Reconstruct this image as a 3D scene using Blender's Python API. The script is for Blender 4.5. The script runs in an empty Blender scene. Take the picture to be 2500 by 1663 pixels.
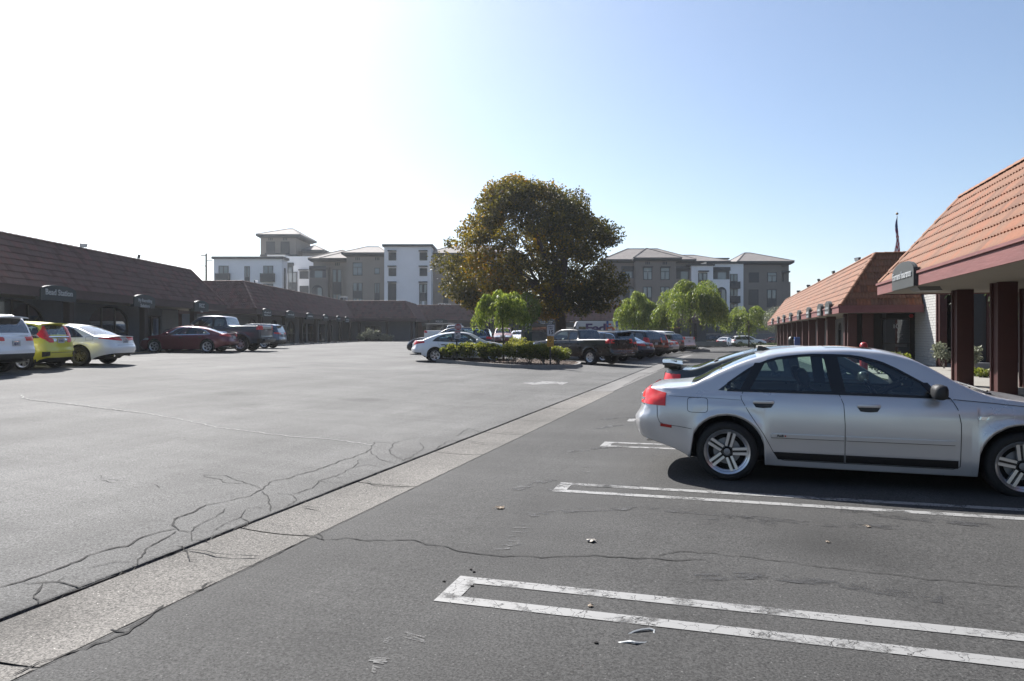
import bpy, bmesh, math, random
from math import sin, cos, pi, radians, sqrt, exp, tanh, atan2, hypot
from mathutils import Vector, Matrix, noise
from mathutils.bvhtree import BVHTree

SC = bpy.context.scene
COL = SC.collection
RND = random.Random(7)

# ------------------------------------------------------------------ camera
F, CX, HY, CH = 1667.0, 1250.0, 815.0, 1.57
cd = bpy.data.cameras.new("camera")
cam = bpy.data.objects.new("camera", cd)
COL.objects.link(cam)
cam.location = (0, 0, CH)
cam.rotation_euler = (radians(90), 0, 0)
cd.sensor_width = 36.0
cd.lens = 36.0 * F / 2500.0
cd.shift_y = -(831.5 - HY) / 2500.0
cd.clip_start = 0.05
cd.clip_end = 9000
SC.camera = cam

# ------------------------------------------------------------------ sky and sun
SUN_AZ, SUN_EL = -31.0, 42.5          # degrees; azimuth to the left of the view
wd = bpy.data.worlds.new("World")
SC.world = wd
wd.use_nodes = True
nt = wd.node_tree
nt.nodes.clear()
wo = nt.nodes.new("ShaderNodeOutputWorld")
bg = nt.nodes.new("ShaderNodeBackground")
sky = nt.nodes.new("ShaderNodeTexSky")
sky.sky_type = 'NISHITA'
sky.sun_disc = False
sky.sun_elevation = radians(SUN_EL)
sky.sun_rotation = radians(SUN_AZ)
sky.altitude = 50
sky.air_density = 1.0
sky.dust_density = 1.0
sky.ozone_density = 2.6
bg.inputs['Strength'].default_value = 0.064
nt.links.new(sky.outputs[0], bg.inputs[0])
nt.links.new(bg.outputs[0], wo.inputs[0])
sd = bpy.data.lights.new("sun", 'SUN')
sd.energy = 5.0
sd.angle = radians(0.53)
sd.color = (1.0, 0.965, 0.92)
sun = bpy.data.objects.new("sun", sd)
COL.objects.link(sun)
az, el = radians(SUN_AZ), radians(SUN_EL)
SUNDIR = Vector((sin(az) * cos(el), cos(az) * cos(el), sin(el)))
sun.rotation_euler = (-SUNDIR).to_track_quat('-Z', 'Y').to_euler()
sun.location = (-40, 60, 80)
SC.view_settings.view_transform = 'Standard'
SC.view_settings.look = 'None'
SC.view_settings.exposure = 1.25
SC.view_settings.gamma = 1.0
SC.view_settings.use_curve_mapping = False
SC.cycles.use_denoising = True
SC.cycles.max_bounces = 8
SC.cycles.transparent_max_bounces = 24
SC.cycles.volume_bounces = 1

# ------------------------------------------------------------------ frames
def P(x, y, Y):
    """pixel of the 2500 px photograph at depth Y -> world point"""
    return Vector(((x - CX) / F * Y, Y, CH - (y - HY) / F * Y))

def G(x, y, z=0.0):
    """pixel -> point on the level z"""
    Y = F * (CH - z) / (y - HY)
    return Vector(((x - CX) / F * Y, Y, z))

GA = radians(18.1)                      # drain gutter direction
GD = (sin(GA), cos(GA)); GN = (cos(GA), -sin(GA)); GQ = 3.794
def gq(X, Y): return X * GN[0] + Y * GN[1] + GQ      # distance right of the gutter's left edge
def gp(X, Y): return X * GD[0] + Y * GD[1]
def gxy(p, q):
    q -= GQ
    return (p * GD[0] + q * GN[0], p * GD[1] + q * GN[1])
GW = 0.68
RA = radians(17.0)                      # right hand row of shops
RU = (sin(RA), cos(RA)); RV = (cos(RA), -sin(RA))
def rxy(u, v): return (u * RU[0] + v * RV[0], u * RU[1] + v * RV[1])
def ruv(X, Y): return (X * RU[0] + Y * RU[1], X * RV[0] + Y * RV[1])

def gz(X, Y):
    q = gq(X, Y); p = gp(X, Y)
    fall = -0.006 * max(0.0, min(p, 120) - 42)
    if q < 0:
        t = -q * 0.0255
        z = t if t < 0.35 else 0.35 + 0.23 * tanh((t - 0.35) / 0.23)
        w = max(0.0, min(1.0, (-q) / 16.0))
        return z + 0.018 + fall * (1 - w)
    if q > GW:
        return 0.008 * min(q - GW, 8) + fall
    return fall

# ------------------------------------------------------------------ materials
MATS = {}
KC = .58
def nmat(name):
    m = bpy.data.materials.new(name)
    m.use_nodes = True
    n = m.node_tree
    b = n.nodes['Principled BSDF']
    return m, n, b

def mat(name, col=(.5, .5, .5), rough=.6, metal=0.0, coat=0.0, spec=.5, var=0.0, vscale=3.0, bump=0.0, bscale=40.0, emit=0.0, coord='Object', stretch=None):
    if name in MATS: return MATS[name]
    m, n, b = nmat(name)
    if metal < .5: col = tuple(c * KC for c in col)
    b.inputs['Base Color'].default_value = (*col, 1)
    b.inputs['Roughness'].default_value = rough
    b.inputs['Metallic'].default_value = metal
    b.inputs['Coat Weight'].default_value = coat
    b.inputs['Coat Roughness'].default_value = 0.064
    b.inputs['Specular IOR Level'].default_value = spec
    if emit:
        b.inputs['Emission Color'].default_value = (*col, 1)
        b.inputs['Emission Strength'].default_value = emit
    if var or bump:
        tc = n.nodes.new('ShaderNodeTexCoord')
        src = tc.outputs[coord]
        if stretch:
            mp = n.nodes.new('ShaderNodeMapping')
            mp.inputs['Scale'].default_value = stretch
            n.links.new(src, mp.inputs[0]); src = mp.outputs[0]
    if var:
        nz = n.nodes.new('ShaderNodeTexNoise')
        nz.inputs['Scale'].default_value = vscale
        nz.inputs['Detail'].default_value = 6
        nz.inputs['Roughness'].default_value = .65
        n.links.new(src, nz.inputs['Vector'])
        rp = n.nodes.new('ShaderNodeValToRGB')
        rp.color_ramp.elements[0].position = .28
        rp.color_ramp.elements[1].position = .72
        rp.color_ramp.elements[0].color = (*[c * (1 - var) for c in col], 1)
        rp.color_ramp.elements[1].color = (*[min(1, c * (1 + var)) for c in col], 1)
        n.links.new(nz.outputs['Fac'], rp.inputs[0])
        n.links.new(rp.outputs[0], b.inputs['Base Color'])
    if bump:
        nb = n.nodes.new('ShaderNodeTexNoise')
        nb.inputs['Scale'].default_value = bscale
        nb.inputs['Detail'].default_value = 4
        n.links.new(src, nb.inputs['Vector'])
        bp = n.nodes.new('ShaderNodeBump')
        bp.inputs['Strength'].default_value = bump
        bp.inputs['Distance'].default_value = .02
        n.links.new(nb.outputs['Fac'], bp.inputs['Height'])
        n.links.new(bp.outputs[0], b.inputs['Normal'])
    MATS[name] = m
    return m

def paint(name, col, metal=.5, rough=.32):
    """car paint: flaked base under a clear coat, with a little dust"""
    if name in MATS: return MATS[name]
    m, n, b = nmat(name)
    tc = n.nodes.new('ShaderNodeTexCoord')
    nz = n.nodes.new('ShaderNodeTexNoise')
    nz.inputs['Scale'].default_value = 2.2
    nz.inputs['Detail'].default_value = 5
    n.links.new(tc.outputs['Object'], nz.inputs['Vector'])
    rp = n.nodes.new('ShaderNodeMapRange')
    rp.inputs['From Min'].default_value = .35
    rp.inputs['From Max'].default_value = .75
    rp.inputs['To Min'].default_value = rough
    rp.inputs['To Max'].default_value = rough + .1
    n.links.new(nz.outputs['Fac'], rp.inputs['Value'])
    n.links.new(rp.outputs[0], b.inputs['Roughness'])
    b.inputs['Base Color'].default_value = (*col, 1)
    b.inputs['Metallic'].default_value = metal
    b.inputs['Coat Weight'].default_value = .8 if max(col) > .03 else .5
    b.inputs['Coat Roughness'].default_value = .07
    MATS[name] = m
    return m

def glassmat(name, tint=(.45, .55, .52), refl=.06):
    """thin pane: tinted see-through with a mirror film"""
    if name in MATS: return MATS[name]
    m = bpy.data.materials.new(name); m.use_nodes = True
    n = m.node_tree; n.nodes.clear()
    o = n.nodes.new('ShaderNodeOutputMaterial')
    t = n.nodes.new('ShaderNodeBsdfTransparent'); t.inputs[0].default_value = (*tint, 1)
    g = n.nodes.new('ShaderNodeBsdfGlossy'); g.inputs['Roughness'].default_value = .02
    g.inputs[0].default_value = (.92, .96, 1, 1)
    fr = n.nodes.new('ShaderNodeFresnel'); fr.inputs['IOR'].default_value = 1.5
    ad = n.nodes.new('ShaderNodeMath'); ad.operation = 'MULTIPLY_ADD'
    ad.inputs[1].default_value = 1.5; ad.inputs[2].default_value = refl - .04
    ad.use_clamp = True
    mx = n.nodes.new('ShaderNodeMixShader')
    n.links.new(fr.outputs[0], ad.inputs[0]); n.links.new(ad.outputs[0], mx.inputs[0])
    n.links.new(t.outputs[0], mx.inputs[1]); n.links.new(g.outputs[0], mx.inputs[2])
    n.links.new(mx.outputs[0], o.inputs[0])
    MATS[name] = m
    return m

def leafmat(name, cols, trans=.35, rough=.5):
    """leaves: colour picked per leaf from the 'tone' attribute, light passes through"""
    if name in MATS: return MATS[name]
    m, n, b = nmat(name)
    at = n.nodes.new('ShaderNodeAttribute'); at.attribute_name = 'tone'
    rp = n.nodes.new('ShaderNodeValToRGB')
    cr = rp.color_ramp
    for i, (pos, c) in enumerate(cols):
        e = cr.elements[i] if i < 2 else cr.elements.new(pos)
        e.position = pos; e.color = (*c, 1)
    n.links.new(at.outputs['Fac'], rp.inputs[0])
    n.links.new(rp.outputs[0], b.inputs['Base Color'])
    b.inputs['Roughness'].default_value = rough
    b.inputs['Specular IOR Level'].default_value = .35
    tr = n.nodes.new('ShaderNodeBsdfTranslucent')
    hs = n.nodes.new('ShaderNodeHueSaturation'); hs.inputs['Value'].default_value = 1.5; hs.inputs['Saturation'].default_value = 1.15
    n.links.new(rp.outputs[0], hs.inputs['Color']); n.links.new(hs.outputs[0], tr.inputs[0])
    mx = n.nodes.new('ShaderNodeMixShader'); mx.inputs[0].default_value = trans
    out = n.nodes['Material Output']
    n.links.new(b.outputs[0], mx.inputs[1]); n.links.new(tr.outputs[0], mx.inputs[2])
    n.links.new(mx.outputs[0], out.inputs[0])
    MATS[name] = m
    return m

# ------------------------------------------------------------------ objects
def tag(o, label=None, cat=None, group=None, kind=None):
    if label: o['label'] = label
    if cat: o['category'] = cat
    if group: o['group'] = group
    if kind: o['kind'] = kind
    return o

def thing(name, label, cat, loc=(0, 0, 0), rz=0.0, group=None):
    o = bpy.data.objects.new(name, None)
    COL.objects.link(o)
    o.location = loc; o.rotation_euler = (0, 0, rz)
    o.empty_display_size = .2
    return tag(o, label, cat, group)

def link(name, me, parent=None, m=None):
    o = bpy.data.objects.new(name, me)
    COL.objects.link(o)
    if parent: o.parent = parent
    if m and not me.materials: me.materials.append(m)
    return o

def copy_tree(o, parent=None):
    c = o.copy(); COL.objects.link(c); c.parent = parent
    for ch in o.children: copy_tree(ch, c)
    return c

class MB:
    """collects geometry; build() links it as ONE mesh object"""
    def __init__(s): s.v = []; s.f = []; s.mi = []
    def quad(s, a, b, c, d, mi=0):
        i = len(s.v); s.v += [tuple(a), tuple(b), tuple(c), tuple(d)]; s.f.append((i, i + 1, i + 2, i + 3)); s.mi.append(mi); return s
    def poly(s, pts, mi=0):
        i = len(s.v); s.v += [tuple(p) for p in pts]; s.f.append(tuple(range(i, i + len(pts)))); s.mi.append(mi); return s
    def box(s, x0, x1, y0, y1, z0, z1, mi=0):
        i = len(s.v)
        s.v += [(x0, y0, z0), (x1, y0, z0), (x1, y1, z0), (x0, y1, z0), (x0, y0, z1), (x1, y0, z1), (x1, y1, z1), (x0, y1, z1)]
        for q in ((0, 3, 2, 1), (4, 5, 6, 7), (0, 1, 5, 4), (1, 2, 6, 5), (2, 3, 7, 6), (3, 0, 4, 7)):
            s.f.append(tuple(i + k for k in q)); s.mi.append(mi)
        return s
    def bbox(s, x0, x1, y0, y1, z0, z1, b=.02, mi=0):
        """box with chamfered edges"""
        bm = bmesh.new()
        bmesh.ops.create_cube(bm, size=1)
        for v in bm.verts:
            v.co = Vector(((x0 + x1) / 2 + v.co.x * (x1 - x0), (y0 + y1) / 2 + v.co.y * (y1 - y0), (z0 + z1) / 2 + v.co.z * (z1 - z0)))
        bmesh.ops.bevel(bm, geom=bm.edges[:], offset=b, segments=2, affect='EDGES', profile=.5)
        s.add_bm(bm, mi); return s
    def add_bm(s, bm, mi=0, M=None):
        i = len(s.v); bm.verts.index_update()
        for v in bm.verts: s.v.append(tuple(M @ v.co if M else v.co))
        for f in bm.faces: s.f.append(tuple(i + v.index for v in f.verts)); s.mi.append(mi)
        bm.free()
    def prism(s, pts, d, mi=0):
        """closed polygon pts (3d) swept by vector d"""
        i = len(s.v); n = len(pts); d = Vector(d)
        s.v += [tuple(p) for p in pts] + [tuple(Vector(p) + d) for p in pts]
        s.f.append(tuple(i + k for k in range(n))); s.f.append(tuple(i + n + n - 1 - k for k in range(n)))
        s.mi += [mi, mi]
        for k in range(n):
            s.f.append((i + k, i + n + k, i + n + (k + 1) % n, i + (k + 1) % n)); s.mi.append(mi)
        return s
    def tube(s, pts, rad, n=8, mi=0, caps=True):
        pts = [Vector(p) for p in pts]
        if not hasattr(rad, '__len__'): rad = [rad] * len(pts)
        i0 = len(s.v); up = Vector((0, 0, 1)); a = None
        for k, p in enumerate(pts):
            t = (pts[min(k + 1, len(pts) - 1)] - pts[max(k - 1, 0)])
            t = t.normalized() if t.length > 1e-9 else up
            if a is None:
                a = t.orthogonal().normalized()
            else:
                a = (a - t * a.dot(t)); a = a.normalized() if a.length > 1e-6 else t.orthogonal().normalized()
            b = t.cross(a)
            for j in range(n):
                w = 2 * pi * j / n
                s.v.append(tuple(p + a * cos(w) * rad[k] + b * sin(w) * rad[k]))
        for k in range(len(pts) - 1):
            for j in range(n):
                s.f.append((i0 + k * n + j, i0 + k * n + (j + 1) % n, i0 + (k + 1) * n + (j + 1) % n, i0 + (k + 1) * n + j)); s.mi.append(mi)
        if caps:
            s.f.append(tuple(i0 + n - 1 - j for j in range(n))); s.mi.append(mi)
            e = i0 + (len(pts) - 1) * n
            s.f.append(tuple(e + j for j in range(n))); s.mi.append(mi)
        return s
    def lathe(s, prof, n=24, M=None, mi=0, closed=False):
        """prof: (r, h) turned about local z"""
        i0 = len(s.v)
        for r, h in prof:
            for j in range(n):
                w = 2 * pi * j / n
                p = Vector((r * cos(w), r * sin(w), h))
                s.v.append(tuple(M @ p if M else p))
        m = len(prof)
        for k in range(m if closed else m - 1):
            for j in range(n):
                k2 = (k + 1) % m
                s.f.append((i0 + k * n + j, i0 + k * n + (j + 1) % n, i0 + k2 * n + (j + 1) % n, i0 + k2 * n + j)); s.mi.append(mi)
        return s
    def mesh(s, name, mats, smooth=False, sharp=None):
        me = bpy.data.meshes.new(name)
        me.from_pydata(s.v, [], s.f)
        if not isinstance(mats, (list, tuple)): mats = [mats]
        for m in mats: me.materials.append(m)
        if len(mats) > 1: me.polygons.foreach_set('material_index', s.mi)
        if smooth:
            me.polygons.foreach_set('use_smooth', [True] * len(me.polygons))
            if sharp: me.set_sharp_from_angle(angle=radians(sharp))
        me.update()
        return me
    def build(s, name, mats, parent=None, smooth=False, sharp=None, rec=False):
        me = s.mesh(name, mats, smooth, sharp)
        if rec: fixn(me)
        return link(name, me, parent)

def fixn(me):
    bm = bmesh.new(); bm.from_mesh(me)
    bmesh.ops.remove_doubles(bm, verts=bm.verts, dist=1e-5)
    bmesh.ops.recalc_face_normals(bm, faces=bm.faces)
    bm.to_mesh(me); bm.free()

_txt = {}
def text_mesh(body, size=1.0, bold=0.0, ext=0.0, align='CENTER', space=1.0):
    k = (body, size, bold, ext, align, space)
    if k in _txt: return _txt[k]
    c = bpy.data.curves.new('letters', 'FONT')
    c.body = body; c.size = size; c.align_x = align; c.align_y = 'CENTER'
    c.offset = bold; c.extrude = ext; c.resolution_u = 3; c.space_character = space
    o = bpy.data.objects.new('letters', c); COL.objects.link(o)
    bpy.context.view_layer.update()
    me = bpy.data.meshes.new_from_object(o.evaluated_get(bpy.context.evaluated_depsgraph_get()))
    bpy.data.objects.remove(o)
    _txt[k] = me
    return me

def lettering(body, m, parent, loc, rot, size, bold=0.0, ext=.004, sx=1.0, name='lettering', align='CENTER', space=1.0):
    """letters as a part; rot is a euler, text faces local +z"""
    me = text_mesh(body, size, bold, ext, align, space).copy()
    me.materials.clear(); me.materials.append(m)
    o = link(name, me, parent)
    o.location = loc; o.rotation_euler = rot; o.scale = (sx, 1, 1)
    return o

def pchip(pts):
    """monotone cubic through (x, y) points -> function"""
    xs = [p[0] for p in pts]; ys = [p[1] for p in pts]; n = len(xs)
    h = [xs[i + 1] - xs[i] for i in range(n - 1)]
    d = [(ys[i + 1] - ys[i]) / h[i] for i in range(n - 1)]
    m = [0.0] * n
    m[0] = d[0]; m[-1] = d[-1]
    for i in range(1, n - 1):
        if d[i - 1] * d[i] <= 0: m[i] = 0
        else:
            w1 = 2 * h[i] + h[i - 1]; w2 = h[i] + 2 * h[i - 1]
            m[i] = (w1 + w2) / (w1 / d[i - 1] + w2 / d[i])
    def f(x):
        if x <= xs[0]: return ys[0]
        if x >= xs[-1]: return ys[-1]
        lo = 0
        while xs[lo + 1] < x: lo += 1
        t = (x - xs[lo]) / h[lo]
        return ((1 + 2 * t) * (1 - t) ** 2 * ys[lo] + t * (1 - t) ** 2 * h[lo] * m[lo] + t * t * (3 - 2 * t) * ys[lo + 1] + t * t * (t - 1) * h[lo] * m[lo + 1])
    return f

# ================================================================== ground
def asphalt(name, lo, hi, speck=.25, tint=(1, .99, .965)):
    m, n, b = nmat(name)
    L = n.links
    tc = n.nodes.new('ShaderNodeTexCoord')
    mp = n.nodes.new('ShaderNodeMapping'); mp.inputs['Rotation'].default_value = (0, 0, GA)
    L.new(tc.outputs['Object'], mp.inputs[0])
    def noi(scale, det=4, rough=.6, st=None):
        nz = n.nodes.new('ShaderNodeTexNoise'); nz.inputs['Scale'].default_value = scale
        nz.inputs['Detail'].default_value = det; nz.inputs['Roughness'].default_value = rough
        if st:
            m2 = n.nodes.new('ShaderNodeMapping'); m2.inputs['Scale'].default_value = st
            L.new(mp.outputs[0], m2.inputs[0]); L.new(m2.outputs[0], nz.inputs['Vector'])
        else: L.new(mp.outputs[0], nz.inputs['Vector'])
        return nz.outputs['Fac']
    def ramp(src, p0, p1, a, c):
        r = n.nodes.new('ShaderNodeMapRange'); r.inputs['From Min'].default_value = p0; r.inputs['From Max'].default_value = p1
        r.inputs['To Min'].default_value = a; r.inputs['To Max'].default_value = c
        L.new(src, r.inputs['Value']); return r.outputs[0]
    def math(op, a, c):
        x = n.nodes.new('ShaderNodeMath'); x.operation = op
        for i, s in enumerate((a, c)):
            if isinstance(s, (int, float)): x.inputs[i].default_value = s
            else: L.new(s, x.inputs[i])
        return x.outputs[0]
    big = ramp(noi(.35, 5, .6), .3, .7, lo, hi)
    streak = ramp(noi(.8, 5, .7, (.9, .12, 1)), .35, .7, .80, 1.16)
    streak2 = ramp(noi(1.6, 6, .75, (.14, 1.2, 1)), .3, .75, .84, 1.12)
    blot = ramp(noi(1.1, 3, .5), .62, .8, 1.0, .78)
    grain = ramp(noi(70, 4, .8), .3, .72, 1 - speck * 1.3, 1 + speck * 1.5)
    vo = n.nodes.new('ShaderNodeTexVoronoi'); vo.inputs['Scale'].default_value = 34
    L.new(mp.outputs[0], vo.inputs['Vector'])
    chips = ramp(vo.outputs['Distance'], .05, .16, 1 + speck * 3.2, 1.0)
    wn = n.nodes.new('ShaderNodeTexWhiteNoise'); L.new(vo.outputs['Position'], wn.inputs['Vector'])
    sel = ramp(wn.outputs['Value'], .58, .62, 0, 1)
    chips = math('ADD', 1.0, math('MULTIPLY', math('SUBTRACT', chips, 1.0), sel))
    ds = n.nodes.new('ShaderNodeMixRGB'); ds.inputs[0].default_value = .35
    nzd = n.nodes.new('ShaderNodeTexNoise'); nzd.inputs['Scale'].default_value = 2.6; nzd.inputs['Detail'].default_value = 5
    L.new(mp.outputs[0], nzd.inputs['Vector']); L.new(mp.outputs[0], ds.inputs[1]); L.new(nzd.outputs['Color'], ds.inputs[2])
    vs = n.nodes.new('ShaderNodeTexVoronoi'); vs.inputs['Scale'].default_value = .62; L.new(ds.outputs[0], vs.inputs['Vector'])
    stain = ramp(vs.outputs['Distance'], .06, .24, .62, 1.0)
    patchy = ramp(noi(.09, 3, .5), .42, .58, .88, 1.08)
    pits = ramp(noi(22, 6, .85), .32, .5, .74, 1.0)
    v = math('MULTIPLY', math('MULTIPLY', math('MULTIPLY', big, stain), patchy), pits)
    for t in (streak, streak2, blot, grain, chips): v = math('MULTIPLY', v, t)
    cc = n.nodes.new('ShaderNodeCombineColor')
    [L.new(math('MULTIPLY', v, tint[i]), cc.inputs[i]) for i in range(3)]
    L.new(cc.outputs[0], b.inputs['Base Color'])
    b.inputs['Roughness'].default_value = .88
    b.inputs['Specular IOR Level'].default_value = .32
    bp = n.nodes.new('ShaderNodeBump'); bp.inputs['Strength'].default_value = .55; bp.inputs['Distance'].default_value = .006
    L.new(noi(110, 3, .7), bp.inputs['Height']); L.new(bp.outputs[0], b.inputs['Normal'])
    return m

M_ASL = asphalt('worn_asphalt', .072, .112, .7)
M_ASR = asphalt('sealed_asphalt', .040, .060, .75)

def grow(a, b, step, k=1.0, cap=1e9):
    out = []; x = a
    while x < b:
        out.append(x); x += step; step = min(cap, step * k)
    return out + [b]

def ground():
    qs = sorted(set([-q for q in grow(.35, 45, .5, 1.06, 3)] + [-3500, -1500, -700, -350, -180, -100, -65]
                    + [-.035, -.02, -.004] + [.012, GW * .5, GW, GW + .05] + grow(GW + .4, 60, .5, 1.06, 4) + [100, 180, 350, 700, 1500, 3500]))
    ps = sorted(set(grow(-30, 3, 3) + grow(3, 30, .18, 1.01, .35) + grow(30, 140, .6, 1.03, 4) + [190, 280, 450, 800, 1500, 4000]))
    V = []; Fc = []; mi = []
    nq = len(qs)
    for p in ps:
        for q in qs:
            qq = q
            if -.04 < q < .02: qq += .018 * noise.noise((p * 1.7, 3, q * 4)) + .008 * noise.noise((p * 9, 5, 0))
            X, Y = gxy(p, qq)
            if -.01 < q <= GW * .99: z = gz(*gxy(p, .1)) - .03
            elif q == GW: z = gz(*gxy(p, .1)) - .002
            else: z = gz(X, Y)
            if -.03 < q < -.01: z -= .004
            if -1.2 < q < -.01 and p < 40:
                z += .0015 * noise.noise((p * .8, q * 1.5, 1.0)) * min(1, -q * 3)
            V.append((X, Y, z))
    for i in range(len(ps) - 1):
        for j in range(nq - 1):
            a = i * nq + j
            Fc.append((a, a + 1, a + nq + 1, a + nq))
            mi.append(0 if (qs[j] + qs[j + 1]) / 2 < 0 else 1)
    me = bpy.data.meshes.new('ground')
    me.from_pydata(V, [], Fc)
    me.materials.append(M_ASL); me.materials.append(M_ASR)
    me.polygons.foreach_set('material_index', mi)
    me.update()
    o = link('parking_lot_ground', me)
    tag(o, 'grey asphalt of the parking lot with worn and darker sealed halves', kind='structure')
    return o
GROUND = ground()

# ---- concrete drain gutter, slab by slab
M_GUT = asphalt('exposed_aggregate_concrete', .105, .15, .85, (1, .94, .86))
M_PATCH = asphalt('new_concrete', .14, .17, .15, (1, .97, .93))
gut = thing('drain_gutter', 'shallow concrete drain gutter running diagonally across the lot', None, (0, 0, 0))
tag(gut, kind='structure')
joints = [-3, -.4, 2.35, 4.55, 6.35, 8.3, 10.2, 11.9, 14.0, 16.2, 18.55, 24.2, 30, 36, 42, 48, 54, 60]
for a, b_ in zip(joints[:-1], joints[1:]):
    mb = MB(); N = 14; K = 6
    w0, w1 = (GW, GW) if a < 18 else (.62 + .012 * (a - 18), .62 + .012 * (b_ - 18))
    if a >= 18: w0, w1 = min(w0, .82), min(w1, .82)
    for i in range(N + 1):
        t = i / N; p = a + .012 + (b_ - a - .02) * t
        for j in range(K + 1):
            s = j / K; q = .005 + (w0 + (w1 - w0) * t - .005) * s
            sk = 0
            X, Y = gxy(p + sk, q + (.006 * noise.noise((p * 5, 9, 2)) if j in (0, K) else 0))
            z = gz(*gxy(p, .1)) + .004 - .014 * (1 - (2 * s - 1) ** 2) - .002 * s
            mb.v.append((X, Y, z))
    for i in range(N):
        for j in range(K):
            k = i * (K + 1) + j
            mb.f.append((k, k + 1, k + K + 2, k + K + 1)); mb.mi.append(0)
    mb.build('slab', M_GUT if a < 18 else M_PATCH, gut, smooth=True)

# ---- painted markings
def worn_paint(name, col, lose=.42, scale=9):
    m, n, b = nmat(name)
    L = n.links
    b.inputs['Base Color'].default_value = (*col, 1); b.inputs['Roughness'].default_value = .7
    tc = n.nodes.new('ShaderNodeTexCoord')
    v = n.nodes.new('ShaderNodeTexVoronoi'); v.feature = 'DISTANCE_TO_EDGE'; v.inputs['Scale'].default_value = scale
    nz = n.nodes.new('ShaderNodeTexNoise'); nz.inputs['Scale'].default_value = 14; nz.inputs['Detail'].default_value = 6
    mpn = n.nodes.new('ShaderNodeMixRGB'); mpn.inputs[0].default_value = .12
    L.new(tc.outputs['Object'], mpn.inputs[1]); L.new(nz.outputs['Color'], mpn.inputs[2])
    L.new(tc.outputs['Object'], nz.inputs['Vector']); L.new(mpn.outputs[0], v.inputs['Vector'])
    r1 = n.nodes.new('ShaderNodeMapRange'); r1.inputs['From Min'].default_value = .006; r1.inputs['From Max'].default_value = .022
    L.new(v.outputs['Distance'], r1.inputs['Value'])
    n2 = n.nodes.new('ShaderNodeTexNoise'); n2.inputs['Scale'].default_value = 3.5; n2.inputs['Detail'].default_value = 8; n2.inputs['Roughness'].default_value = .75
    L.new(tc.outputs['Object'], n2.inputs['Vector'])
    r2 = n.nodes.new('ShaderNodeMapRange'); r2.inputs['From Min'].default_value = lose - .1; r2.inputs['From Max'].default_value = lose + .04
    L.new(n2.outputs['Fac'], r2.inputs['Value'])
    mx = n.nodes.new('ShaderNodeMath'); mx.operation = 'MAXIMUM'
    r3 = n.nodes.new('ShaderNodeMapRange'); r3.inputs['From Min'].default_value = lose; r3.inputs['From Max'].default_value = lose + .16
    L.new(n2.outputs['Fac'], r3.inputs['Value'])
    L.new(r1.outputs[0], mx.inputs[0]); L.new(r3.outputs[0], mx.inputs[1])
    mu = n.nodes.new('ShaderNodeMath'); mu.operation = 'MULTIPLY'
    L.new(mx.outputs[0], mu.inputs[0]); L.new(r2.outputs[0], mu.inputs[1])
    L.new(mu.outputs[0], b.inputs['Alpha'])
    return m
M_LINE = worn_paint('white_line_paint', (.21, .21, .207), .46)
M_FADE = worn_paint('faded_line_paint', (.075, .075, .074), .55, 16)
M_FADE2 = worn_paint('ghost_paint', (.115, .115, .115), .55, 22)

def strip(mb, a, b, w, n=10, lift=.004, jit=.0):
    a = Vector(a).to_2d(); b = Vector(b).to_2d(); d = (b - a).normalized(); s = Vector((-d.y, d.x)) * w / 2
    i0 = len(mb.v)
    for i in range(n + 1):
        c = a.lerp(b, i / n)
        for sg in (-1, 1):
            e = c + s * sg + d * RND.uniform(-jit, jit)
            mb.v.append((e.x, e.y, gz(e.x, e.y) + lift))
    for i in range(n):
        k = i0 + 2 * i
        mb.f.append((k, k + 2, k + 3, k + 1)); mb.mi.append(0)

def stall(u0, u1, v0, v1, name='stall_marking'):
    mb = MB(); w = .105
    def r(u, v): X, Y = rxy(u, v); return (X, Y, 0)
    strip(mb, r(u0 + w / 2, v0), r(u0 + w / 2, v1), w, 14)
    strip(mb, r(u1 - w / 2, v0), r(u1 - w / 2, v1), w, 14)
    strip(mb, r(u0 + w, v0 + .065), r(u1 - w, v0 + .065), .13, 2, .0042)
    o = mb.build(name, M_LINE)
    tag(o, kind='structure')
    return o
for u0 in (.84, 3.67, 6.56, 9.38, 12.2, 15.0, 17.8, 20.6):
    stall(u0, u0 + .43, -1.6, 3.85)

def ground_poly(pts, m, name, lift=.004):
    mb = MB(); mb.poly([(p.x, p.y, gz(p.x, p.y) + lift) for p in pts])
    o = mb.build(name, m); tag(o, kind='structure'); return o
# painted direction arrow in front of the island
ground_poly([G(*p, .06) for p in ((1276, 936.5), (1324, 933.0), (1317, 931.6), (1388, 932.6), (1371, 939.3), (1360, 936.0), (1300, 940.0))], worn_paint('arrow_paint', (.15, .15, .148), .40, 3), 'arrow_marking')
# faded numerals and scuffs
mb = MB()
for (x0, y0, x1, y1) in ((1258, 1285, 1305, 1287), (1254, 1293, 1300, 1294), (1248, 1303, 1292, 1304), (1240, 1314, 1258, 1313), (1228, 1322, 1262, 1327), (1218, 1336, 1270, 1331),
                         (1205, 1331, 1240, 1334), (1200, 1341, 1216, 1345), (1195, 1347, 1245, 1344), (1262, 1318, 1266, 1334), (1270, 1333, 1240, 1338)):
    strip(mb, G(x0, y0), G(x1, y1), .03, 3)
for (x0, y0, x1, y1) in ((985, 1556, 1035, 1570), (938, 1568, 960, 1572), (930, 1595, 1000, 1612), (905, 1618, 950, 1622), (900, 1640, 930, 1645)):
    for k in range(4): strip(mb, G(x0 + RND.uniform(-6, 10), y0 + 4 * k - 6), G(x1 + RND.uniform(-14, 4), y1 + 4 * k - 6), .012, 3)
for (x0, y0, x1, y1) in ((1415, 1154, 1440, 1156), (1420, 1142, 1446, 1144), (1507, 1063, 1528, 1064)):
    strip(mb, G(x0, y0), G(x1, y1), .03, 3)
o = mb.build('faded_marking', M_FADE); tag(o, kind='structure')
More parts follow.
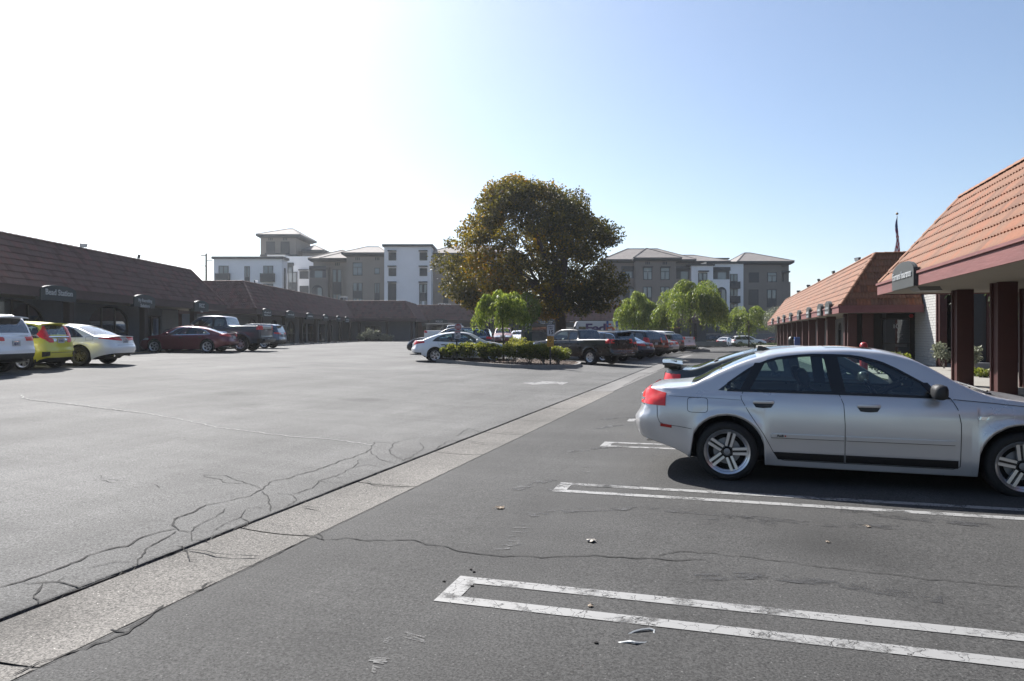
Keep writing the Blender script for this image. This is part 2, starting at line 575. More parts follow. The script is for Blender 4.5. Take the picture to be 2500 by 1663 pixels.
# bay lines on the far side of the lot
mb = MB()
for Y in (16.4, 19.2, 21.9, 24.6, 27.4, 30.2, 33.0, 35.9, 38.8, 41.8, 44.8, 57, 59.8, 62.6, 65.4, 68.2, 71, 73.8, 76.6):
    strip(mb, (-14.2, Y, 0), (-19.2, Y, 0), .1, 6)
o = mb.build('bay_lines', M_LINE); tag(o, kind='structure')
mb = MB()
for k in range(9):
    a = P(0, 0, 1)
    X0, Y0 = gxy(37.4 + 3.9 * k, -.35)
    strip(mb, (X0, Y0, 0), (X0 - 3.5, Y0 + 3.6, 0), .1, 8)
    strip(mb, (X0 + .12, Y0 + .38, 0), (X0 - 3.4, Y0 + 4.0, 0), .1, 8)
o = mb.build('angled_bay_lines', M_LINE); tag(o, kind='structure')
# dark tyre marks in the bays
M_TYREMARK = worn_paint('tyre_mark', (.028, .028, .029), .56, 60)
mb = MB()
for pts in ([(1290, 1262), (1400, 1250), (1560, 1246), (1750, 1262), (1900, 1290)], [(1340, 1200), (1430, 1190), (1560, 1192)], [(1700, 1420), (1850, 1415), (2050, 1440), (2300, 1480)], [(2050, 1255), (2200, 1275), (2450, 1300)], [(1460, 1028), (1500, 1022), (1550, 1021)],
            [(1455, 1048), (1500, 1041), (1550, 1039)], [(1390, 1106), (1460, 1096), (1560, 1092)], [(1690, 1285), (1830, 1270), (2000, 1290), (2200, 1300)], [(1250, 1200), (1320, 1180), (1370, 1168)]):
    g = [G(*p) for p in pts]
    for a, b_ in zip(g[:-1], g[1:]): strip(mb, a, b_, .13, 3)
o = mb.build('tyre_marks', M_TYREMARK); tag(o, kind='structure')

# ---- cracks: thin open seams
CKW = 1.3
M_CRACK = mat('crack_dirt', (.018, .017, .016), .95)
M_CRACKL = mat('crack_sealant', (.30, .30, .29), .8)
def crack(mb, pts, w=.012, rough=.05, lift=.005, step=.045):
    r = random.Random(len(mb.v) + 3)
    out = []
    for a, b in zip(pts[:-1], pts[1:]):
        n = max(2, int((b - a).length / step))
        for i in range(n): out.append(a.lerp(b, i / n))
    out.append(pts[-1])
    d0 = Vector((0, 1, 0)); i0 = len(mb.v)
    for i, c in enumerate(out):
        d = (out[min(i + 1, len(out) - 1)] - out[max(i - 1, 0)]).normalized(); s = Vector((-d.y, d.x, 0))
        c = c + s * rough * (noise.noise((c.x * 6, c.y * 6, 1)) + .55 * noise.noise((c.x * 23, c.y * 23, 5))) * (1 if 0 < i < len(out) - 1 else 0)
        e = CKW * w * (.35 + .9 * r.random()) * (.4 if i in (0, len(out) - 1) else 1)
        for sg in (-1, 1):
            q = c + s * e * .5 * sg
            mb.v.append((q.x, q.y, gz(q.x, q.y) + lift))
    for i in range(len(out) - 1):
        k = i0 + 2 * i; mb.f.append((k, k + 2, k + 3, k + 1)); mb.mi.append(0)
mb = MB()
GP = lambda L: [G(*p, .0) for p in L]
crack(mb, GP([(740, 1303), (790, 1318), (840, 1316), (900, 1322), (982, 1321), (1082, 1337), (1120, 1349), (1197, 1360), (1300, 1365), (1345, 1366), (1450, 1361), (1536, 1368), (1640, 1374), (1720, 1376)]), .010)
crack(mb, GP([(1605, 1365), (1640, 1357), (1685, 1356), (1780, 1365), (1850, 1372), (1900, 1382), (2000, 1395), (2200, 1420), (2500, 1450)]), .007)
crack(mb, GP([(775, 1303), (785, 1316), (790, 1320)]), .012)
crack(mb, GP([(30, 1651), (105, 1620), (180, 1590), (210, 1584), (310, 1548), (325, 1535), (380, 1495), (400, 1478)]), .014)
crack(mb, GP([(270, 1538), (312, 1545)]), .012)
crack(mb, GP([(440, 1452), (500, 1441), (524, 1418)]), .011)
crack(mb, GP([(524, 1405), (610, 1380), (700, 1345), (735, 1325)]), .006)
crack(mb, GP([(480, 1368), (430, 1340)]), .009)
# joints across the gutter
for pts in ([(455, 1344), (500, 1349), (540, 1356), (632, 1361)], [(735, 1238), (760, 1241), (782, 1244)], [(890, 1176), (915, 1183), (1000, 1189)], [(1143, 1077), (1185, 1084), (1225, 1085)], [(1210, 1052), (1280, 1057)]):
    crack(mb, GP(pts), .012, .03, .011)
# ragged seam where the worn asphalt meets the gutter
crack(mb, [Vector((*gxy(p * .25 - 1, -.004 + .012 * noise.noise((p * .8, 0, 0))), 0)) for p in range(0, 90)], .012, .06, -.006)
crack(mb, [Vector((*gxy(p * .25 - 1, GW + .012), 0)) for p in range(0, 80)], .004, .02, .006)
# alligator cracks beside the gutter
def GG(x, y):
    z = 0.1
    for _ in range(8): p = G(x, y, z); z = gz(p.x, p.y)
    p.z = z; return p
def CR(L, w=.010, rough=.03): crack(mb, [GG(x * .915, 840 + y * .915) for x, y in L], w, rough)
CR([(0, 650), (60, 632), (150, 605), (210, 580), (235, 565), (290, 547), (340, 540), (370, 520), (430, 502), (470, 492), (457, 478), (475, 462), (510, 450), (550, 430), (600, 422)], .013)
CR([(600, 422), (670, 405), (700, 388), (720, 370), (790, 352), (850, 335), (900, 315), (950, 300), (985, 285), (1000, 262)], .010)
CR([(58, 638), (150, 637), (200, 646), (216, 656)], .010); CR([(115, 641), (100, 660), (85, 672), (102, 692)], .012); CR([(150, 638), (175, 622)], .007)
CR([(352, 600), (362, 596), (368, 575), (392, 546), (440, 520), (470, 500)], .009); CR([(368, 578), (440, 570), (505, 548)], .006); CR([(230, 600), (300, 585), (365, 580)], .005)
CR([(470, 492), (482, 497), (510, 503), (520, 490), (545, 476), (575, 462), (600, 440)], .008); CR([(510, 503), (514, 525), (552, 520), (560, 533)], .008); CR([(560, 500), (600, 480), (640, 462), (655, 440)], .006)
CR([(640, 462), (665, 480), (650, 492)], .007); CR([(655, 440), (690, 435), (720, 442)], .006); CR([(720, 448), (723, 415), (700, 392)], .009); CR([(722, 440), (760, 436), (792, 418), (776, 402), (740, 398)], .007)
CR([(700, 388), (640, 366), (600, 352), (540, 350)], .007); CR([(778, 400), (832, 386), (850, 366), (902, 350), (942, 330), (962, 308)], .007); CR([(850, 366), (900, 372), (930, 380)], .005)
CR([(985, 285), (1012, 308), (1062, 320)], .008); CR([(1050, 265), (1038, 290), (1076, 312), (1102, 300)], .009); CR([(1000, 262), (1050, 265), (1100, 252), (1150, 248)], .007); CR([(1102, 300), (1130, 280), (1120, 262)], .007)
CR([(1218, 246), (1250, 225), (1282, 236)], .010); CR([(1160, 280), (1200, 258), (1225, 262)], .009); CR([(250, 360), (300, 371), (345, 373)], .006); CR([(410, 375), (425, 385)], .006)
CR([(940, 330), (985, 322), (1020, 330)], .006); CR([(880, 350), (915, 358), (960, 352)], .005)
rc = random.Random(11)
def GQp(p, q): return Vector((*gxy(p, q), 0))
for p in (14.6, 15.4, 16.3, 17.5, 18.6, 19.8):
    q0 = rc.uniform(-.9, -.25)
    crack(mb, [GQp(p, q0), GQp(p + .3, q0 + rc.uniform(-.2, .2)), GQp(p + .8, q0 * .5), GQp(p + 1.0, -.03)], .008, .06)
crack(mb, [G(x, y, .05) for x, y in ((495, 1163), (550, 1178), (600, 1180))], .006)
crack(mb, [G(x, y, .05) for x, y in ((230, 1167), (260, 1177), (315, 1180))], .005)
crack(mb, [G(x, y, .06) for x, y in ((1240, 955), (1310, 951), (1400, 948), (1460, 945), (1500, 938))], .012)
crack(mb, [G(x, y, .2) for x, y in ((640, 895), (700, 896), (780, 899))], .02)
crack(mb, [G(x, y, .1) for x, y in ((1520, 935), (1560, 915), (1630, 890))], .02)
o = mb.build('pavement_cracks', M_CRACK); tag(o, 'dark cracks branching through the asphalt beside the gutter', kind='stuff')
mb = MB()
crack(mb, [G(x, y, .1) for x, y in ((52, 986), (56, 992), (75, 996), (170, 1003), (345, 1018), (450, 1032), (530, 1046), (700, 1062), (800, 1066), (850, 1070), (920, 1078))], .022, .05)
o = mb.build('sealed_crack', M_CRACKL); tag(o, kind='structure')
mb = MB()
crack(mb, [G(x, y, .1) for x, y in ((52, 988), (56, 993), (75, 997), (170, 1004.5), (345, 1020))], .012, .05, .0045)
o = mb.build('old_crack', M_CRACK); tag(o, kind='structure')

# ---- litter on the ground
M_DRYLEAF = mat('dry_leaf', (.42, .33, .24), .8, var=.3, vscale=30)
M_PALELEAF = mat('pale_leaf', (.62, .57, .5), .7)
M_STRAP = mat('white_plastic_scrap', (.7, .72, .72), .4)
def dry_leaf(x, y, s, label, m=M_DRYLEAF, seed=1):
    r = random.Random(seed); g = G(x, y, 0)
    mb = MB(); n = 11; c = (0, 0, .012 + .2 * s)
    ring = []
    for i in range(n):
        a = 2 * pi * i / n; rr = s * (.55 + .5 * abs(cos(a * 2.5)) * r.uniform(.7, 1.1))
        ring.append((rr * cos(a), rr * sin(a), .004 + .35 * s * r.random()))
    for i in range(n): mb.poly([c, ring[i], ring[(i + 1) % n]])
    mb.tube([(0, 0, .012 + .2 * s), (s * .6, s * .5, .02), (s * 1.3, s * .9, .006)], s * .04, 4)
    o = mb.build('fallen_leaf', m)
    o.location = (g.x, g.y, gz(g.x, g.y)); o.rotation_euler = (0, 0, r.uniform(0, 6))
    tag(o, label, 'leaf', 'fallen leaves on the asphalt')
dry_leaf(1221, 1244, .045, 'small curled dry leaf between the gutter and the second stall marking', seed=2)
dry_leaf(1443, 1328, .042, 'pale curled leaf above the long crack in the empty bay', M_PALELEAF, 5)
dry_leaf(1442, 1489, .02, 'tiny tan leaf lying between the two nearest white lines', seed=8)
dry_leaf(2119, 1297, .025, 'small brown leaf below the rear door of the silver sedan', seed=9)
dry_leaf(2021, 1335, .02, 'reddish leaf fragment right of the pale curled leaf', seed=12)
g = G(1556, 1567)
mb = MB()
mb.tube([(.11 * cos(a) * (1 + .25 * sin(3 * a)), .06 * sin(a), .006 + .012 * (1 + sin(2 * a))) for a in [i * .32 for i in range(17)]], .006, 5)
mb.poly([(-.1, -.03, .008), (-.02, -.05, .02), (.03, -.02, .01), (-.05, .0, .022)])
o = mb.build('plastic_scrap', M_STRAP); o.location = (g.x, g.y, 0); o.rotation_euler = (0, 0, .5)
tag(o, 'curled white plastic scrap in front of the nearest white line', 'litter')
for k, (x, y) in enumerate(((1149, 1396), (1158, 1402), (1084, 1425), (1153, 1437), (1456, 1580))):
    g = G(x, y); mb = MB(); bm = bmesh.new(); bmesh.ops.create_icosphere(bm, subdivisions=1, radius=.012)
    for v in bm.verts: v.co *= RND.uniform(.6, 1.3); v.co.z *= .5
    mb.add_bm(bm); o = mb.build('tar_crumb', M_CRACK); o.location = (g.x, g.y, gz(g.x, g.y) + .004)
    tag(o, ['black tar crumb nearest the stall corner', 'larger black crumb above the stall corner', 'lone black crumb left of the stall corner', 'black crumb inside the nearest stall marking', 'black crumb below the nearest white line'][k], 'crumb', 'black crumbs on the asphalt')

# ================================================================== cars
M_TYRE = mat('tyre_rubber', (.018, .018, .019), .75, bump=.3, bscale=60)
M_UNDER = mat('underbody_black', (.012, .012, .013), .8)
M_TRIM = mat('black_trim', (.012, .012, .014), .38)
M_PLAST = mat('grey_black_plastic', (.03, .031, .034), .55, bump=.2, bscale=300)
M_ALLOY = mat('alloy_rim', (.62, .63, .65), .3, metal=.85)
M_DARKALLOY = mat('dark_alloy', (.07, .07, .075), .4, metal=.6)
M_DISC = mat('brake_disc', (.25, .25, .26), .5, metal=.7)
M_CHROME = mat('chrome', (.8, .81, .83), .08, metal=1.0)
M_GLASS = glassmat('car_glass', (.76, .85, .82), .05)
M_PRIV = glassmat('privacy_glass', (.10, .12, .13), .08)
M_CABIN = mat('cabin_fabric', (.035, .036, .04), .85)
M_CABINL = mat('cabin_light', (.22, .2, .18), .8)
M_PLATE = mat('plate_white', (.72, .74, .76), .4)
M_PLATETXT = mat('plate_letters', (.05, .06, .22), .5)
M_AMBER = mat('amber_lens', (.75, .25, .03), .15, coat=1)
M_LAMP = mat('clear_lens', (.62, .66, .7), .08, metal=.55, coat=1)
M_CLAD = mat('lower_cladding', (.022, .023, .025), .6)
def lens_red():
    m, n, b = nmat('red_lens')
    tc = n.nodes.new('ShaderNodeTexCoord')
    w = n.nodes.new('ShaderNodeTexVoronoi'); w.inputs['Scale'].default_value = 9
    n.links.new(tc.outputs['Object'], w.inputs['Vector'])
    rp = n.nodes.new('ShaderNodeValToRGB')
    rp.color_ramp.elements[0].color = (.75, .018, .014, 1); rp.color_ramp.elements[1].color = (.42, .006, .006, 1)
    n.links.new(w.outputs['Distance'], rp.inputs[0]); n.links.new(rp.outputs[0], b.inputs['Base Color'])
    b.inputs['Roughness'].default_value = .3; b.inputs['Coat Weight'].default_value = .35
    MATS['red_lens'] = m
    return m
M_RED = lens_red()
M_REDREFL = mat('red_reflector', (.6, .02, .015), .3, coat=.6)

# ---- wheels
_wheel = {}
def wheel_mesh(r, rim_r, w, style, dark=False, seg=36):
    k = (r, rim_r, w, style, dark, seg)
    if k in _wheel: return _wheel[k]
    h = w / 2
    My = Matrix.Rotation(radians(90), 4, 'X')          # turn axis to local y; outer face at -y
    t = MB()
    prof = [(rim_r - .012, -h * .8), (rim_r + .012, -h * .98), (rim_r + .03, -h), (r - .05, -h), (r - .022, -h * .93), (r - .006, -h * .75), (r, -h * .4), (r, h * .4), (r - .006, h * .75), (r - .022, h * .93), (r - .05, h), (rim_r + .02, h), (rim_r - .012, h * .8)]
    t.lathe(prof, seg, My)
    tyre = t.mesh('tyre', M_TYRE, True)
    b = MB()
    b.lathe([(rim_r - .014, h * .9), (rim_r - .03, h * .3), (rim_r - .035, h * -.2)], seg, My, 1)       # barrel
    b.lathe([(rim_r - .035, h * .55), (rim_r - .036, .62 * h), (rim_r - .016, .86 * h), (rim_r - .004, .9 * h), (rim_r + .008, .98 * h), (rim_r + .012, .93 * h), (rim_r - .004, .8 * h)], seg, My, 0)
    b.lathe([(rim_r - .03, -h * .1), (.03, -h * .1)], 20, My, 2)
    b.lathe([(rim_r * .62, h * .12), (rim_r * .62, h * .2), (rim_r * .2, h * .22)], 24, My, 3)             # brake disc
    zf = h * .86
    def spoke(a, r0, r1, w0, w1, z0, z1, th=.025, off0=0., off1=0., mi=0):
        d = Vector((cos(a), sin(a), 0)); s = Vector((-sin(a), cos(a), 0))
        pa = [d * r0 + s * (off0 - w0 / 2), d * r0 + s * (off0 + w0 / 2), d * r1 + s * (off1 + w1 / 2), d * r1 + s * (off1 - w1 / 2)]
        zz = [z0, z0, z1, z1]; i = len(b.v)
        for p, z in zip(pa, zz): b.v.append(tuple(My @ Vector((p.x, p.y, z))))
        for k_, (p, z) in enumerate(zip(pa, zz)):
            q = p * .985 + s * (.3 * (w0 if k_ < 2 else w1)) * (-1 if k_ in (1, 2) else 1) * -.35
            b.v.append(tuple(My @ Vector((q.x, q.y, z - th))))
        for f in ((0, 1, 2, 3), (0, 4, 5, 1), (1, 5, 6, 2), (2, 6, 7, 3), (3, 7, 4, 0)):
            b.f.append(tuple(i + x for x in f)); b.mi.append(mi)
    hub = rim_r * .3
    if style == 'double5':
        for i in range(5):
            a = 2 * pi * i / 5 + pi / 2
            for sg in (-1, 1): spoke(a, hub * .85, rim_r - .012, .026, .03, zf * .9, zf, .03, sg * .024, sg * .027)
            spoke(a, hub * .85, rim_r - .02, .06, .07, zf * .78, zf * .84, .03, mi=1)
        b.lathe([(hub + .01, zf * .55), (hub + .006, zf * .86), (hub * .75, zf * .92), (hub * .72, zf * .82), (.05, zf * .8)], 24, My, 1)
        b.lathe([(.034, zf * .8), (.034, zf * .9), (.001, zf * .93)], 16, My, 3)
    elif style == 'swirl5':
        for i in range(5):
            a = 2 * pi * i / 5 + .4
            spoke(a, hub * .6, rim_r - .03, .05, .03, zf * .92, zf, .03, 0, .09)
            spoke(a, rim_r * .62, rim_r - .015, .035, .05, zf * .94, zf, .02, .055, -.05)
        b.lathe([(hub * .8, zf * .6), (hub * .7, zf * .92), (.001, zf * .95)], 20, My, 1)
    elif style == 'multi10':
        for i in range(10):
            a = 2 * pi * i / 10 + (.1 if i % 2 else -.1)
            spoke(a, hub * .6, rim_r - .012, .03, .034, zf * .85, zf, .03)
        b.lathe([(hub * .8, zf * .6), (hub * .7, zf * .9), (.001, zf * .93)], 20, My, 0)
    elif style == 'six':
        for i in range(6): spoke(2 * pi * i / 6, hub * .6, rim_r - .012, .07, .09, zf * .8, zf, .04)
        b.lathe([(hub * .9, zf * .6), (hub * .8, zf), (.04, zf * 1.12), (.001, zf * 1.12)], 20, My, 0)
    else:
        for i in range(5): spoke(2 * pi * i / 5 + .3, hub * .6, rim_r - .012, .06, .075, zf * .85, zf, .04)
        b.lathe([(hub * .8, zf * .6), (hub * .7, zf * .93), (.001, zf * .96)], 20, My, 0)
    rim = b.mesh('rim', [M_DARKALLOY if dark else M_ALLOY, M_TRIM if style == 'double5' else M_DARKALLOY, M_UNDER, M_DISC], True, 35)
    _wheel[k] = (tyre, rim)
    return _wheel[k]

def lerp(a, b, t): return a + (b - a) * t

def make_car(name, label, S, body, loc, heading, cat='car', group=None, detail=2):
    """S: shape sheet; origin on the ground under the rear axle, local +x forward, +y left"""
    ro, wb, fo = S['ro'], S['wb'], S['fo']
    W = S['w'] / 2; r = S['r']; AR = S.get('arch', r + .055)
    x0, x1 = -ro, wb + fo
    top = pchip(S['top'])                       # centre-line height along x
    belt = pchip(S['belt'])
    sill = pchip(S['sill'])
    lo_, hi_ = S['dlo_lo'], S['dlo_hi']
    dlo = pchip(lo_); dhi = pchip(hi_)
    da, db = lo_[0][0], lo_[-1][0]
    taper_r, taper_f = S.get('taper_r', .10), S.get('taper_f', .13)
    Rr, Rf = S.get('Rr', .42), S.get('Rf', .5)
    tum = S.get('tum', .42)
    def width(x):
        t = (x - x0) / (x1 - x0)
        w = W - taper_r * max(0, (.38 - t) / .38) ** 2.2 * .8 - taper_f * max(0, (t - .66) / .34) ** 2.2 * .8
        s = x - x0
        if s < Rr: w -= S.get('kr', .55) * Rr * (1 - sqrt(max(0, 1 - (1 - s / Rr) ** 2)))
        s = x1 - x
        if s < Rf: w -= S.get('kf', .6) * Rf * (1 - sqrt(max(0, 1 - (1 - s / Rf) ** 2)))
        return w
    axles = (0.0, wb)
    def bottom(x):
        z = sill(x)
        for xc in axles:
            d = abs(x - xc)
            if d < AR: z = max(z, r + sqrt(AR * AR - d * d) * S.get('arch_k', 1.0))
        return z
    # --- stations
    xs = [x0, x0 + .012, x0 + .035, x0 + .07, x0 + .12, x0 + .18, x0 + .26, x1 - .012, x1 - .035, x1 - .07, x1 - .12, x1 - .18, x1 - .26, x1]
    st = .1 if detail > 1 else .2
    x = x0 + .3
    while x < x1 - .3: xs.append(x); x += st
    na = 14 if detail > 1 else 8
    for xc in axles:
        for i in range(na + 1): xs.append(xc + AR * cos(pi * i / na))
        xs += [xc - AR - .006, xc + AR + .006, xc - AR - .05, xc + AR + .05]
    ws, rw = S['windshield'], S['rearglass']         # (bottom x, top x) of the panes
    keys = [ws[0], ws[1], rw[0], rw[1], da, db] + [d for d in S['splits']]
    keys += [p[0] for p in S['top']] + [p[0] for p in hi_]
    xs = [x for x in xs if all(abs(x - k) > .022 for k in keys)] + keys
    xs = sorted(x for x in set(round(x, 4) for x in xs) if x0 <= x <= x1)
    ks = set(round(k, 4) for k in keys)
    o2 = [xs[0]]
    for x in xs[1:]:
        if x - o2[-1] < .005:
            if x in ks: o2[-1] = x
            continue
        o2.append(x)
    xs = o2
    if xs[-1] != x1: xs[-1] = x1
    NS = 9                                        # side rows between sill and belt
    NR = 7 if detail > 1 else 5                   # roof rows
    crease = S.get('crease', [])
    sq = S.get('square', .0)
    def section(x):
        w = width(x); zb = bottom(x); zt = top(x); cr = S.get('crown', .05) * (1 if zt > belt(x) + .2 else .8)
        endk = min(1, (x - x0) / .35, (x1 - x) / .45); cr *= max(.25, endk)
        ze = zt - cr
        bl = min(belt(x), ze - .012)
        sl = sill(x)
        pts = [(0, zb + (.02 if zb > sl + .02 else 0)), (w - .10, zb), (w - S.get('tuck', .05) * .8, zb + .004)]
        hgt = max(bl - sl, .1)
        def yside(z):
            t = (z - sl) / hgt; t0 = S.get('t0', .58)
            if t < t0: y = w - S.get('tuck', .05) * ((t0 - t) / t0) ** 2
            else: y = w - S.get('shoulder', .045) * ((t - t0) / (1 - t0)) ** 2
            for zc, amp, wd in crease: y += amp * exp(-((z - zc) / wd) ** 2)
            for xc in axles:
                d = hypot(x - xc, z - r)
                if d < AR + .3: y += S.get('flare', .02) * exp(-((d - AR) / .07) ** 2)
            return y
        for i in range(NS):
            t = i / (NS - 1); z = lerp(zb + .012, bl, t)
            pts.append((yside(z), z))
        ybl = pts[-1][0]
        yi = ybl - S.get('ledge', .022); zi = bl + .012
        pts.append((yi, zi))
        hg = max(ze - zi, 0.0)
        yr = yi - tum * hg
        yr -= max(0, .03 - hg) * .3
        def yglass(z):
            if hg < 1e-4: return yi
            t = max(0, min(1, (z - zi) / hg)); return lerp(yi, yr, t) + .10 * tum * hg * 4 * t * (1 - t) * .35
        if da <= x <= db:
            a, b = dlo(x), dhi(x)
            a = min(max(a, zi + .001), ze - .004); b = min(max(b, a), ze - .003)
        else:
            a = b = min(max(dlo(x), zi), max(zi, ze - .004))
        for t in (0, .34, .67, 1): z = lerp(a, b, t); pts.append((yglass(z), z))
        # roof rail roll-over, then the crowned roof
        rr = min(.05, hg * .3) + .006
        pts.append((yglass(max(ze - rr, b)), max(ze - rr, b)))
        pts.append((yr - rr * .12, ze - rr * .25))
        s1 = S.get('pillar', .085)
        for i in range(NR):
            f = 0 if i == 0 else lerp(s1, 1, (i - 1) / (NR - 2)) if i > 0 else 0
            if i == 0: f = .012
            y = (yr - rr * .3) * (1 - f)
            z = ze + cr * (1 - (1 - f) ** 2.3)
            pts.append((max(y, 0), z))
        return pts
    rows = None; grid = []
    for x in xs:
        p = section(x); rows = len(p); grid.append(p)
    IB = 3 + NS                                    # belt-inner row index
    IG0, IG1 = IB + 1, IB + 4                      # glass rows
    IR = IB + 7                                    # first roof row
    rdx = pchip(S['rear_dx']); fdx = pchip(S['front_dx'])
    def deform(x, y, z):
        s = x - x0
        if s < .55: x = x + rdx(z) * (1 - s / .55) ** 1.3
        s = x1 - x
        if s < .7: x = x - fdx(z) * max(0, 1 - s / .7) ** 1.3
        return x, y, z
    V = []; n = len(xs)
    def vid(i, j, side): return (i * rows + j) * 2 + side
    for i, x in enumerate(xs):
        for (y, z) in grid[i]:
            V.append(deform(x, y, z)); V.append(deform(x, -y, z))
    Fa = []; key = []                               # faces with (region, side, x)
    for i in range(n - 1):
        xm = (xs[i] + xs[i + 1]) / 2
        for j in range(rows - 1):
            for sd in (0, 1):
                a, b, c, d = vid(i, j, sd), vid(i + 1, j, sd), vid(i + 1, j + 1, sd), vid(i, j + 1, sd)
                Fa.append((a, b, c, d) if sd else (d, c, b, a)); key.append((i, j, sd, xm))
    # end caps
    capc = 9
    for end in (0, 1):
        i = 0 if end == 0 else n - 1
        base = len(V); bow = S.get('bow_r', .05) if end == 0 else S.get('bow_f', .12)
        wref = max(p[0] for p in grid[i])
        for j in range(rows):
            y, z = grid[i][j]
            for c in range(capc):
                t = -1 + 2 * c / (capc - 1)
                yy = y * t; px = xs[i]
                X_, Y_, Z_ = deform(px, yy, z)
                k = bow * max(0, (y / wref) ** 2 - (yy / wref) ** 2)
                V.append((X_ - k if end == 0 else X_ + k, Y_, Z_))
        for j in range(rows - 1):
            for c in range(capc - 1):
                a = base + j * capc + c
                f = (a, a + 1, a + capc + 1, a + capc)
                Fa.append(f if end == 1 else f[::-1]); key.append(('cap', j, end, xs[i]))
    full = bpy.data.meshes.new('t'); full.from_pydata(V, [], Fa)
    bm = bmesh.new(); bm.from_mesh(full); bmesh.ops.remove_doubles(bm, verts=bm.verts, dist=.0006)
    bm.normal_update()
    bvh = BVHTree.FromBMesh(bm); bm.free()
    bmw = bmesh.new(); bmw.from_mesh(full)
    # welded normals for every vertex
    from collections import defaultdict
    acc = defaultdict(lambda: Vector((0, 0, 0)))
    def kk(p): return (round(p[0], 3), round(p[1], 3), round(p[2], 3))
    for f in full.polygons:
        fn = f.normal * max(f.area, 1e-7)
        for vi in f.vertices: acc[kk(V[vi])] += fn
    VN = [acc[kk(p)].normalized() if acc[kk(p)].length > 0 else Vector((0, 0, 1)) for p in V]
    bmw.free(); bpy.data.meshes.remove(full)
    root = thing(name, label, cat, loc, heading, group)

    def subset(pred, nm, mats, parent, mif=None, push=0.0, capn=True):
        idx = {}; vv = []; ff = []; nn = []; mi = []
        for f, k in zip(Fa, key):
            if not pred(k): continue
            g = []
            for vi in f:
                if vi not in idx:
                    idx[vi] = len(vv); p = Vector(V[vi]) + VN[vi] * push; vv.append(tuple(p)); nn.append(VN[vi])
                g.append(idx[vi])
            if len(set(g)) < 3: continue
            ff.append(g); mi.append(mif(k) if mif else 0)
        if not ff: return None
        me = bpy.data.meshes.new(nm); me.from_pydata(vv, [], ff)
        if not isinstance(mats, (list, tuple)): mats = [mats]
        for m_ in mats: me.materials.append(m_)
        me.polygons.foreach_set('material_index', mi)
        me.polygons.foreach_set('use_smooth', [True] * len(ff))
        me.update()
        me.normals_split_custom_set_from_vertices([tuple(q) for q in nn])
        return link(nm, me, parent)

    def isws(k): return k[0] != 'cap' and k[1] >= IR + 1 and ws[1] < k[3] < ws[0]
    def isrw(k): return k[0] != 'cap' and k[1] >= IR + 1 and rw[0] < k[3] < rw[1]
    def isside(k): return k[0] != 'cap' and IG0 <= k[1] < IG1 and da < k[3] < db
    clad = S.get('cladding', 0)
    def bodymi(k):
        if k[0] == 'cap':
            p = grid[0 if k[2] == 0 else n - 1][k[1]]
            zc = p[1]
            if k[1] < 2: return 1
            if k[2] == 0 and zc < S.get('rear_dark', 0): return 2
            if k[2] == 1 and zc < S.get('front_dark', 0): return 2
            return 0
        i, j, sd, xm = k
        if j < 2: return 1
        z = (grid[i][j][1] + grid[i][j + 1][1]) / 2
        if clad and j < IB and z < clad + sill(xm): return 2
        if clad and j < 6:
            for xc in axles:
                if hypot(xm - xc, z - r) < AR + .07: return 2
        if xm < x0 + .3 and z < S.get('rear_dark', 0): return 2
        if xm > x1 - .35 and z < S.get('front_dark', 0): return 2
        return 0
    doors = S['doors']                              # list of (xa, xb)
    def doorof(k):
        if k[0] == 'cap' or not (3 <= k[1] < IB): return None
        for d, (a, b) in enumerate(doors):
            if a < k[3] < b and abs(k[3]) > AR + .02 and abs(k[3] - wb) > AR + .02: return d
        return None
    mats3 = [body, M_UNDER, M_CLAD]
    def ishood(k): return k[0] != 'cap' and k[1] >= IR and k[3] > ws[0] + .03 and k[3] < x1 - .12
    bodyob = subset(lambda k: not (isws(k) or isrw(k) or isside(k) or ishood(k) or doorof(k) is not None), 'body', mats3, root, bodymi)
    subset(ishood, 'hood', mats3, root, bodymi)
    dob = {}
    for d, (a, b) in enumerate(doors):
        for sd in (0, 1):
            dob[(d, sd)] = subset(lambda k: doorof(k) == d and k[2] == sd, 'door', mats3, root, bodymi)
    subset(isws, 'windshield', M_GLASS, root)
    subset(isrw, 'rear_window', S.get('rear_tint', M_GLASS), root)
    sp = [da] + list(S['splits']) + [db]
    for a, b in zip(sp[:-1], sp[1:]):
        for sd in (0, 1):
            m_ = M_PRIV if (b <= S.get('priv_x', -9)) else M_GLASS
            subset(lambda k: isside(k) and a < k[3] < b and k[2] == sd, 'window', m_, root)
    # --- helpers that lay pieces on the skin
    def hit(o, d):
        loc_, nr, ix, dist = bvh.ray_cast(Vector(o), Vector(d).normalized())
        return (loc_, nr) if loc_ else (None, None)
    def side(x, z, sg):
        p, q = hit((x, sg * 3, z), (0, -sg, 0))
        return (p, q)
    def corner(t, z, end, sg, cx=None, cy=None):
        """t<0 runs across the end face, 0..1 round the corner, >1 along the side (metres beyond)"""
        cx = cx if cx is not None else .38
        xc = x0 + cx if end == 0 else x1 - cx
        yc = (W - .42)
        dx = -1 if end == 0 else 1
        if t < 0: o = (xc + dx * 3, sg * (yc + t), z); d = (-dx, 0, 0)
        elif t <= 1:
            a = t * pi / 2; dv = Vector((dx * cos(a), sg * sin(a), 0)); o = Vector((xc, sg * yc, z)) + dv * 3; d = -dv
        else: o = (xc - dx * (t - 1), sg * 3, z); d = (0, -sg, 0)
        return hit(o, d)
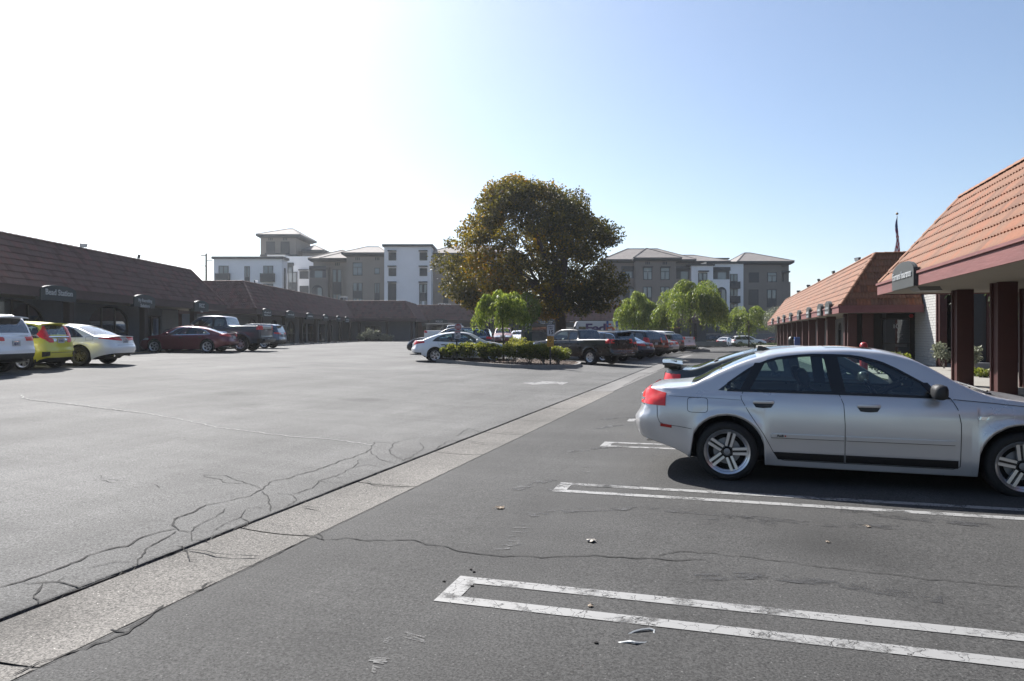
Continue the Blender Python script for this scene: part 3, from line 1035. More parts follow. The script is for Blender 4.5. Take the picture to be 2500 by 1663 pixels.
    def skin_patch(gridpts, nm, m_, parent, lift=.004, thick=0.0, smooth=True):
        """gridpts: rows of (loc, normal)"""
        mb = MB(); R_ = len(gridpts); C_ = len(gridpts[0])
        for row in gridpts:
            for (p, q) in row:
                if p is None: return None
                mb.v.append(tuple(p + q * (lift + thick)))
        for a in range(R_ - 1):
            for b in range(C_ - 1):
                k = a * C_ + b; mb.f.append((k, k + 1, k + C_ + 1, k + C_)); mb.mi.append(0)
        if thick:
            base = len(mb.v); ring = [(0, b) for b in range(C_)] + [(a, C_ - 1) for a in range(1, R_)] + [(R_ - 1, b) for b in range(C_ - 2, -1, -1)] + [(a, 0) for a in range(R_ - 2, 0, -1)]
            for (a, b) in ring:
                p, q = gridpts[a][b]; mb.v.append(tuple(p + q * (-.01)))
            m2 = len(ring)
            for i in range(m2):
                a, b = ring[i]; c, d = ring[(i + 1) % m2]
                mb.f.append((a * C_ + b, base + i, base + (i + 1) % m2, c * C_ + d)); mb.mi.append(0)
        me = mb.mesh(nm, m_, smooth, 50); fixn(me)
        return link(nm, me, parent)
    def end_light(t0, t1, zl, zh, end, sg, nm, m_, nt_=9, nz_=3, lift=.005, thick=.008, parent=None):
        """zl, zh: functions of s in 0..1 from t0 to t1"""
        g = []
        for a in range(nz_ + 1):
            row = []
            for b in range(nt_ + 1):
                s = b / nt_; t = lerp(t0, t1, s)
                row.append(corner(t, lerp(zl(s), zh(s), a / nz_), end, sg))
            g.append(row)
        return skin_patch(g, nm, m_, parent or root, lift, thick)
    def side_patch(pts_lo, pts_hi, sg, nm, m_, parent=None, nz_=2, lift=.004, thick=.0):
        g = []
        for a in range(nz_ + 1):
            g.append([side(lerp(l[0], h[0], a / nz_), lerp(l[1], h[1], a / nz_), sg) for l, h in zip(pts_lo, pts_hi)])
        return skin_patch(g, nm, m_, parent or root, lift, thick)
    def seam(pts, sg, nm='door_seam', w=.006, lift=.0032, parent=None):
        pts = [Vector((p[0], p[1])) for p in pts]; out = []
        for a, b in zip(pts[:-1], pts[1:]):
            k = max(1, int((b - a).length / .05)); out += [a.lerp(b, i / k) for i in range(k)]
        out.append(pts[-1]); lo2 = []; hi2 = []
        for i, c in enumerate(out):
            d = (out[min(i + 1, len(out) - 1)] - out[max(i - 1, 0)]).normalized(); s_ = Vector((-d.y, d.x)) * w / 2
            lo2.append(c - s_); hi2.append(c + s_)
        return side_patch(lo2, hi2, sg, nm, M_TRIM, parent, 1, lift)
    # --- wheels
    tyre, rim = wheel_mesh(r, S['rim'], S.get('tw', .215), S['style'], S.get('dark_rim', False), 40 if detail > 1 else 24)
    for xc in axles:
        for sg in (1, -1):
            wq = bpy.data.objects.new('wheel', None); COL.objects.link(wq); wq.parent = root; wq.empty_display_size = .1
            wq.location = (xc, sg * (width(xc) + S.get('wout', 0) - S.get('tw', .215) / 2 - .012), r)
            wq.rotation_euler = (0, RND.uniform(0, 1.2) if name != 'silver_sedan' else (.25 if xc == 0 else -.1), 0 if sg < 0 else pi)
            link('tyre', tyre, wq); link('rim', rim, wq)
    for xc in axles:
        for sg in (1, -1):
            mb = MB(); yl = sg * (width(xc) - S.get('tw', .215) - .07)
            ring = [(xc + AR * 1.02 * cos(pi * i / 12), yl, r + AR * 1.02 * sin(pi * i / 12)) for i in range(13)]
            zb_ = min(sill(xc), r) - .0
            mb.poly(ring + [(xc - AR * 1.02, yl, zb_), (xc + AR * 1.02, yl, zb_)])
            mb.build('wheel_liner', M_UNDER, root)
    # --- cabin: floor, seats, wheel, dash
    zfl = S['sill'][len(S['sill']) // 2][1] + .08
    zs = S.get('seat_z', zfl + .28)
    if S.get('cabin', 1):
        mb = MB(); xb = rw[0] + .12 if S.get('sedan', 1) else x0 + .25
        yf = W - .16
        mb.box(min(xb, da + .2) if S.get('sedan', 1) else xb, ws[0] - .1, -yf, yf, zfl, zfl + .03)
        bz = belt(wb * .5) - .05
        for sg in (-1, 1):                          # door cards
            mb.box(da + .25, ws[0] - .35, sg * yf - .02, sg * yf + .02, zfl, bz)
        if S.get('sedan', 1): mb.box(rw[0] + .05, rw[0] + .55, -yf + .1, yf - .1, belt(rw[0]) - .12, belt(rw[0]) - .06)
        mb.build('cabin_floor', M_CABIN, root)
        mb = MB(); mb.bbox(ws[0] - .55, ws[0] + .02, -yf, yf, bz - .28, bz + .005, .05)
        mb.build('dashboard', M_CABIN, root, True, 40)
        for (sx, w_, ys) in S['seats']:
            for y_ in ys:
                mb = MB()
                mb.bbox(sx - .02, sx + .5, y_ - w_ / 2, y_ + w_ / 2, zs - .16, zs, .06)
                bk = MB()
                bk.bbox(-.065, .065, y_ - w_ / 2, y_ + w_ / 2, 0, .56, .06)
                bk.bbox(-.03, .03, y_ - .01, y_ + .01, .5, .64, .008)
                a_ = radians(-20)
                bk.bbox(-.05, .05, y_ - .13, y_ + .13, .6, .79, .045)
                Mx = Matrix.Translation((sx, 0, zs - .08)) @ Matrix.Rotation(a_, 4, 'Y')
                i0 = len(mb.v)
                mb.v += [tuple(Mx @ Vector(p)) for p in bk.v]; mb.f += [tuple(i0 + q for q in f) for f in bk.f]; mb.mi += bk.mi
                mb.build('seat', S.get('seat_mat', M_CABIN), root, True, 45)
        mb = MB(); sx = S['seats'][0][0]
        Ms = Matrix.Translation((sx + .58, .36, zs + .34)) @ Matrix.Rotation(radians(62), 4, 'Y')
        mb.lathe([(.185 + .016 * cos(a), .016 * sin(a)) for a in [2 * pi * i / 8 for i in range(8)]], 24, Ms, closed=True)
        for a in (0, 2.2, 4.1): mb.tube([Ms @ Vector((0, 0, 0)), Ms @ Vector((.18 * cos(a), .18 * sin(a), 0))], .02, 6)
        mb.tube([Ms @ Vector((0, 0, 0)), Ms @ Vector((0, 0, .3))], .035, 8)
        mb.build('steering_wheel', M_TRIM, root, True, 40)
    # --- window trim: frame and pillars
    fr = S.get('frame', .022)
    if S.get('pillars', 1):
        for sg in (1, -1):
            for (xb_, xt_, w_) in S['pill']:
                zb_, zt_ = dlo(xb_), dhi(xt_)
                g_lo = [(xb_ - w_ / 2, zb_ - .003), (xb_ + w_ / 2, zb_ - .003)]; g_hi = [(xt_ - w_ / 2, zt_ + .003), (xt_ + w_ / 2, zt_ + .003)]
                side_patch(g_lo, g_hi, sg, 'pillar', S.get('pill_mat', M_TRIM), nz_=5, lift=.004)
    xsd = [x for x in xs if da <= x <= db]
    for sg in (1, -1):
        if S.get('frames', 1):
            lo2 = [(x, dlo(x) - .004) for x in xsd]; hi2 = [(x, min(dlo(x) + fr, dhi(x))) for x in xsd]
            side_patch(lo2, hi2, sg, 'window_trim', S.get('trim_mat', M_TRIM), nz_=1, lift=.0045)
            lo2 = [(x, max(dhi(x) - fr, dlo(x))) for x in xsd]; hi2 = [(x, dhi(x) + .004) for x in xsd]
            side_patch(lo2, hi2, sg, 'window_trim', S.get('trim_mat', M_TRIM), nz_=1, lift=.005)
    # --- seams, handles, mirrors
    for sg in (1, -1):
        for s_ in S.get('seams', []): seam(s_, sg, w=.006 if detail > 1 else .011)
        for (hx, hz) in S.get('handles', []):
            g = [side(hx + dx, hz + dz, sg) for dx, dz in ((-.1, 0), (.1, 0))]
            if g[0][0] is None: continue
            d = None
            for dd, (a, b) in enumerate(doors):
                if a < hx < b: d = dob.get((dd, 0 if sg > 0 else 1))
            side_patch([(hx - .075 + .015 * k, hz - .042 - .006 * sin(pi * k / 10)) for k in range(11)], [(hx - .105 + .021 * k, hz + .002) for k in range(11)], sg, 'handle_recess', M_TRIM, d or root, 2, .005)
            mb = MB(); c0 = (g[0][0] + g[1][0]) / 2
            mb.bbox(hx - .105, hx + .105, c0.y - .004 if sg > 0 else c0.y - .024, c0.y + .024 if sg > 0 else c0.y + .004, hz - .004, hz + .034, .012)
            mb.build('handle', S.get('handle_mat', body), d or root, True, 40)
        mx_, mz_ = S['mirror']
        yb_ = None; p, q = side(mx_ - .04, mz_ - .02, sg)
        if p:
            mb = MB(); ya_, yb2 = sorted((p.y + sg * .05, p.y + sg * .25))
            mb.bbox(mx_ - .05, mx_ + .075, ya_, yb2, mz_ - .07, mz_ + .075, .045)
            mb.tube([(mx_, p.y - sg * .02, mz_ - .055), (mx_, p.y + sg * .07, mz_ - .04)], .022, 6)
            mb.build('mirror', S.get('mirror_mat', body), root, True, 60)
    # --- lamps
    for fn in S.get('extras', []):
        fn(dict(root=root, corner=corner, side=side, hit=hit, end_light=end_light, side_patch=side_patch, seam=seam, skin=skin_patch, S=S, x0=x0, x1=x1, W=W, wb=wb, body=body, top=top, belt=belt, dob=dob, width=width, V=V, detail=detail, dlo=dlo, dhi=dhi))
    return root

# ---- furniture shared by many cars
def tail(t0, t1, zl, zh, m_=None, both=True, parts=1, name='taillight'):
    def f(c):
        for sg in (1, -1):
            c['end_light'](t0, t1, zl if callable(zl) else (lambda s: zl), zh if callable(zh) else (lambda s: zh), 0, sg, name, m_ or M_RED)
    return f
def headl(t0, t1, zl, zh, m_=None):
    def f(c):
        for sg in (1, -1):
            c['end_light'](t0, t1, zl if callable(zl) else (lambda s: zl), zh if callable(zh) else (lambda s: zh), 1, sg, 'headlight', m_ or M_LAMP)
    return f
def front_panel(y, z0, z1, m_, name='grille', nz=3):
    def f(c):
        g = [[c['hit']((c['x1'] + 2, -y + 2 * y * b / 8, lerp(z0, z1, a / nz)), (-1, 0, 0)) for b in range(9)] for a in range(nz + 1)]
        c['skin'](g, name, m_, c['root'], .005, .006)
    return f
def rear_panel(y0, y1, z0, z1, m_, name='rear_panel', lift=.004, thick=.004, nz=3):
    def f(c):
        g = [[c['hit']((c['x0'] - 2, lerp(y0, y1, b / 6), lerp(z0, z1, a / nz)), (1, 0, 0)) for b in range(7)] for a in range(nz + 1)]
        c['skin'](g, name, m_, c['root'], lift, thick)
    return f
def plate(z, txt='', y=0, front=False):
    def f(c):
        end = 1 if front else -1
        p, q = c['hit']((c['x0'] - 2 if not front else c['x1'] + 2, y, z), (1, 0, 0) if not front else (-1, 0, 0))
        if not p: return
        o = MB().bbox(-.006, .006, -.155, .155, -.077, .077, .004).build('licence_plate', M_PLATE, c['root'])
        o.location = (p.x + end * .012, y, z)
        o.rotation_euler = (0, atan2(q.z, abs(q.x)) * (1 if front else -1) * -1 * (-1), 0) if False else (0, 0, 0)
        if txt:
            lettering(txt, M_PLATETXT, o, (end * .008, 0, -.012), (radians(90), 0, radians(-90 if not front else 90)), .085, .002, .001)
            MB().box(end * .0065, end * .0085, -.09, .09, .045, .062).build('plate_header', M_REDREFL, o)
    return f
def roof_rails(h=.045):
    def f(c):
        for sg in (1, -1):
            xs = [lerp(c['S']['roofx'][0], c['S']['roofx'][1], i / 12) for i in range(13)]
            pts = []
            for i, x in enumerate(xs):
                y = None
                for yy in [c['W'] - .1 - .02 * k for k in range(25)]:
                    p, q = c['hit']((x, sg * yy, 4), (0, 0, -1))
                    if p and p.z > c['top'](x) - .085: break
                pts.append((x, p.y - sg * .03, p.z + (h if 0 < i < 12 else 0.0)))
            MB().tube(pts, .017, 6).build('roof_rail', M_ALLOY if c['S'].get('rail_silver', 1) else M_TRIM, c['root'], True, 60)
    return f
def spoiler(x, z, half, chord=.2, th=.03, drop=.03, m_=None, legs=False, sweep=.06):
    def f(c):
        mb = MB(); N = 10; i0 = 0
        for i in range(N + 1):
            t = -1 + 2 * i / N; y = t * half; dz = -drop * t * t; dx = sweep * t * t
            for (ax, az) in ((0, th), (chord * .35, th * 1.0), (chord, th * .25), (chord, 0), (0, 0)):
                mb.v.append((x + ax + dx, y, z + az + dz))
        for i in range(N):
            for k in range(5):
                a = i * 5 + k; b = i * 5 + (k + 1) % 5; mb.f.append((a, a + 5, b + 5, b)); mb.mi.append(0)
        for e in (0, N): mb.f.append(tuple(e * 5 + k for k in range(5))); mb.mi.append(0)
        if legs:
            for sg in (-1, 1): mb.bbox(x + chord * .15, x + chord * .8, sg * half * .6 - .02, sg * half * .6 + .02, z - legs, z + .02, .012)
        me = mb.mesh('spoiler', m_ or c['body'], True, 40); fixn(me); link('spoiler', me, c['root'])
    return f
def antenna(x, kind='fin'):
    def f(c):
        p, q = c['hit']((x, 0, 4), (0, 0, -1))
        mb = MB()
        if kind == 'fin':
            for k in range(2):
                pass
            prof = [(-.10, 0), (.09, 0), (.02, .03), (-.05, .055), (-.085, .055)]
            pts = [(x + a, -.02, p.z - .008 + b) for a, b in prof]
            mb.prism(pts, (0, .04, 0))
        else:
            mb.tube([(x, 0, p.z - .02), (x - .02, 0, p.z + .03), (x - .2, 0, p.z + .25)], [.012, .006, .003], 6)
        mb.build('antenna', M_TRIM, c['root'])
    return f
def exhaust(z, ys, r=.035):
    def f(c):
        for y in ys:
            MB().tube([(c['x0'] + .4, y, z + .02), (c['x0'] + .13, y, z)], r, 12).build('exhaust_pipe', M_CHROME, c['root'], True, 60)
    return f

# ---- shape sheets (metres; x forward from the rear axle)
SEDAN = dict(ro=1.05, wb=2.645, fo=.89, w=1.772, h=1.427, r=.318, rim=.225, arch=.375, style='double5', tw=.235,
    top=[(-1.05, .90), (-1.0, .955), (-.88, .985), (-.44, 1.025), (-.1, 1.18), (.25, 1.325), (.5, 1.388), (.85, 1.42), (1.15, 1.427), (1.5, 1.405), (1.72, 1.352), (2.38, 1.0), (2.5, .972), (2.9, .915), (3.2, .84), (3.42, .74), (3.535, .60)],
    belt=[(-1.05, .80), (-.8, .885), (0, .925), (1.2, .915), (2.2, .89), (2.9, .83), (3.3, .74), (3.535, .55)],
    sill=[(-1.05, .42), (-.95, .40), (-.45, .26), (-.38, .205), (0, .2), (1.3, .19), (2.9, .2), (3.3, .22), (3.535, .28)],
    dlo_lo=[(-.10, .957), (1.0, .948), (2.06, .93)],
    dlo_hi=[(-.10, .958), (.05, 1.07), (.3, 1.235), (.55, 1.315), (.9, 1.345), (1.2, 1.338), (1.45, 1.285), (1.8, 1.10), (2.06, .932)],
    windshield=(2.34, 1.75), rearglass=(-.40, .30), splits=[.26, 1.03], pill=[(.17, .33, .10), (1.08, 1.01, .13), (1.96, 1.84, .07)],
    doors=[(.15, 1.11), (1.11, 2.12)], crown=.036, tum=.40, crease=[(.80, .012, .03), (.33, .008, .05)],
    seams=[[(.16, .95), (.14, .905), (.145, .87), (.225, .73), (.36, .525), (.455, .345), (.50, .28), (.56, .262)], [(.56, .262), (2.07, .262)], [(1.08, .945), (1.115, .85), (1.125, .65), (1.125, .265)], [(2.06, .93), (2.105, .84), (2.13, .70), (2.125, .29), (2.07, .262)]],
    handles=[(.36, .84), (1.34, .83)], mirror=(1.92, 1.0), rear_dx=[(.3, .10), (.42, .045), (.52, .008), (.63, 0), (.675, .045), (.85, .085), (1.0, .10)],
    front_dx=[(.2, .12), (.42, .0), (.58, .02), (.8, .22)], seats=[(1.02, .5, (-.36, .36)), (.2, .5, (-.42, 0, .42))], seat_z=.52, roofx=(.4, 1.6), wout=.006)

def scaled(S, **kw):
    T = dict(S); ro, wb, fo, h = (kw.get(k, S[k]) for k in ('ro', 'wb', 'fo', 'h')); kz = h / S['h']
    def mx(x):
        if x < 0: return x * ro / S['ro']
        if x <= S['wb']: return x * wb / S['wb']
        return wb + (x - S['wb']) * fo / S['fo']
    pm = lambda L: [(mx(x), z * kz) for x, z in L]
    for k in ('top', 'belt', 'dlo_lo', 'dlo_hi', 'handles'): T[k] = pm(S[k])
    T['sill'] = [(mx(x), z) for x, z in S['sill']]
    T['seams'] = [pm(s) for s in S['seams']]
    for k in ('windshield', 'rearglass', 'splits', 'roofx'): T[k] = type(S[k])(mx(x) for x in S[k])
    T['pill'] = [(mx(a), mx(b), c) for a, b, c in S['pill']]
    T['doors'] = [(mx(a), mx(b)) for a, b in S['doors']]
    T['mirror'] = (mx(S['mirror'][0]), S['mirror'][1] * kz)
    T['rear_dx'] = [(z * kz, d) for z, d in S['rear_dx']]; T['front_dx'] = [(z * kz, d) for z, d in S['front_dx']]
    T['seats'] = [(mx(a), b, c) for a, b, c in S['seats']]; T['seat_z'] = S['seat_z'] * kz
    T['crease'] = [(z * kz, a, b) for z, a, b in S['crease']]
    T['arch'] = kw.get('r', S['r']) + .057
    T.update(kw)
    return T

FAST = scaled(SEDAN, ro=1.1, wb=2.83, fo=.95, w=1.86, h=1.45, r=.345, rim=.24, style='swirl5',
    top=[(-1.1, .93), (-1.05, 1.0), (-.95, 1.035), (-.75, 1.05), (-.3, 1.2), (.2, 1.345), (.6, 1.41), (1.0, 1.445), (1.3, 1.45), (1.65, 1.42), (1.9, 1.355), (2.62, 1.0), (2.75, .975), (3.2, .91), (3.55, .82), (3.7, .74), (3.78, .62)])
FAST['rearglass'] = (-.68, .28); FAST['dlo_lo'] = [(-.12, 1.0), (1.0, .965), (2.28, .94)]
FAST['dlo_hi'] = [(-.12, 1.005), (.05, 1.14), (.3, 1.26), (.6, 1.335), (1.0, 1.37), (1.3, 1.37), (1.6, 1.32), (1.95, 1.13), (2.28, .945)]
FAST['splits'] = [.16, 1.08]; FAST['pill'] = [(.14, .12, .05), (1.12, 1.06, .1)]

SUV = dict(ro=1.03, wb=2.79, fo=1.05, w=1.925, h=1.73, r=.37, rim=.245, arch=.435, style='five', tw=.235, sedan=0,
    top=[(-1.03, 1.02), (-1.01, 1.10), (-.985, 1.16), (-.86, 1.42), (-.74, 1.60), (-.66, 1.655), (0, 1.71), (.8, 1.73), (1.3, 1.705), (1.55, 1.645), (2.35, 1.205), (2.5, 1.165), (3.0, 1.11), (3.45, 1.02), (3.7, .90), (3.84, .72)],
    belt=[(-1.03, .98), (-.9, 1.05), (-.3, 1.08), (1, 1.05), (2.3, 1.02), (3.2, .97), (3.6, .88), (3.84, .66)],
    sill=[(-1.03, .42), (-.9, .40), (-.5, .30), (0, .27), (1.4, .25), (3.0, .26), (3.5, .28), (3.84, .34)],
    dlo_lo=[(-.74, 1.12), (1.0, 1.09), (2.15, 1.06)], dlo_hi=[(-.74, 1.15), (-.66, 1.36), (-.5, 1.5), (-.1, 1.575), (.8, 1.61), (1.3, 1.57), (1.75, 1.33), (2.15, 1.065)],
    windshield=(2.3, 1.58), rearglass=(-.985, -.75), splits=[.1, 1.08], pill=[(.02, .0, .09), (1.1, 1.04, .12), (2.02, 1.92, .07)],
    doors=[(.1, 1.12), (1.12, 2.2)], crown=.05, tum=.30, crease=[(.86, .008, .05), (.42, .008, .06)], taper_r=.07, taper_f=.12, Rr=.3, Rf=.5, kr=.5,
    seams=[[(.02, 1.09), (.1, .95), (.3, .72), (.47, .5), (.5, .36)], [(1.1, 1.07), (1.12, .9), (1.12, .34)], [(2.14, 1.05), (2.2, .9), (2.2, .35)], [(.5, .36), (2.2, .35)]],
    handles=[(.3, .96), (1.36, .95)], mirror=(2.0, 1.14), rear_dx=[(.4, .06), (.5, .01), (.68, 0), (.74, .04), (.95, .055), (1.2, .07)], front_dx=[(.3, .1), (.5, 0), (.8, .03), (1.0, .2)],
    seats=[(1.05, .52, (-.38, .38)), (.12, .5, (-.44, 0, .44))], seat_z=.72, roofx=(-.55, 1.45), priv_x=1.1, rear_tint=M_PRIV, cladding=.12, rear_dark=.56, front_dark=.5, wout=.004)

HATCH = scaled(SUV, ro=.66, wb=2.53, fo=.87, w=1.70, h=1.525, r=.30, rim=.205, style='multi10', cladding=0, rear_dark=.33, front_dark=.3,
    top=[(-.66, .95), (-.64, 1.02), (-.60, 1.09), (-.48, 1.32), (-.40, 1.425), (-.3, 1.465), (.2, 1.51), (.75, 1.525), (1.15, 1.49), (1.45, 1.40), (2.4, 1.03), (2.55, .985), (2.9, .91), (3.2, .78), (3.4, .6)],
    sill=[(-.66, .36), (-.5, .3), (-.38, .22), (0, .2), (1.3, .18), (2.9, .2), (3.4, .3)])
HATCH['windshield'] = (2.34, 1.5); HATCH['rearglass'] = (-.60, -.42); HATCH['rear_tint'] = M_GLASS; HATCH['priv_x'] = -9; HATCH['Rr'] = .36

PICKUP = dict(ro=1.27, wb=3.33, fo=.85, w=1.83, h=1.74, r=.37, rim=.215, arch=.44, style='six', tw=.24, sedan=0, cabin=1,
    top=[(-1.27, 1.215), (-1.25, 1.245), (-1.2, 1.25), (.62, 1.25), (.68, 1.28), (.80, 1.60), (.86, 1.68), (.98, 1.715), (1.5, 1.74), (1.95, 1.725), (2.2, 1.66), (2.85, 1.235), (2.98, 1.19), (3.4, 1.16), (3.85, 1.09), (4.1, .98), (4.18, .8)],
    belt=[(-1.27, 1.18), (-.5, 1.20), (1.5, 1.16), (2.8, 1.12), (3.6, 1.06), (4.0, .96), (4.18, .74)],
    sill=[(-1.27, .50), (-1.0, .49), (-.5, .44), (0, .42), (1.6, .40), (3.5, .42), (3.9, .42), (4.18, .44)],
    dlo_lo=[(.86, 1.2), (1.7, 1.19), (2.62, 1.165)], dlo_hi=[(.86, 1.52), (.9, 1.58), (1.1, 1.605), (1.7, 1.615), (2.0, 1.575), (2.3, 1.40), (2.62, 1.17)],
    windshield=(2.8, 2.22), rearglass=(.70, .83), splits=[1.42], pill=[(1.42, 1.42, .12)], doors=[(.84, 1.42), (1.42, 2.6)], crown=.03, tum=.30,
    crease=[(.95, .012, .06), (.60, .01, .06)], taper_r=.02, taper_f=.1, Rr=.12, Rf=.4, kr=.35, bow_r=.02, flare=.05,
    seams=[[(.84, 1.18), (.84, .46)], [(1.42, 1.18), (1.42, .46)], [(2.58, 1.15), (2.62, .9), (2.58, .46)], [(.84, .46), (2.58, .46)], [(.70, 1.2), (.70, .46)]],
    handles=[(1.62, 1.02)], mirror=(2.42, 1.24), rear_dx=[(.4, .0), (.5, 0), (.66, .0), (.70, .07), (1.3, .07)], front_dx=[(.3, .06), (.5, 0), (.8, .02), (1.1, .12)],
    seats=[(1.55, .52, (-.36, .36))], seat_z=.78, roofx=(1, 2), priv_x=1.45, rear_tint=M_PRIV, rear_dark=.0, front_dark=.5, shoulder=.03, tuck=.06, wout=.0, t0=.62)

# ---- paints
P_SILVER = paint('silver_paint', (.55, .55, .56), .55, .27)
P_WHITE = paint('white_paint', (.74, .75, .77), 0, .3)
P_PEARL = paint('pearl_white_paint', (.70, .71, .72), .1, .3)
P_YELLOW = paint('yellow_green_paint', (.56, .52, .04), .1, .3)
P_MAROON = paint('maroon_paint', (.12, .012, .024), .5, .3)
P_BLUE = paint('slate_blue_paint', (.018, .03, .048), .4, .3)
P_BLUE2 = paint('steel_blue_paint', (.07, .11, .17), .5, .3)
P_BLACK = paint('black_paint', (.008, .009, .011), .1, .25)
P_BLACK2 = paint('blue_black_paint', (.012, .017, .028), .3, .25)
P_GREY = paint('grey_paint', (.10, .105, .115), .6, .3)
P_RED = paint('dark_red_paint', (.12, .012, .012), .4, .3)
P_GREEN = paint('dark_green_grey_paint', (.035, .042, .04), .5, .38)
P_SILVER2 = paint('lexus_silver', (.42, .41, .41), .7, .3)
M_PINKRED = mat('faded_red', (.2, .04, .04), .5, coat=.5)

def car_at(X, Y, hx, hy, S, near_right=True, off=0.0):
    """ground point of the rear axle centre from a world point"""
    return (X, Y, gz(X, Y)), atan2(hy, hx)

# ---- the silver sedan in the foreground
def silver_extras(c):
    root, side_patch, seam = c['root'], c['side_patch'], c['seam']
    body = c['body']
    for sg in (1, -1):
        # tail lamps: red lens with clear reversing strip
        o = c['end_light'](-.16, .95, lambda s: .79 - .012 * s, lambda s: .965 - .06 * max(0, s - .45) * 1.6, 0, sg, 'taillight', M_RED, 14, 4, .004, .01)
        c['end_light'](-.14, .35, lambda s: .815, lambda s: .845, 0, sg, 'reversing_lens', M_LAMP, 8, 2, .012, .006, parent=o)
        side_patch([(-.69 + .012 * k, .557 - .0012 * k) for k in range(11)], [(-.69 + .012 * k, .588 - .0012 * k) for k in range(11)], sg, 'side_marker', M_REDREFL, None, 2, .002, .006)
        # rub strips, one per door, over the black lower sill
        for d, (a, b) in enumerate(((.435, 1.115), (1.135, 2.08))):
            n = 16; lo = [(a + (b - a) * k / n, .497) for k in range(n + 1)]; hi = [(x, .535) for x, z in lo]
            o = side_patch(lo, hi, sg, 'rub_strip', body, c['dob'].get((d, 0 if sg > 0 else 1)), 3, .003, .02)
            seam([(a, .492), (b, .492)], sg, 'strip_shadow', .008)  # thin dark line drawn as the shadow under the strip
            a2, b2 = ((.50, 1.118), (1.132, 2.11))[d]
            lo = [(a2 + (b2 - a2) * k / n, .268) for k in range(n + 1)]; hi = [(x - (.045 if k == 0 and d == 0 else 0), .345) for k, (x, z) in enumerate(lo)]
            side_patch(lo, hi, sg, 'lower_door_trim', M_TRIM, c['dob'].get((d, 0 if sg > 0 else 1)), 2, .003)
        # front repeater
        side_patch([(2.27 + .009 * k, .745) for k in range(11)], [(2.27 + .009 * k, .775) for k in range(11)], sg, 'side_repeater', M_LAMP, None, 2, .003, .004)
        # bumper and panel seams
        seam([(-.73, .80), (-.725, .66), (-.70, .60), (-.64, .575), (-.5, .565), (-.36, .545)], sg, 'bumper_seam', .005)
        seam([(-.60, .885), (-.1, .875), (.14, .865)], sg, 'shoulder_seam', .003)
        seam([(.30, .335), (.45, .335)], sg, 'sill_seam', .005)
        seam([(2.13, .335), (2.30, .335)], sg, 'sill_seam', .005)
        seam([(2.08, .925), (2.4, .90), (2.9, .85), (3.2, .78)], sg, 'hood_seam', .005)
    # fuel flap on the near side
    cx_, cz_ = -.30, .80; w_, h_ = .105, .078
    pts = [(cx_ + w_ * (abs(cos(a)) ** .35) * (1 if cos(a) > 0 else -1), cz_ + h_ * (abs(sin(a)) ** .35) * (1 if sin(a) > 0 else -1)) for a in [2 * pi * i / 40 for i in range(41)]]
    seam(pts, -1, 'fuel_flap_seam', .005)
    # lettering on the rub strip
    p, q = c['side'](.53, .516, -1)
    lettering('Audi', M_TRIM, root, (.52, p.y - .028, .516), (radians(90), 0, 0), .034, .0012, .001, name='badge_lettering')
    MB().box(.56, .575, p.y - .0295, p.y - .0275, .508, .524).build('badge_mark', M_REDREFL, root)
    exhaust(.385, (.60, .52, -.60, -.52), .03)(c)
    plate(.78)(c); antenna(.42)(c)
    tail_b = rear_panel(-.35, .35, .86, .875, M_CHROME, 'trunk_trim'); tail_b(c)
    # dark band across the top of the rear window, heater lines below
    # sunroof
    g = [[c['hit']((1.0 + .45 * a / 5, -.42 + .84 * b / 6, 4), (0, 0, -1)) for b in range(7)] for a in range(6)]
    c['skin'](g, 'sunroof', mat('sunroof_glass', (.015, .016, .018), .06, coat=1), root, .003)
    # wipers and cowl
    mb = MB(); mb.bbox(2.30, 2.46, -.62, .62, .955, .985, .012); mb.build('cowl', M_TRIM, root)
    for y in (-.1, -.62):
        mb = MB(); mb.tube([(2.42, y, 1.0), (2.33, y + .25, 1.035), (2.28, y + .5, 1.06)], .011, 5); mb.build('wiper', M_TRIM, root)
SIL = scaled(SEDAN, ro=.99); SIL['arch'] = .375; SIL['mirror_mat'] = M_PLAST; SIL['extras'] = [silver_extras, headl(-.3, 1.25, lambda s: .58 + .05 * s, lambda s: .68 + .07 * s), front_panel(.35, .3, .7, M_TRIM)]
SIL['flare'] = .026
HEAD_A4 = atan2(-.309, .951)
_hx, _hy = cos(HEAD_A4), sin(HEAD_A4)
make_car('silver_sedan', 'silver four-door sedan parked in the foreground with red taillights', SIL, P_SILVER, (2.27 - .83 * _hy * 1.0 * 1.0, 7.21 + .83 * _hx, .01), HEAD_A4)

# ---- the other cars
TL = lambda a, b: (lambda s: a + (b - a) * s)
def put(name, label, S, pnt, rx, ry, hd, cat='car', group=None, detail=2, lift=0.0):
    make_car(name, label, S, pnt, (rx, ry, gz(rx, ry) + lift), hd, cat, group, detail)
def at_rear(xr, yc, hd, S):
    """rear bumper centre -> rear axle"""
    return xr + S['ro'] * cos(hd), yc + S['ro'] * sin(hd)
HL = pi          # nose to the left
GL = 'cars parked nose-in along the left shops'
# white crossover at the frame edge
S = dict(SUV); S['extras'] = [tail(-.12, .9, TL(.93, .93), TL(1.04, 1.07)), rear_panel(-.56, .56, 1.06, 1.075, M_CHROME, 'trunk_trim'), plate(.86, '8JLK1'), roof_rails(), antenna(-.45), headl(-.3, 1.2, TL(.85, .88), TL(.95, .98)), spoiler(-1.0, 1.60, .62, .34, .03, .03), exhaust(.42, (-.5, .5), .03)]
S['rearglass'] = (-.985, -.76)
p = at_rear(-14.05, 19.35, HL, S); put('crossover', 'white crossover with black lower bumper at the left frame edge', S, P_WHITE, *p, HL, group=GL)
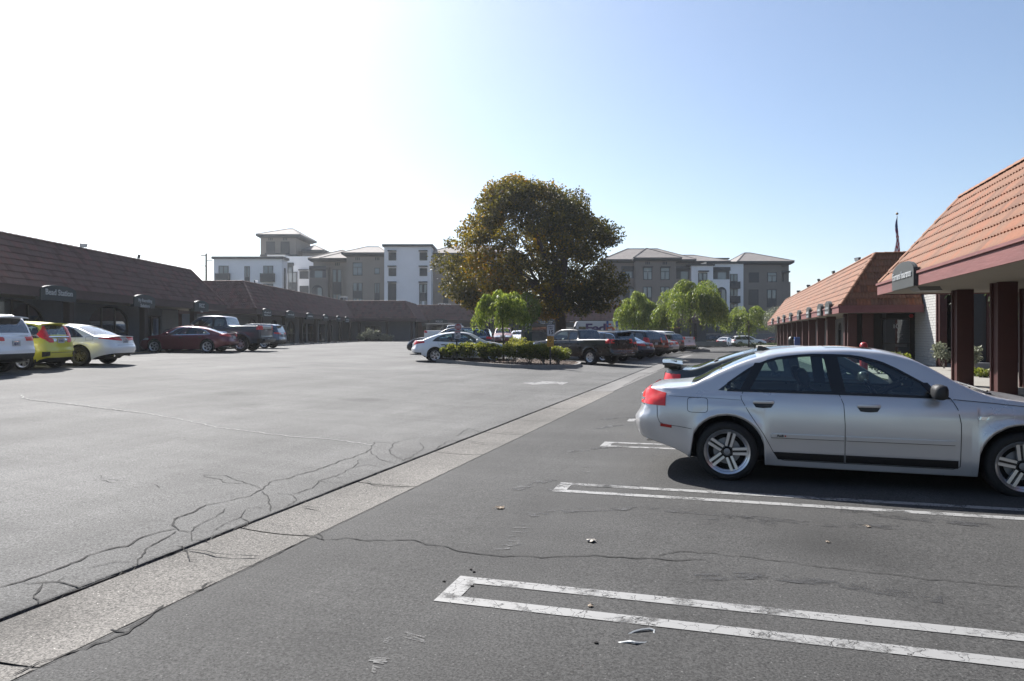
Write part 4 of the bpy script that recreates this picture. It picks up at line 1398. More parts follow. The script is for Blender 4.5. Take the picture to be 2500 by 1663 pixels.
# yellow hatchback
def fit_tail(c):
    for sg in (1, -1):
        g = []
        for a in range(9):
            s = a / 8; z = lerp(.84, 1.36, s)
            t0 = lerp(-.10, -.06, s) if s < .45 else lerp(.05, .10, s)
            t1 = lerp(.12, .86, min(1, s / .45)) if s < .45 else lerp(.86, .42, (s - .45) / .55)
            g.append([c['corner'](lerp(t0, t1, b / 6), z, 0, sg) for b in range(7)])
        c['skin'](g, 'taillight', M_RED, c['root'], .004, .008)
        c['end_light'](-.24, -.11, TL(.86, .88), TL(.96, .96), 0, sg, 'reversing_lens', M_LAMP)
        c['end_light'](.18, .55, TL(.44, .40), TL(.56, .56), 0, sg, 'bumper_vent', M_TRIM)
S = dict(HATCH); S['extras'] = [fit_tail, rear_panel(-.48, .48, .985, 1.03, M_CHROME, 'trunk_trim', .006, .012), plate(.90, '7HRB1'), spoiler(-.62, 1.425, .5, .3, .03, .02), antenna(.2, 'whip'), headl(-.25, 1.1, TL(.7, .78), TL(.8, .9)), rear_panel(-.5, .5, .52, .535, M_TRIM, 'bumper_seam')]
p = at_rear(-14.35, 21.75, HL, S); put('hatchback', 'yellow-green hatchback between the two white cars on the left', S, P_YELLOW, *p, HL, group=GL)
# white sedan
S = scaled(SEDAN, ro=1.12, wb=2.775, fo=.97, w=1.825, h=1.47, r=.335, rim=.225, style='multi10')
S['rear_dark'] = .36; S['mirror_mat'] = P_PEARL; S['dark_rim'] = True
S['extras'] = [tail(-.28, 1.12, TL(.86, .93), TL(.99, .955)), rear_panel(-.42, .42, .94, .955, M_CHROME, 'trunk_trim'), plate(.84, '7UZ51'), spoiler(-1.08, 1.0, .62, .16, .025, .02), exhaust(.33, (.5, -.5), .04), headl(-.3, 1.2, TL(.62, .66), TL(.72, .78)), rear_panel(-.5, .5, .70, .708, M_TRIM, 'trunk_seam'), lambda c: [c['seam']([(-.44, .88), (-.2, .88), (-.19, 1.0), (-.43, 1.0), (-.44, .88)], 1, 'fuel_flap_seam', .008)]]
p = at_rear(-13.75, 24.35, HL, S); put('sedan', 'white sedan with slim red taillights beside the yellow hatchback', S, P_PEARL, *p, HL, group=GL)
# maroon fastback sedan
S = dict(FAST); S['crease'] = [(.86, .012, .05), (.36, .01, .06)]; S['trim_mat'] = M_CHROME; S['fr'] = .015
S['extras'] = [tail(-.2, 1.1, TL(.86, .92), TL(.99, .98)), plate(.80), spoiler(-1.06, 1.035, .6, .14, .02, .02), antenna(.15), headl(-.35, 1.25, TL(.62, .70), TL(.74, .80)), exhaust(.32, (.55, -.55), .045), front_panel(.5, .4, .68, M_TRIM)]
p = at_rear(-15.15, 37.3, HL, S); put('sedan', 'maroon fastback sedan with five-spoke wheels in front of the pickup', S, P_MAROON, *p, HL, group=GL)
# slate blue pickup
S = scaled(PICKUP, ro=1.25, wb=3.7, fo=.95, w=2.03, h=2.08, r=.43, rim=.25, style='six')
S['rear_dark'] = .78; S['arch'] = .52; S['tw'] = .29; S['wout'] = .03; S['cladding'] = .001; S['tum'] = .22
def pk_tail(c):
    h = c['S']['h']
    for sg in (1, -1): c['end_light'](.18, .93, TL(.60 * h, .60 * h), TL(.705 * h, .70 * h) if False else TL(.71 * h, .71 * h), 0, sg, 'taillight', M_RED)
    rear_panel(-.72, .72, .635 * h, .675 * h, c['S'].get('band_mat', M_ALLOY), 'tailgate_band', .006, .012)(c)
    W_ = c['W']
    MB().bbox(c['x0'] - .14, c['x0'] + .06, -W_ + .12, W_ - .12, .27 * h, .345 * h, .03).build('rear_bumper', c['S'].get('bump_mat', M_TRIM), c['root'], True, 40)
S['extras'] = [pk_tail, plate(.66, '', .0), headl(-.3, 1.1, TL(1.0, 1.0), TL(1.2, 1.2)), front_panel(.6, .8, 1.2, M_TRIM), exhaust(.5, (-.6,), .05)]
p = at_rear(-14.35, 40.2, HL, S); put('pickup_truck', 'dark slate-blue crew pickup with a bright tailgate band behind the maroon sedan', S, P_BLUE, *p, HL, 'pickup', GL)
# steel blue crossover
S = scaled(SUV, h=1.69, ro=1.0, wb=2.7, fo=.95, w=1.86, style='multi10'); S['extras'] = [tail(-.15, .95, TL(.94, 1.0), TL(1.08, 1.1)), roof_rails(), plate(.86), spoiler(-.96, 1.56, .6, .32, .03, .03), rear_panel(-.5, .5, .62, .64, M_CHROME, 'bumper_trim')]
p = at_rear(-15.7, 46.9, HL, S); put('crossover', 'steel-blue crossover with silver roof rails beyond the pickup', S, P_BLUE2, *p, HL, group=GL)

# dark green coupe beside the silver sedan
hd = HEAD_A4
S = scaled(SEDAN, ro=.93, wb=2.54, fo=.86, w=1.75, h=1.37, r=.315, rim=.21, style='five',
    top=[(-.93, .95), (-.89, 1.0), (-.78, 1.025), (-.45, 1.035), (-.15, 1.13), (.2, 1.25), (.55, 1.335), (.9, 1.367), (1.1, 1.37), (1.4, 1.34), (1.62, 1.27), (2.25, .90), (2.4, .865), (2.8, .79), (3.2, .66), (3.40, .52)])
S['belt'] = [(-.93, .86), (-.6, .93), (0, .93), (1.1, .89), (2.1, .84), (2.7, .74), (3.2, .6), (3.4, .45)]
S['rearglass'] = (-.42, .32); S['doors'] = [(.6, 1.95)]; S['seams'] = [[(.62, .85), (.62, .3), (1.9, .3), (1.95, .6), (1.9, .82)]]; S['handles'] = [(.85, .76)]
S['mirror_mat'] = P_GREEN
S['extras'] = [tail(.25, .95, TL(.70, .70), TL(.95, .93)), lambda c: [c['end_light'](.32, .88, TL(.70, .70), TL(.77, .77), 0, sg, 'turn_lens', M_AMBER, parent=None, lift=.014) for sg in (1, -1)],
               plate(.6), spoiler(-.89, 1.115, .72, .30, .035, .04, legs=.10, sweep=.05), antenna(.5, 'whip')]
p = at_rear(2.42, 11.05, hd, S); put('coupe', 'dark green-grey coupe with a raised rear wing behind the silver sedan', S, P_GREEN, *p, hd)

# ---- angled row to the right of the island
TH = atan2(.72, -.69); GR = 'cars parked at an angle along the gutter'
S = dict(PICKUP); S['extras'] = [pk_tail, plate(.53, '', -.1), headl(-.3, 1.1, TL(.8, .8), TL(1.0, 1.0)), rear_panel(-.2, -.1, .98, 1.06, M_CHROME, 'tailgate_badge')]
S['bump_mat'] = P_BLACK; S['band_mat'] = P_BLACK; S['h'] = 1.74
put('pickup_truck', 'black extended-cab pickup backed by the island, tailgate toward the aisle', S, P_BLACK, 4.35, 33.1, TH, 'pickup', GR)
def gen(S0, tl, **kw):
    T = scaled(S0, **kw); T['extras'] = [tl, plate(.82 * T['h'] / 1.6)]; return T
S = gen(SUV, tail(-.1, .9, TL(.95, .97), TL(1.05, 1.1)), h=1.69, w=1.9, style='five'); S['trim_mat'] = M_CHROME; S['extras'].append(spoiler(-.99, 1.56, .6, .3, .03, .03))
put('crossover', 'blue-black crossover with chrome window trim beside the black pickup', S, P_BLACK2, 5.4, 36.3, TH, group=GR)
S = gen(SEDAN, tail(-.28, .95, TL(.82, .84), TL(.95, .95)), h=1.43, w=1.83, wb=2.81, ro=1.1, style='five')
put('sedan', 'black sedan with wide red taillights in the angled row', S, P_BLACK2, 6.95, 39.4, TH, group=GR)
S = gen(SUV, tail(.1, .95, TL(.95, .97), TL(1.25, 1.3)), h=1.76, w=1.95, wb=2.95, style='five')
put('minivan', 'long black minivan behind the black sedan in the angled row', S, P_BLACK, 8.15, 42.7, TH, group=GR)
S = gen(SUV, tail(.2, .95, TL(.9, .9), TL(1.45, 1.45)), h=1.66, w=1.82, wb=2.62, ro=.85, style='five')
put('crossover', 'dark red crossover with tall taillights in the angled row', S, P_RED, 9.5, 46.2, TH, group=GR)
S = gen(SEDAN, tail(-.2, .9, TL(.78, .8), TL(.93, .92)), h=1.44, w=1.8, style='five')
put('sedan', 'dark grey sedan squeezed between the red crossover and the silver sedan', S, P_GREY, 10.4, 49.3, TH, group=GR, detail=1)
S = gen(SEDAN, tail(-.3, .95, TL(.78, .8), TL(.95, .94)), h=1.44, w=1.82, wb=2.85, ro=1.15, style='five')
put('sedan', 'pale silver sedan at the near end of the angled row gap', S, P_SILVER2, 11.55, 52.6, TH, group=GR, detail=1)
S = gen(SUV, tail(-.1, .95, TL(.9, .9), TL(1.05, 1.1)), h=1.68, style='five')
put('crossover', 'charcoal crossover beyond the pale silver sedan', S, P_GREY, 13.1, 57.0, TH, group=GR, detail=1)
S = gen(PICKUP, pk_tail, h=1.9, w=1.98, r=.4); S['bump_mat'] = M_CHROME
put('pickup_truck', 'white pickup with its tailgate toward the small tree', S, P_WHITE, 14.9, 61.5, TH, 'pickup', GR, 1)
S = gen(SUV, tail(.2, .9, TL(.95, .95), TL(1.4, 1.4)), h=1.93, w=2.04, wb=3.0, r=.4)
put('van', 'white full-size van roof showing above the angled row', S, P_WHITE, 14.3, 66.5, TH, 'van', GR, 1)

# ---- across the island
ci, si = cos(radians(12)), sin(radians(12))
S = scaled(FAST, ro=.98, wb=2.7, fo=.95, w=1.8, h=1.415, r=.325, rim=.22, style='swirl5'); S['crease'] = [(.84, .012, .05), (.36, .01, .06)]
S['extras'] = [tail(-.1, 1.12, TL(.80, .90), TL(1.0, .97)), plate(.8), headl(-.3, 1.25, TL(.6, .68), TL(.72, .8)), lambda c: [c['end_light'](.25, .95, TL(.36, .36), TL(.47, .45), 0, sg, 'bumper_vent', M_TRIM) for sg in (1, -1)]]
px_, py_ = (1061.8 - CX) / F * 31.6, 31.6
put('sedan', 'white fastback sedan behind the rose bushes on the island', S, P_WHITE, px_ - .85 * si, py_ + .85 * ci, radians(12), lift=-.02)
S = gen(SUV, tail(-.1, .95, TL(.95, 1.0), TL(1.08, 1.12)), h=1.68, w=1.95, wb=2.95, style='five'); S['trim_mat'] = M_CHROME
p = at_rear((1206 - CX) / F * 40, 40, radians(176), S); put('crossover', 'dark navy crossover parked behind the white fastback sedan', S, P_BLACK2, *p, radians(176))
S = gen(SUV, tail(.2, .9, TL(.95, .95), TL(1.2, 1.2)), h=1.7, w=1.8, wb=2.6); S['extras'] += [headl(-.25, .9, TL(.82, .82), TL(.98, .98)), front_panel(.45, .78, .98, M_TRIM), plate(.62, '', 0, True)]
S['cladding'] = 0
put('crossover', 'faded red sport utility facing the camera under the small pepper tree', S, M_PINKRED, (1228 - CX) / F * 62, 64.5, radians(-90), detail=1)
S = gen(PICKUP, pk_tail, h=1.85, w=1.95, r=.39); S['bump_mat'] = M_CHROME
M_LADDER = mat('rack_grey', (.3, .3, .3), .6)
def ladder_rack(c):
    mb = MB(); z = 1.92
    for x in (-1.0, .4):
        for sg in (-1, 1): mb.tube([(x, sg * .8, 1.3), (x, sg * .7, z)], .016, 6)
        mb.tube([(x, -.75, z), (x, .75, z)], .016, 6)
    for sg in (-1, 1): mb.tube([(-1.2, sg * .7, z), (1.6, sg * .7, z)], .016, 6)
    mb.tube([(-1.2, .3, z + .05), (1.4, .3, z + .08)], .02, 6)
    mb.build('ladder_rack', M_LADDER, c['root'])
S['extras'].append(ladder_rack)
p = at_rear((1036 - CX) / F * 62, 62, 0.05, S); put('pickup_truck', 'white work pickup with a ladder rack far behind the white fastback', S, P_WHITE, *p, .05, 'pickup', detail=1)
S = gen(SEDAN, tail(-.2, .9, TL(.78, .8), TL(.93, .92)), h=1.45)
put('sedan', 'white sedan half hidden by the leaves left of the grey trunk', S, P_WHITE, (1268 - CX) / F * 68, 70, radians(-92), detail=1)

# ---- far end of the lot
GF = 'cars at the far end of the lot'
S = gen(SUV, tail(.2, .9, TL(.95, .95), TL(1.3, 1.3)), h=1.86, w=2.0, r=.39); S['extras'].append(headl(-.3, 1.0, TL(.95, .95), TL(1.12, 1.12)))
put('suv', 'boxy black sport utility seen side-on beyond the tree island', S, P_BLACK, (1722 - CX) / F * 110 + 1.4, 110, HL, group=GF, detail=1)
S = gen(SUV, tail(-.1, .9, TL(.95, .95), TL(1.08, 1.1)), h=1.7)
put('suv', 'dark sport utility parked behind the far white sedan', S, P_GREY, (1770 - CX) / F * 112, 111, radians(75), group=GF, detail=1)
S = gen(SEDAN, tail(-.2, .9, TL(.78, .8), TL(.93, .92)), h=1.45)
put('sedan', 'white sedan with its tail to us at the far end of the lot', S, P_WHITE, (1765 - CX) / F * 106, 106, radians(55), group=GF, detail=1)
S = gen(SUV, tail(-.1, .9, TL(.92, .92), TL(1.0, 1.04)), h=1.66, w=1.93, wb=2.87, ro=.93, style='five'); S['cladding'] = 0
put('suv', 'sleek white sport utility pointing right at the far end of the lot', S, P_WHITE, (1803 - CX) / F * 102, 102, radians(-4), group=GF, detail=1)
S = gen(SEDAN, tail(-.2, .9, TL(.78, .8), TL(.93, .92)), h=1.45)
put('sedan', 'dark red sedan right of the sleek white sport utility', S, P_RED, (1872 - CX) / F * 108, 108, radians(4), group=GF, detail=1)

# ================================================================== shop buildings with tiled mansards
def tile_tones(base, name, k=4):
    out = []
    r = random.Random(5)
    for i in range(k):
        f = (.74, 1.0, 1.15, .88)[i]; h = (.0, .01, -.012, .02)[i]
        out.append(mat(f'{name}_{"abcd"[i]}', (base[0] * f, (base[1] + h) * f, (base[2] + h * .8) * f), .78, var=.22, vscale=7, bump=.25, bscale=60))
    return out
T_RIGHT = tile_tones((.31, .112, .045), 'terracotta_tile')
T_LEFT = tile_tones((.235, .122, .10), 'brown_tile')
M_FASC = mat('mauve_fascia_wood', (.24, .085, .08), .7, var=.18, vscale=5, bump=.3, bscale=18, stretch=(.15, 1, 1))
M_FASCL = mat('brown_fascia_wood', (.10, .062, .06), .75, var=.15, vscale=4)
M_COLR = mat('oxblood_paint', (.07, .013, .011), .6, var=.12, vscale=3)
M_POST = mat('dark_brown_post', (.035, .024, .022), .7)
M_SOFFIT = mat('cream_soffit', (.30, .27, .225), .85, var=.06)
M_SHOPW = mat('slate_stucco', (.13, .155, .19), .9, var=.08, bump=.2, bscale=90)
M_SHOPW2 = mat('pale_stucco', (.22, .23, .25), .9, var=.08, bump=.2, bscale=90)
M_WBRICK = mat('white_brick', (.60, .60, .58), .8, var=.14, vscale=6, bump=.5, bscale=30)
M_MORTAR = mat('mortar', (.24, .24, .235), .95)
M_SHOPGL = glassmat('shop_glass', (.20, .22, .23), .10)
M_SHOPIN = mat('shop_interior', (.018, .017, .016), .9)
M_FRAME = mat('bronze_frame', (.03, .024, .02), .5, metal=.3)
M_GREYW = mat('charcoal_wall', (.055, .06, .068), .9, var=.08)
M_SIGN = mat('dark_sign_board', (.028, .042, .048), .6)
M_SIGNR = mat('grey_sign_board', (.055, .062, .062), .6, var=.1)
M_LET = mat('pale_sign_letters', (.62, .64, .65), .45)
M_CONC = mat('walk_concrete', (.36, .34, .30), .9, var=.12, vscale=1.5, bump=.2, bscale=80)
M_KERB = mat('kerb_concrete', (.33, .32, .30), .9, var=.16, vscale=2.5)
M_FLAT = mat('flat_roof', (.3, .3, .3), .9)
M_LAMPBODY = mat('floodlight_housing', (.07, .07, .075), .6)

def tile_mesh(nm, m, w=.30, ln=.40, waves=2, lip=.06):
    mb = MB(); n = 8
    for yy, lift in ((0, .046), (ln, .012)):
        for i in range(n + 1):
            a = i / n; mb.v.append(((a - .5) * w, yy, lift + .034 * (0.5 - .5 * cos(2 * pi * waves * a)) * (1.0 if yy == 0 else .95)))
    for i in range(n): mb.f.append((i, i + 1, n + 2 + i, n + 1 + i)); mb.mi.append(0)
    b = len(mb.v)
    for i in range(n + 1): x, y, z = mb.v[i]; mb.v.append((x, y + .006, max(.0, z - lip)))
    for i in range(n): mb.f.append((b + i, b + i + 1, i + 1, i)); mb.mi.append(0)
    return mb.mesh(nm, m, False)

class Roof:
    """collects tiles of one building: the 300 that show largest become parts, the rest one part"""
    def __init__(s, root, roofob, tones, toworld):
        s.root, s.roof, s.tones, s.tw = root, roofob, tones, toworld
        s.t = []; s.caps = []
    def plane(s, org, ex, es, en, length, slope, lo, hi, courses=8, w=.30):
        """lo(f), hi(f): limits along ex at slope fraction f"""
        e = slope / courses; r = random.Random(int(length * 100))
        for c in range(courses):
            f = (c + .35) / courses; a, b = lo(f), hi(f)
            n = int((b - a) / w); 
            if n < 1: continue
            pad = ((b - a) - n * w) / 2
            for k in range(n):
                x = a + pad + (k + .5) * w
                p = Vector(org) + Vector(ex) * x + Vector(es) * (c * e - .02)
                M = Matrix((ex, es, en)).transposed().to_4x4()
                M = Matrix.Translation(p) @ M @ Matrix.Rotation(r.gauss(0, .008), 4, 'Z') @ Matrix.Rotation(r.gauss(0, .006), 4, 'X') @ Matrix.Diagonal((1, (e + .05) / .40, 1, 1))
                s.t.append((M, r.choice((0, 1, 1, 1, 2, 3))))
    def finish(s, limit=300):
        me = [tile_mesh('tile', m) for m in s.tones]
        def vis(t):
            w = s.tw @ t[0].translation
            if w.y < 1: return 1e6
            px = abs(w.x / w.y)
            return (w - Vector((0, 0, CH))).length + (1000 if px > .80 else 0)
        s.t.sort(key=vis)
        for M, k in s.t[:limit]:
            o = link('tile', me[k], s.roof); o.matrix_local = M
        rest = s.t[limit:]
        if rest:
            V = []; Fc = []; mi = []
            src = [([v.co.copy() for v in m.vertices], [tuple(p.vertices) for p in m.polygons]) for m in me]
            for M, k in rest:
                i0 = len(V); V += [tuple(M @ c) for c in src[k][0]]; Fc += [tuple(i0 + q for q in f) for f in src[k][1]]; mi += [k] * len(src[k][1])
            mm = bpy.data.meshes.new('tiles'); mm.from_pydata(V, [], Fc)
            for m in s.tones: mm.materials.append(m)
            mm.polygons.foreach_set('material_index', mi); mm.update()
            o = link('roof_tiles', mm, s.roof); o['kind'] = 'stuff'
    def ridge(s, a, b, rad=.11, step=.40, name='ridge_tile'):
        a, b = Vector(a), Vector(b); n = max(1, int((b - a).length / step)); d = (b - a).normalized()
        mb = MB(); L = (b - a).length / n
        for (y, q) in ((0, 1.12), (L * 1.06, .92)):
            for k in range(7):
                w = pi * k / 6; mb.v.append((rad * q * cos(w), y, rad * q * .8 * sin(w)))
        for k in range(6): mb.f.append((k, k + 1, k + 8, k + 7)); mb.mi.append(0)
        mb.f.append(tuple(range(6, -1, -1))); mb.mi.append(0)
        me = mb.mesh(name, s.tones[1], True, 40)
        up = Vector((0, 0, 1)); x = d.cross(up).normalized(); z = x.cross(d)
        R = Matrix((x, d, z)).transposed().to_4x4()
        for i in range(n):
            o = link(name, me, s.roof); o.matrix_local = Matrix.Translation(a + d * (i * L)) @ R

def mansard(name, label, loc, rz, L, zf0, zf1, run, rise, tones, fasc, depth=9.0, hipl=True, hipr=True, hl_d=6.0, hr_d=6.0, soff=2.6, courses=8):
    root = thing(name, label, 'building', loc, rz)
    Mw = Matrix.Translation(loc) @ Matrix.Rotation(rz, 4, 'Z')
    zr = zf1 + rise; sl = hypot(run, rise)
    a = run if hipl else 0; b = L - run if hipr else L
    mb = MB()
    mb.quad((0, 0, zf1), (L, 0, zf1), (b, run, zr), (a, run, zr))
    if hipl: mb.quad((0, hl_d, zf1), (0, 0, zf1), (a, run, zr), (a, hl_d, zr))
    if hipr: mb.quad((L, 0, zf1), (L, hr_d, zf1), (b, hr_d, zr), (b, run, zr))
    mb.quad((a, run, zr - .02), (b, run, zr - .02), (b, depth, zr - .02), (a, depth, zr - .02))
    mb.quad((L, depth, 0), (0, depth, 0), (a, depth, zr - .02), (b, depth, zr - .02))
    roof = mb.build('roof', tones[0], root)
    R = Roof(root, roof, tones, Mw)
    c, s_ = run / sl, rise / sl
    R.plane((0, 0, zf1), Vector((1, 0, 0)), Vector((0, c, s_)), Vector((0, -s_, c)), L, sl, lambda f: (run * f if hipl else 0), lambda f: L - (run * f if hipr else 0), courses)
    if hipr: R.plane((L, 0, zf1), Vector((0, 1, 0)), Vector((-c, 0, s_)), Vector((s_, 0, c)), hr_d, sl, lambda f: run * f, lambda f: hr_d, courses)
    if hipl: R.plane((0, hl_d, zf1), Vector((0, -1, 0)), Vector((c, 0, s_)), Vector((-s_, 0, c)), hl_d, sl, lambda f: 0, lambda f: hl_d - run * f, courses)
    R.finish()
    R.ridge((a, run, zr), (b, run, zr))
    if hipr: R.ridge((L, 0, zf1 + .02), (b, run, zr)); R.ridge((b, run, zr), (b, hr_d, zr))
    if hipl: R.ridge((0, 0, zf1 + .02), (a, run, zr)); R.ridge((a, run, zr), (a, hl_d, zr))
    # fascia, cap strip, soffit
    fb = MB(); fb.box(-.05, L + .05, -.09, -.04, zf0, zf1 - .04)
    fb.box(-.07, L + .07, -.13, -.03, zf1 - .045, zf1 + .015)
    if hipr: fb.box(L + .04, L + .09, -.04, hr_d, zf0 + .001, zf1 - .041); fb.box(L + .03, L + .13, -.031, hr_d, zf1 - .046, zf1 + .014)
    if hipl: fb.box(-.09, -.04, -.04, hl_d, zf0 + .001, zf1 - .041); fb.box(-.13, -.03, -.031, hl_d, zf1 - .046, zf1 + .014)
    fb.build('fascia', fasc, root)
    sb = MB(); sb.quad((-.04, -.04, zf0 + .03), (-.04, soff, zf0 + .03), (L + .04, soff, zf0 + .03), (L + .04, -.04, zf0 + .03))
    sb.build('soffit', M_SOFFIT, root)
    return root, R

def arch_pts(a, b, zs, rise, n=12):
    return [((a + b) / 2 - (b - a) / 2 * cos(pi * i / n), zs + rise * sin(pi * i / n)) for i in range(n + 1)]

def shop_wall(root, x0, x1, z0, z1, y, ops, m, th=.16, glass_y=.12, name='wall'):
    """wall along local x with arched or square openings (a, b, spring, rise, sill)"""
    mb = MB(); x = x0
    for (a, b, zs, rise, sill) in sorted(ops):
        if a > x: mb.box(x, a, y, y + th, z0, z1)
        P_ = arch_pts(a, b, zs, rise) if rise > 0 else [(a, zs), (b, zs)]
        for (xa, za), (xb, zb) in zip(P_[:-1], P_[1:]):
            mb.quad((xa, y, za), (xb, y, zb), (xb, y, z1), (xa, y, z1))
            mb.quad((xa, y, za), (xa, y + th, za), (xb, y + th, zb), (xb, y, zb))
        if sill > z0 + .02: mb.box(a, b, y, y + th, z0, sill)
        x = b
    if x < x1: mb.box(x, x1, y, y + th, z0, z1)
    w = mb.build(name, m, root)
    for (a, b, zs, rise, sill) in ops:
        P_ = arch_pts(a, b, zs, rise) if rise > 0 else [(a, zs), (b, zs)]
        g = MB(); g.poly([(a, y + glass_y, sill), (b, y + glass_y, sill)] + [(px, y + glass_y, pz) for px, pz in P_[::-1]])
        wo_ = g.build('window', M_SHOPGL, root)
        fr = MB(); t = .05
        outer = [(a, sill)] + P_ + [(b, sill)]
        cx_, cz_ = (a + b) / 2, (sill + zs) / 2
        for (pa, pb) in zip(outer[:-1], outer[1:]):
            fr.tube([(pa[0], y + glass_y - .02, pa[1]), (pb[0], y + glass_y - .02, pb[1])], t * .7, 4)
        nm = max(1, int(round((b - a) / 1.1)))
        for k in range(1, nm):
            xx = a + (b - a) * k / nm; zt = zs + rise * sqrt(max(0, 1 - ((xx - cx_) / ((b - a) / 2)) ** 2))
            fr.box(xx - .035, xx + .035, y + glass_y - .05, y + glass_y + .01, sill, zt)
        fr.box(a, b, y + glass_y - .045, y + glass_y + .005, sill + .95 if sill < z0 + .3 else zs - .05, (sill + 1.0) if sill < z0 + .3 else zs)
        fr.build('window_frame', M_FRAME, wo_)
    # dark room behind
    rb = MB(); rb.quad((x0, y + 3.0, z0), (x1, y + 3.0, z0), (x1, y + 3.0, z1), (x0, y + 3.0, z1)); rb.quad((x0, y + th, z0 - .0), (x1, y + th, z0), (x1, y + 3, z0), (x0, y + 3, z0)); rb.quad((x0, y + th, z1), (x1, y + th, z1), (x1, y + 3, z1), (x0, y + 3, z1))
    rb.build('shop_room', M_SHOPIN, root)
    return w

def posts(root, xs, y, z0, z1, m, w=.28, d=.28):
    for x in xs:
        mb = MB(); mb.bbox(x - w / 2, x + w / 2, y - d / 2, y + d / 2, z0, z1, .012); mb.bbox(x - w / 2 - .03, x + w / 2 + .03, y - d / 2 - .03, y + d / 2 + .03, z1 - .16, z1 - .003, .01)
        mb.build('post', m, root)

def arched_sign(label, loc, rz, w, h, rise, m, lines=(), size=.3, th=.22, bars=0, face_y=0.0, sx=1.0):
    """board standing off the fascia; local -y is its face; origin at the bottom centre"""
    r = thing('shop_sign', label, 'sign', loc, rz, 'arched shop signs on the eaves')
    n = 14; pts = [(-w / 2, 0, 0), (w / 2, 0, 0)] + [(w / 2 * cos(pi * i / n), 0, h + rise * sin(pi * i / n)) for i in range(n + 1)]
    mb = MB(); mb.prism(pts, (0, th, 0)); o = mb.build('board', m, r, rec=True)
    k = MB(); k.tube([(p[0], th / 2, p[2]) for p in pts[2:]], .012, 4); k.build('edge_strip', M_LET if m is M_SIGN else m, r)
    z = h + rise * .2 - .0
    for i, (t, s) in enumerate(lines):
        lettering(t, M_LET, r, (0, -.012, z - .3 * h - i * size * 1.15), (radians(90), 0, 0), s, s * .012, .012, sx)
    if bars:
        rr = random.Random(int(w * 1000 + loc[1] * 10)); mb = MB()
        for i in range(bars):
            x = -w * .33; zz = h * .62 - i * .22
            while x < w * .33:
                ww = rr.uniform(.05, .11)
                mb.box(x, min(x + ww, w * .35), -.02, .0, zz, zz + rr.choice((.10, .10, .15))); x += ww + rr.choice((.025, .025, .09))
        mb.build('lettering', M_LET, r)
    return r

def floodlight(label, loc, rz):
    r = thing('floodlight', label, 'floodlight', loc, rz, 'floodlights along the ridges'); r.scale = (.62, .62, .62)
    MB().tube([(0, 0, -.05), (0, 0, .16)], .025, 6).build('bracket', M_LAMPBODY, r)
    mb = MB(); mb.prism([(-.22, -.18, .14), (.22, -.18, .14), (.28, -.24, .44), (-.28, -.24, .44)], (0, .22, .05)); mb.build('housing', M_LAMPBODY, r, rec=True)
    MB().quad((-.20, -.19, .17), (.20, -.19, .17), (.25, -.245, .42), (-.25, -.245, .42)).build('lens', M_LAMP, r)
    return r

# ------------------------------------------------------------ left shops (eaves face right)
ZW = .62                                       # walkway level on the left
RZL = radians(90)
A, RA_ = mansard('shop_building', 'long low shop building with brown tiled mansard along the left edge', (-20, 12, 0), RZL, 35.6, 3.15, 3.54, 1.65, 2.29, T_LEFT, M_FASCL, hipl=False, hipr=True, hr_d=7, depth=10)
Y0 = 12
ops = []
for (ya, yb) in ((20.6, 24.4), (28.6, 32.6), (36.0, 39.8)): ops.append((ya - Y0, yb - Y0, 2.1, 1.0, ZW + .02))
ops.append((41.4 - Y0, 43.4 - Y0, 2.7, 0, ZW + .5))
shop_wall(A, 0, 33.5, ZW, 3.2, 2.3, ops, M_SHOPW)
posts(A, [y - Y0 for y in (19.2, 25.4, 31.5, 37.9, 43.8)], .45, ZW, 3.17, M_POST, .34, .3)
mb = MB(); mb.box(33.4, 33.6, 2.3, 7, ZW, 3.18); mb.build('end_wall', M_SHOPW2, A)
mb = MB(); mb.box(43.5 - Y0, 45.6 - Y0, 2.28, 2.36, ZW, 3.1); mb.build('wall_panel', M_SHOPW2, A)
mb = MB(); mb.bbox(42.4 - Y0, 42.7 - Y0, 2.1, 2.28, ZW + .6, ZW + 1.9, .02); mb.build('notice_board', mat('blue_notice', (.12, .18, .32), .6), A)
lettering('34', M_LET, A, (30.4 - Y0, 2.36, 2.35), (radians(90), 0, 0), .32, .003, .004, .8)
for i, t in enumerate(('BEADS', 'GLASSES', 'REPAIRS')):
    pass
lettering('BEADS', M_LET, A, (27.55 + 1.15 - Y0, 2.38, 2.62), (radians(90), 0, 0), .26, .004, .004)
lettering('GLASSES', M_LET, A, (27.5 + 1.15 - Y0, 2.38, 2.34), (radians(90), 0, 0), .24, .004, .004)
arched_sign('dark arched sign with large white letters nearest the left frame edge', (-19.86, 29.95, 3.0), RZL, 2.35, .44, .24, M_SIGN, (('Bead Station', .36),), .36)
arched_sign('dark arched sign with two white lines above the maroon sedan', (-19.86, 36.95, 3.0), RZL, 2.1, .44, .24, M_SIGN, (('My Recruiting', .25), ('Solutions', .25)), .25)
arched_sign('dark arched sign with four white capitals at the corner of the first building', (-19.86, 43.7, 3.0), RZL, 2.0, .44, .24, M_SIGN, (('FICC', .36), ('Suite', .16)), .32)
floodlight('floodlight on the left ridge nearest the frame edge', (-21.6, 34.4, 5.83), radians(40))
floodlight('floodlight on the left ridge above the two-line sign', (-21.6, 39.4, 5.83), radians(120))

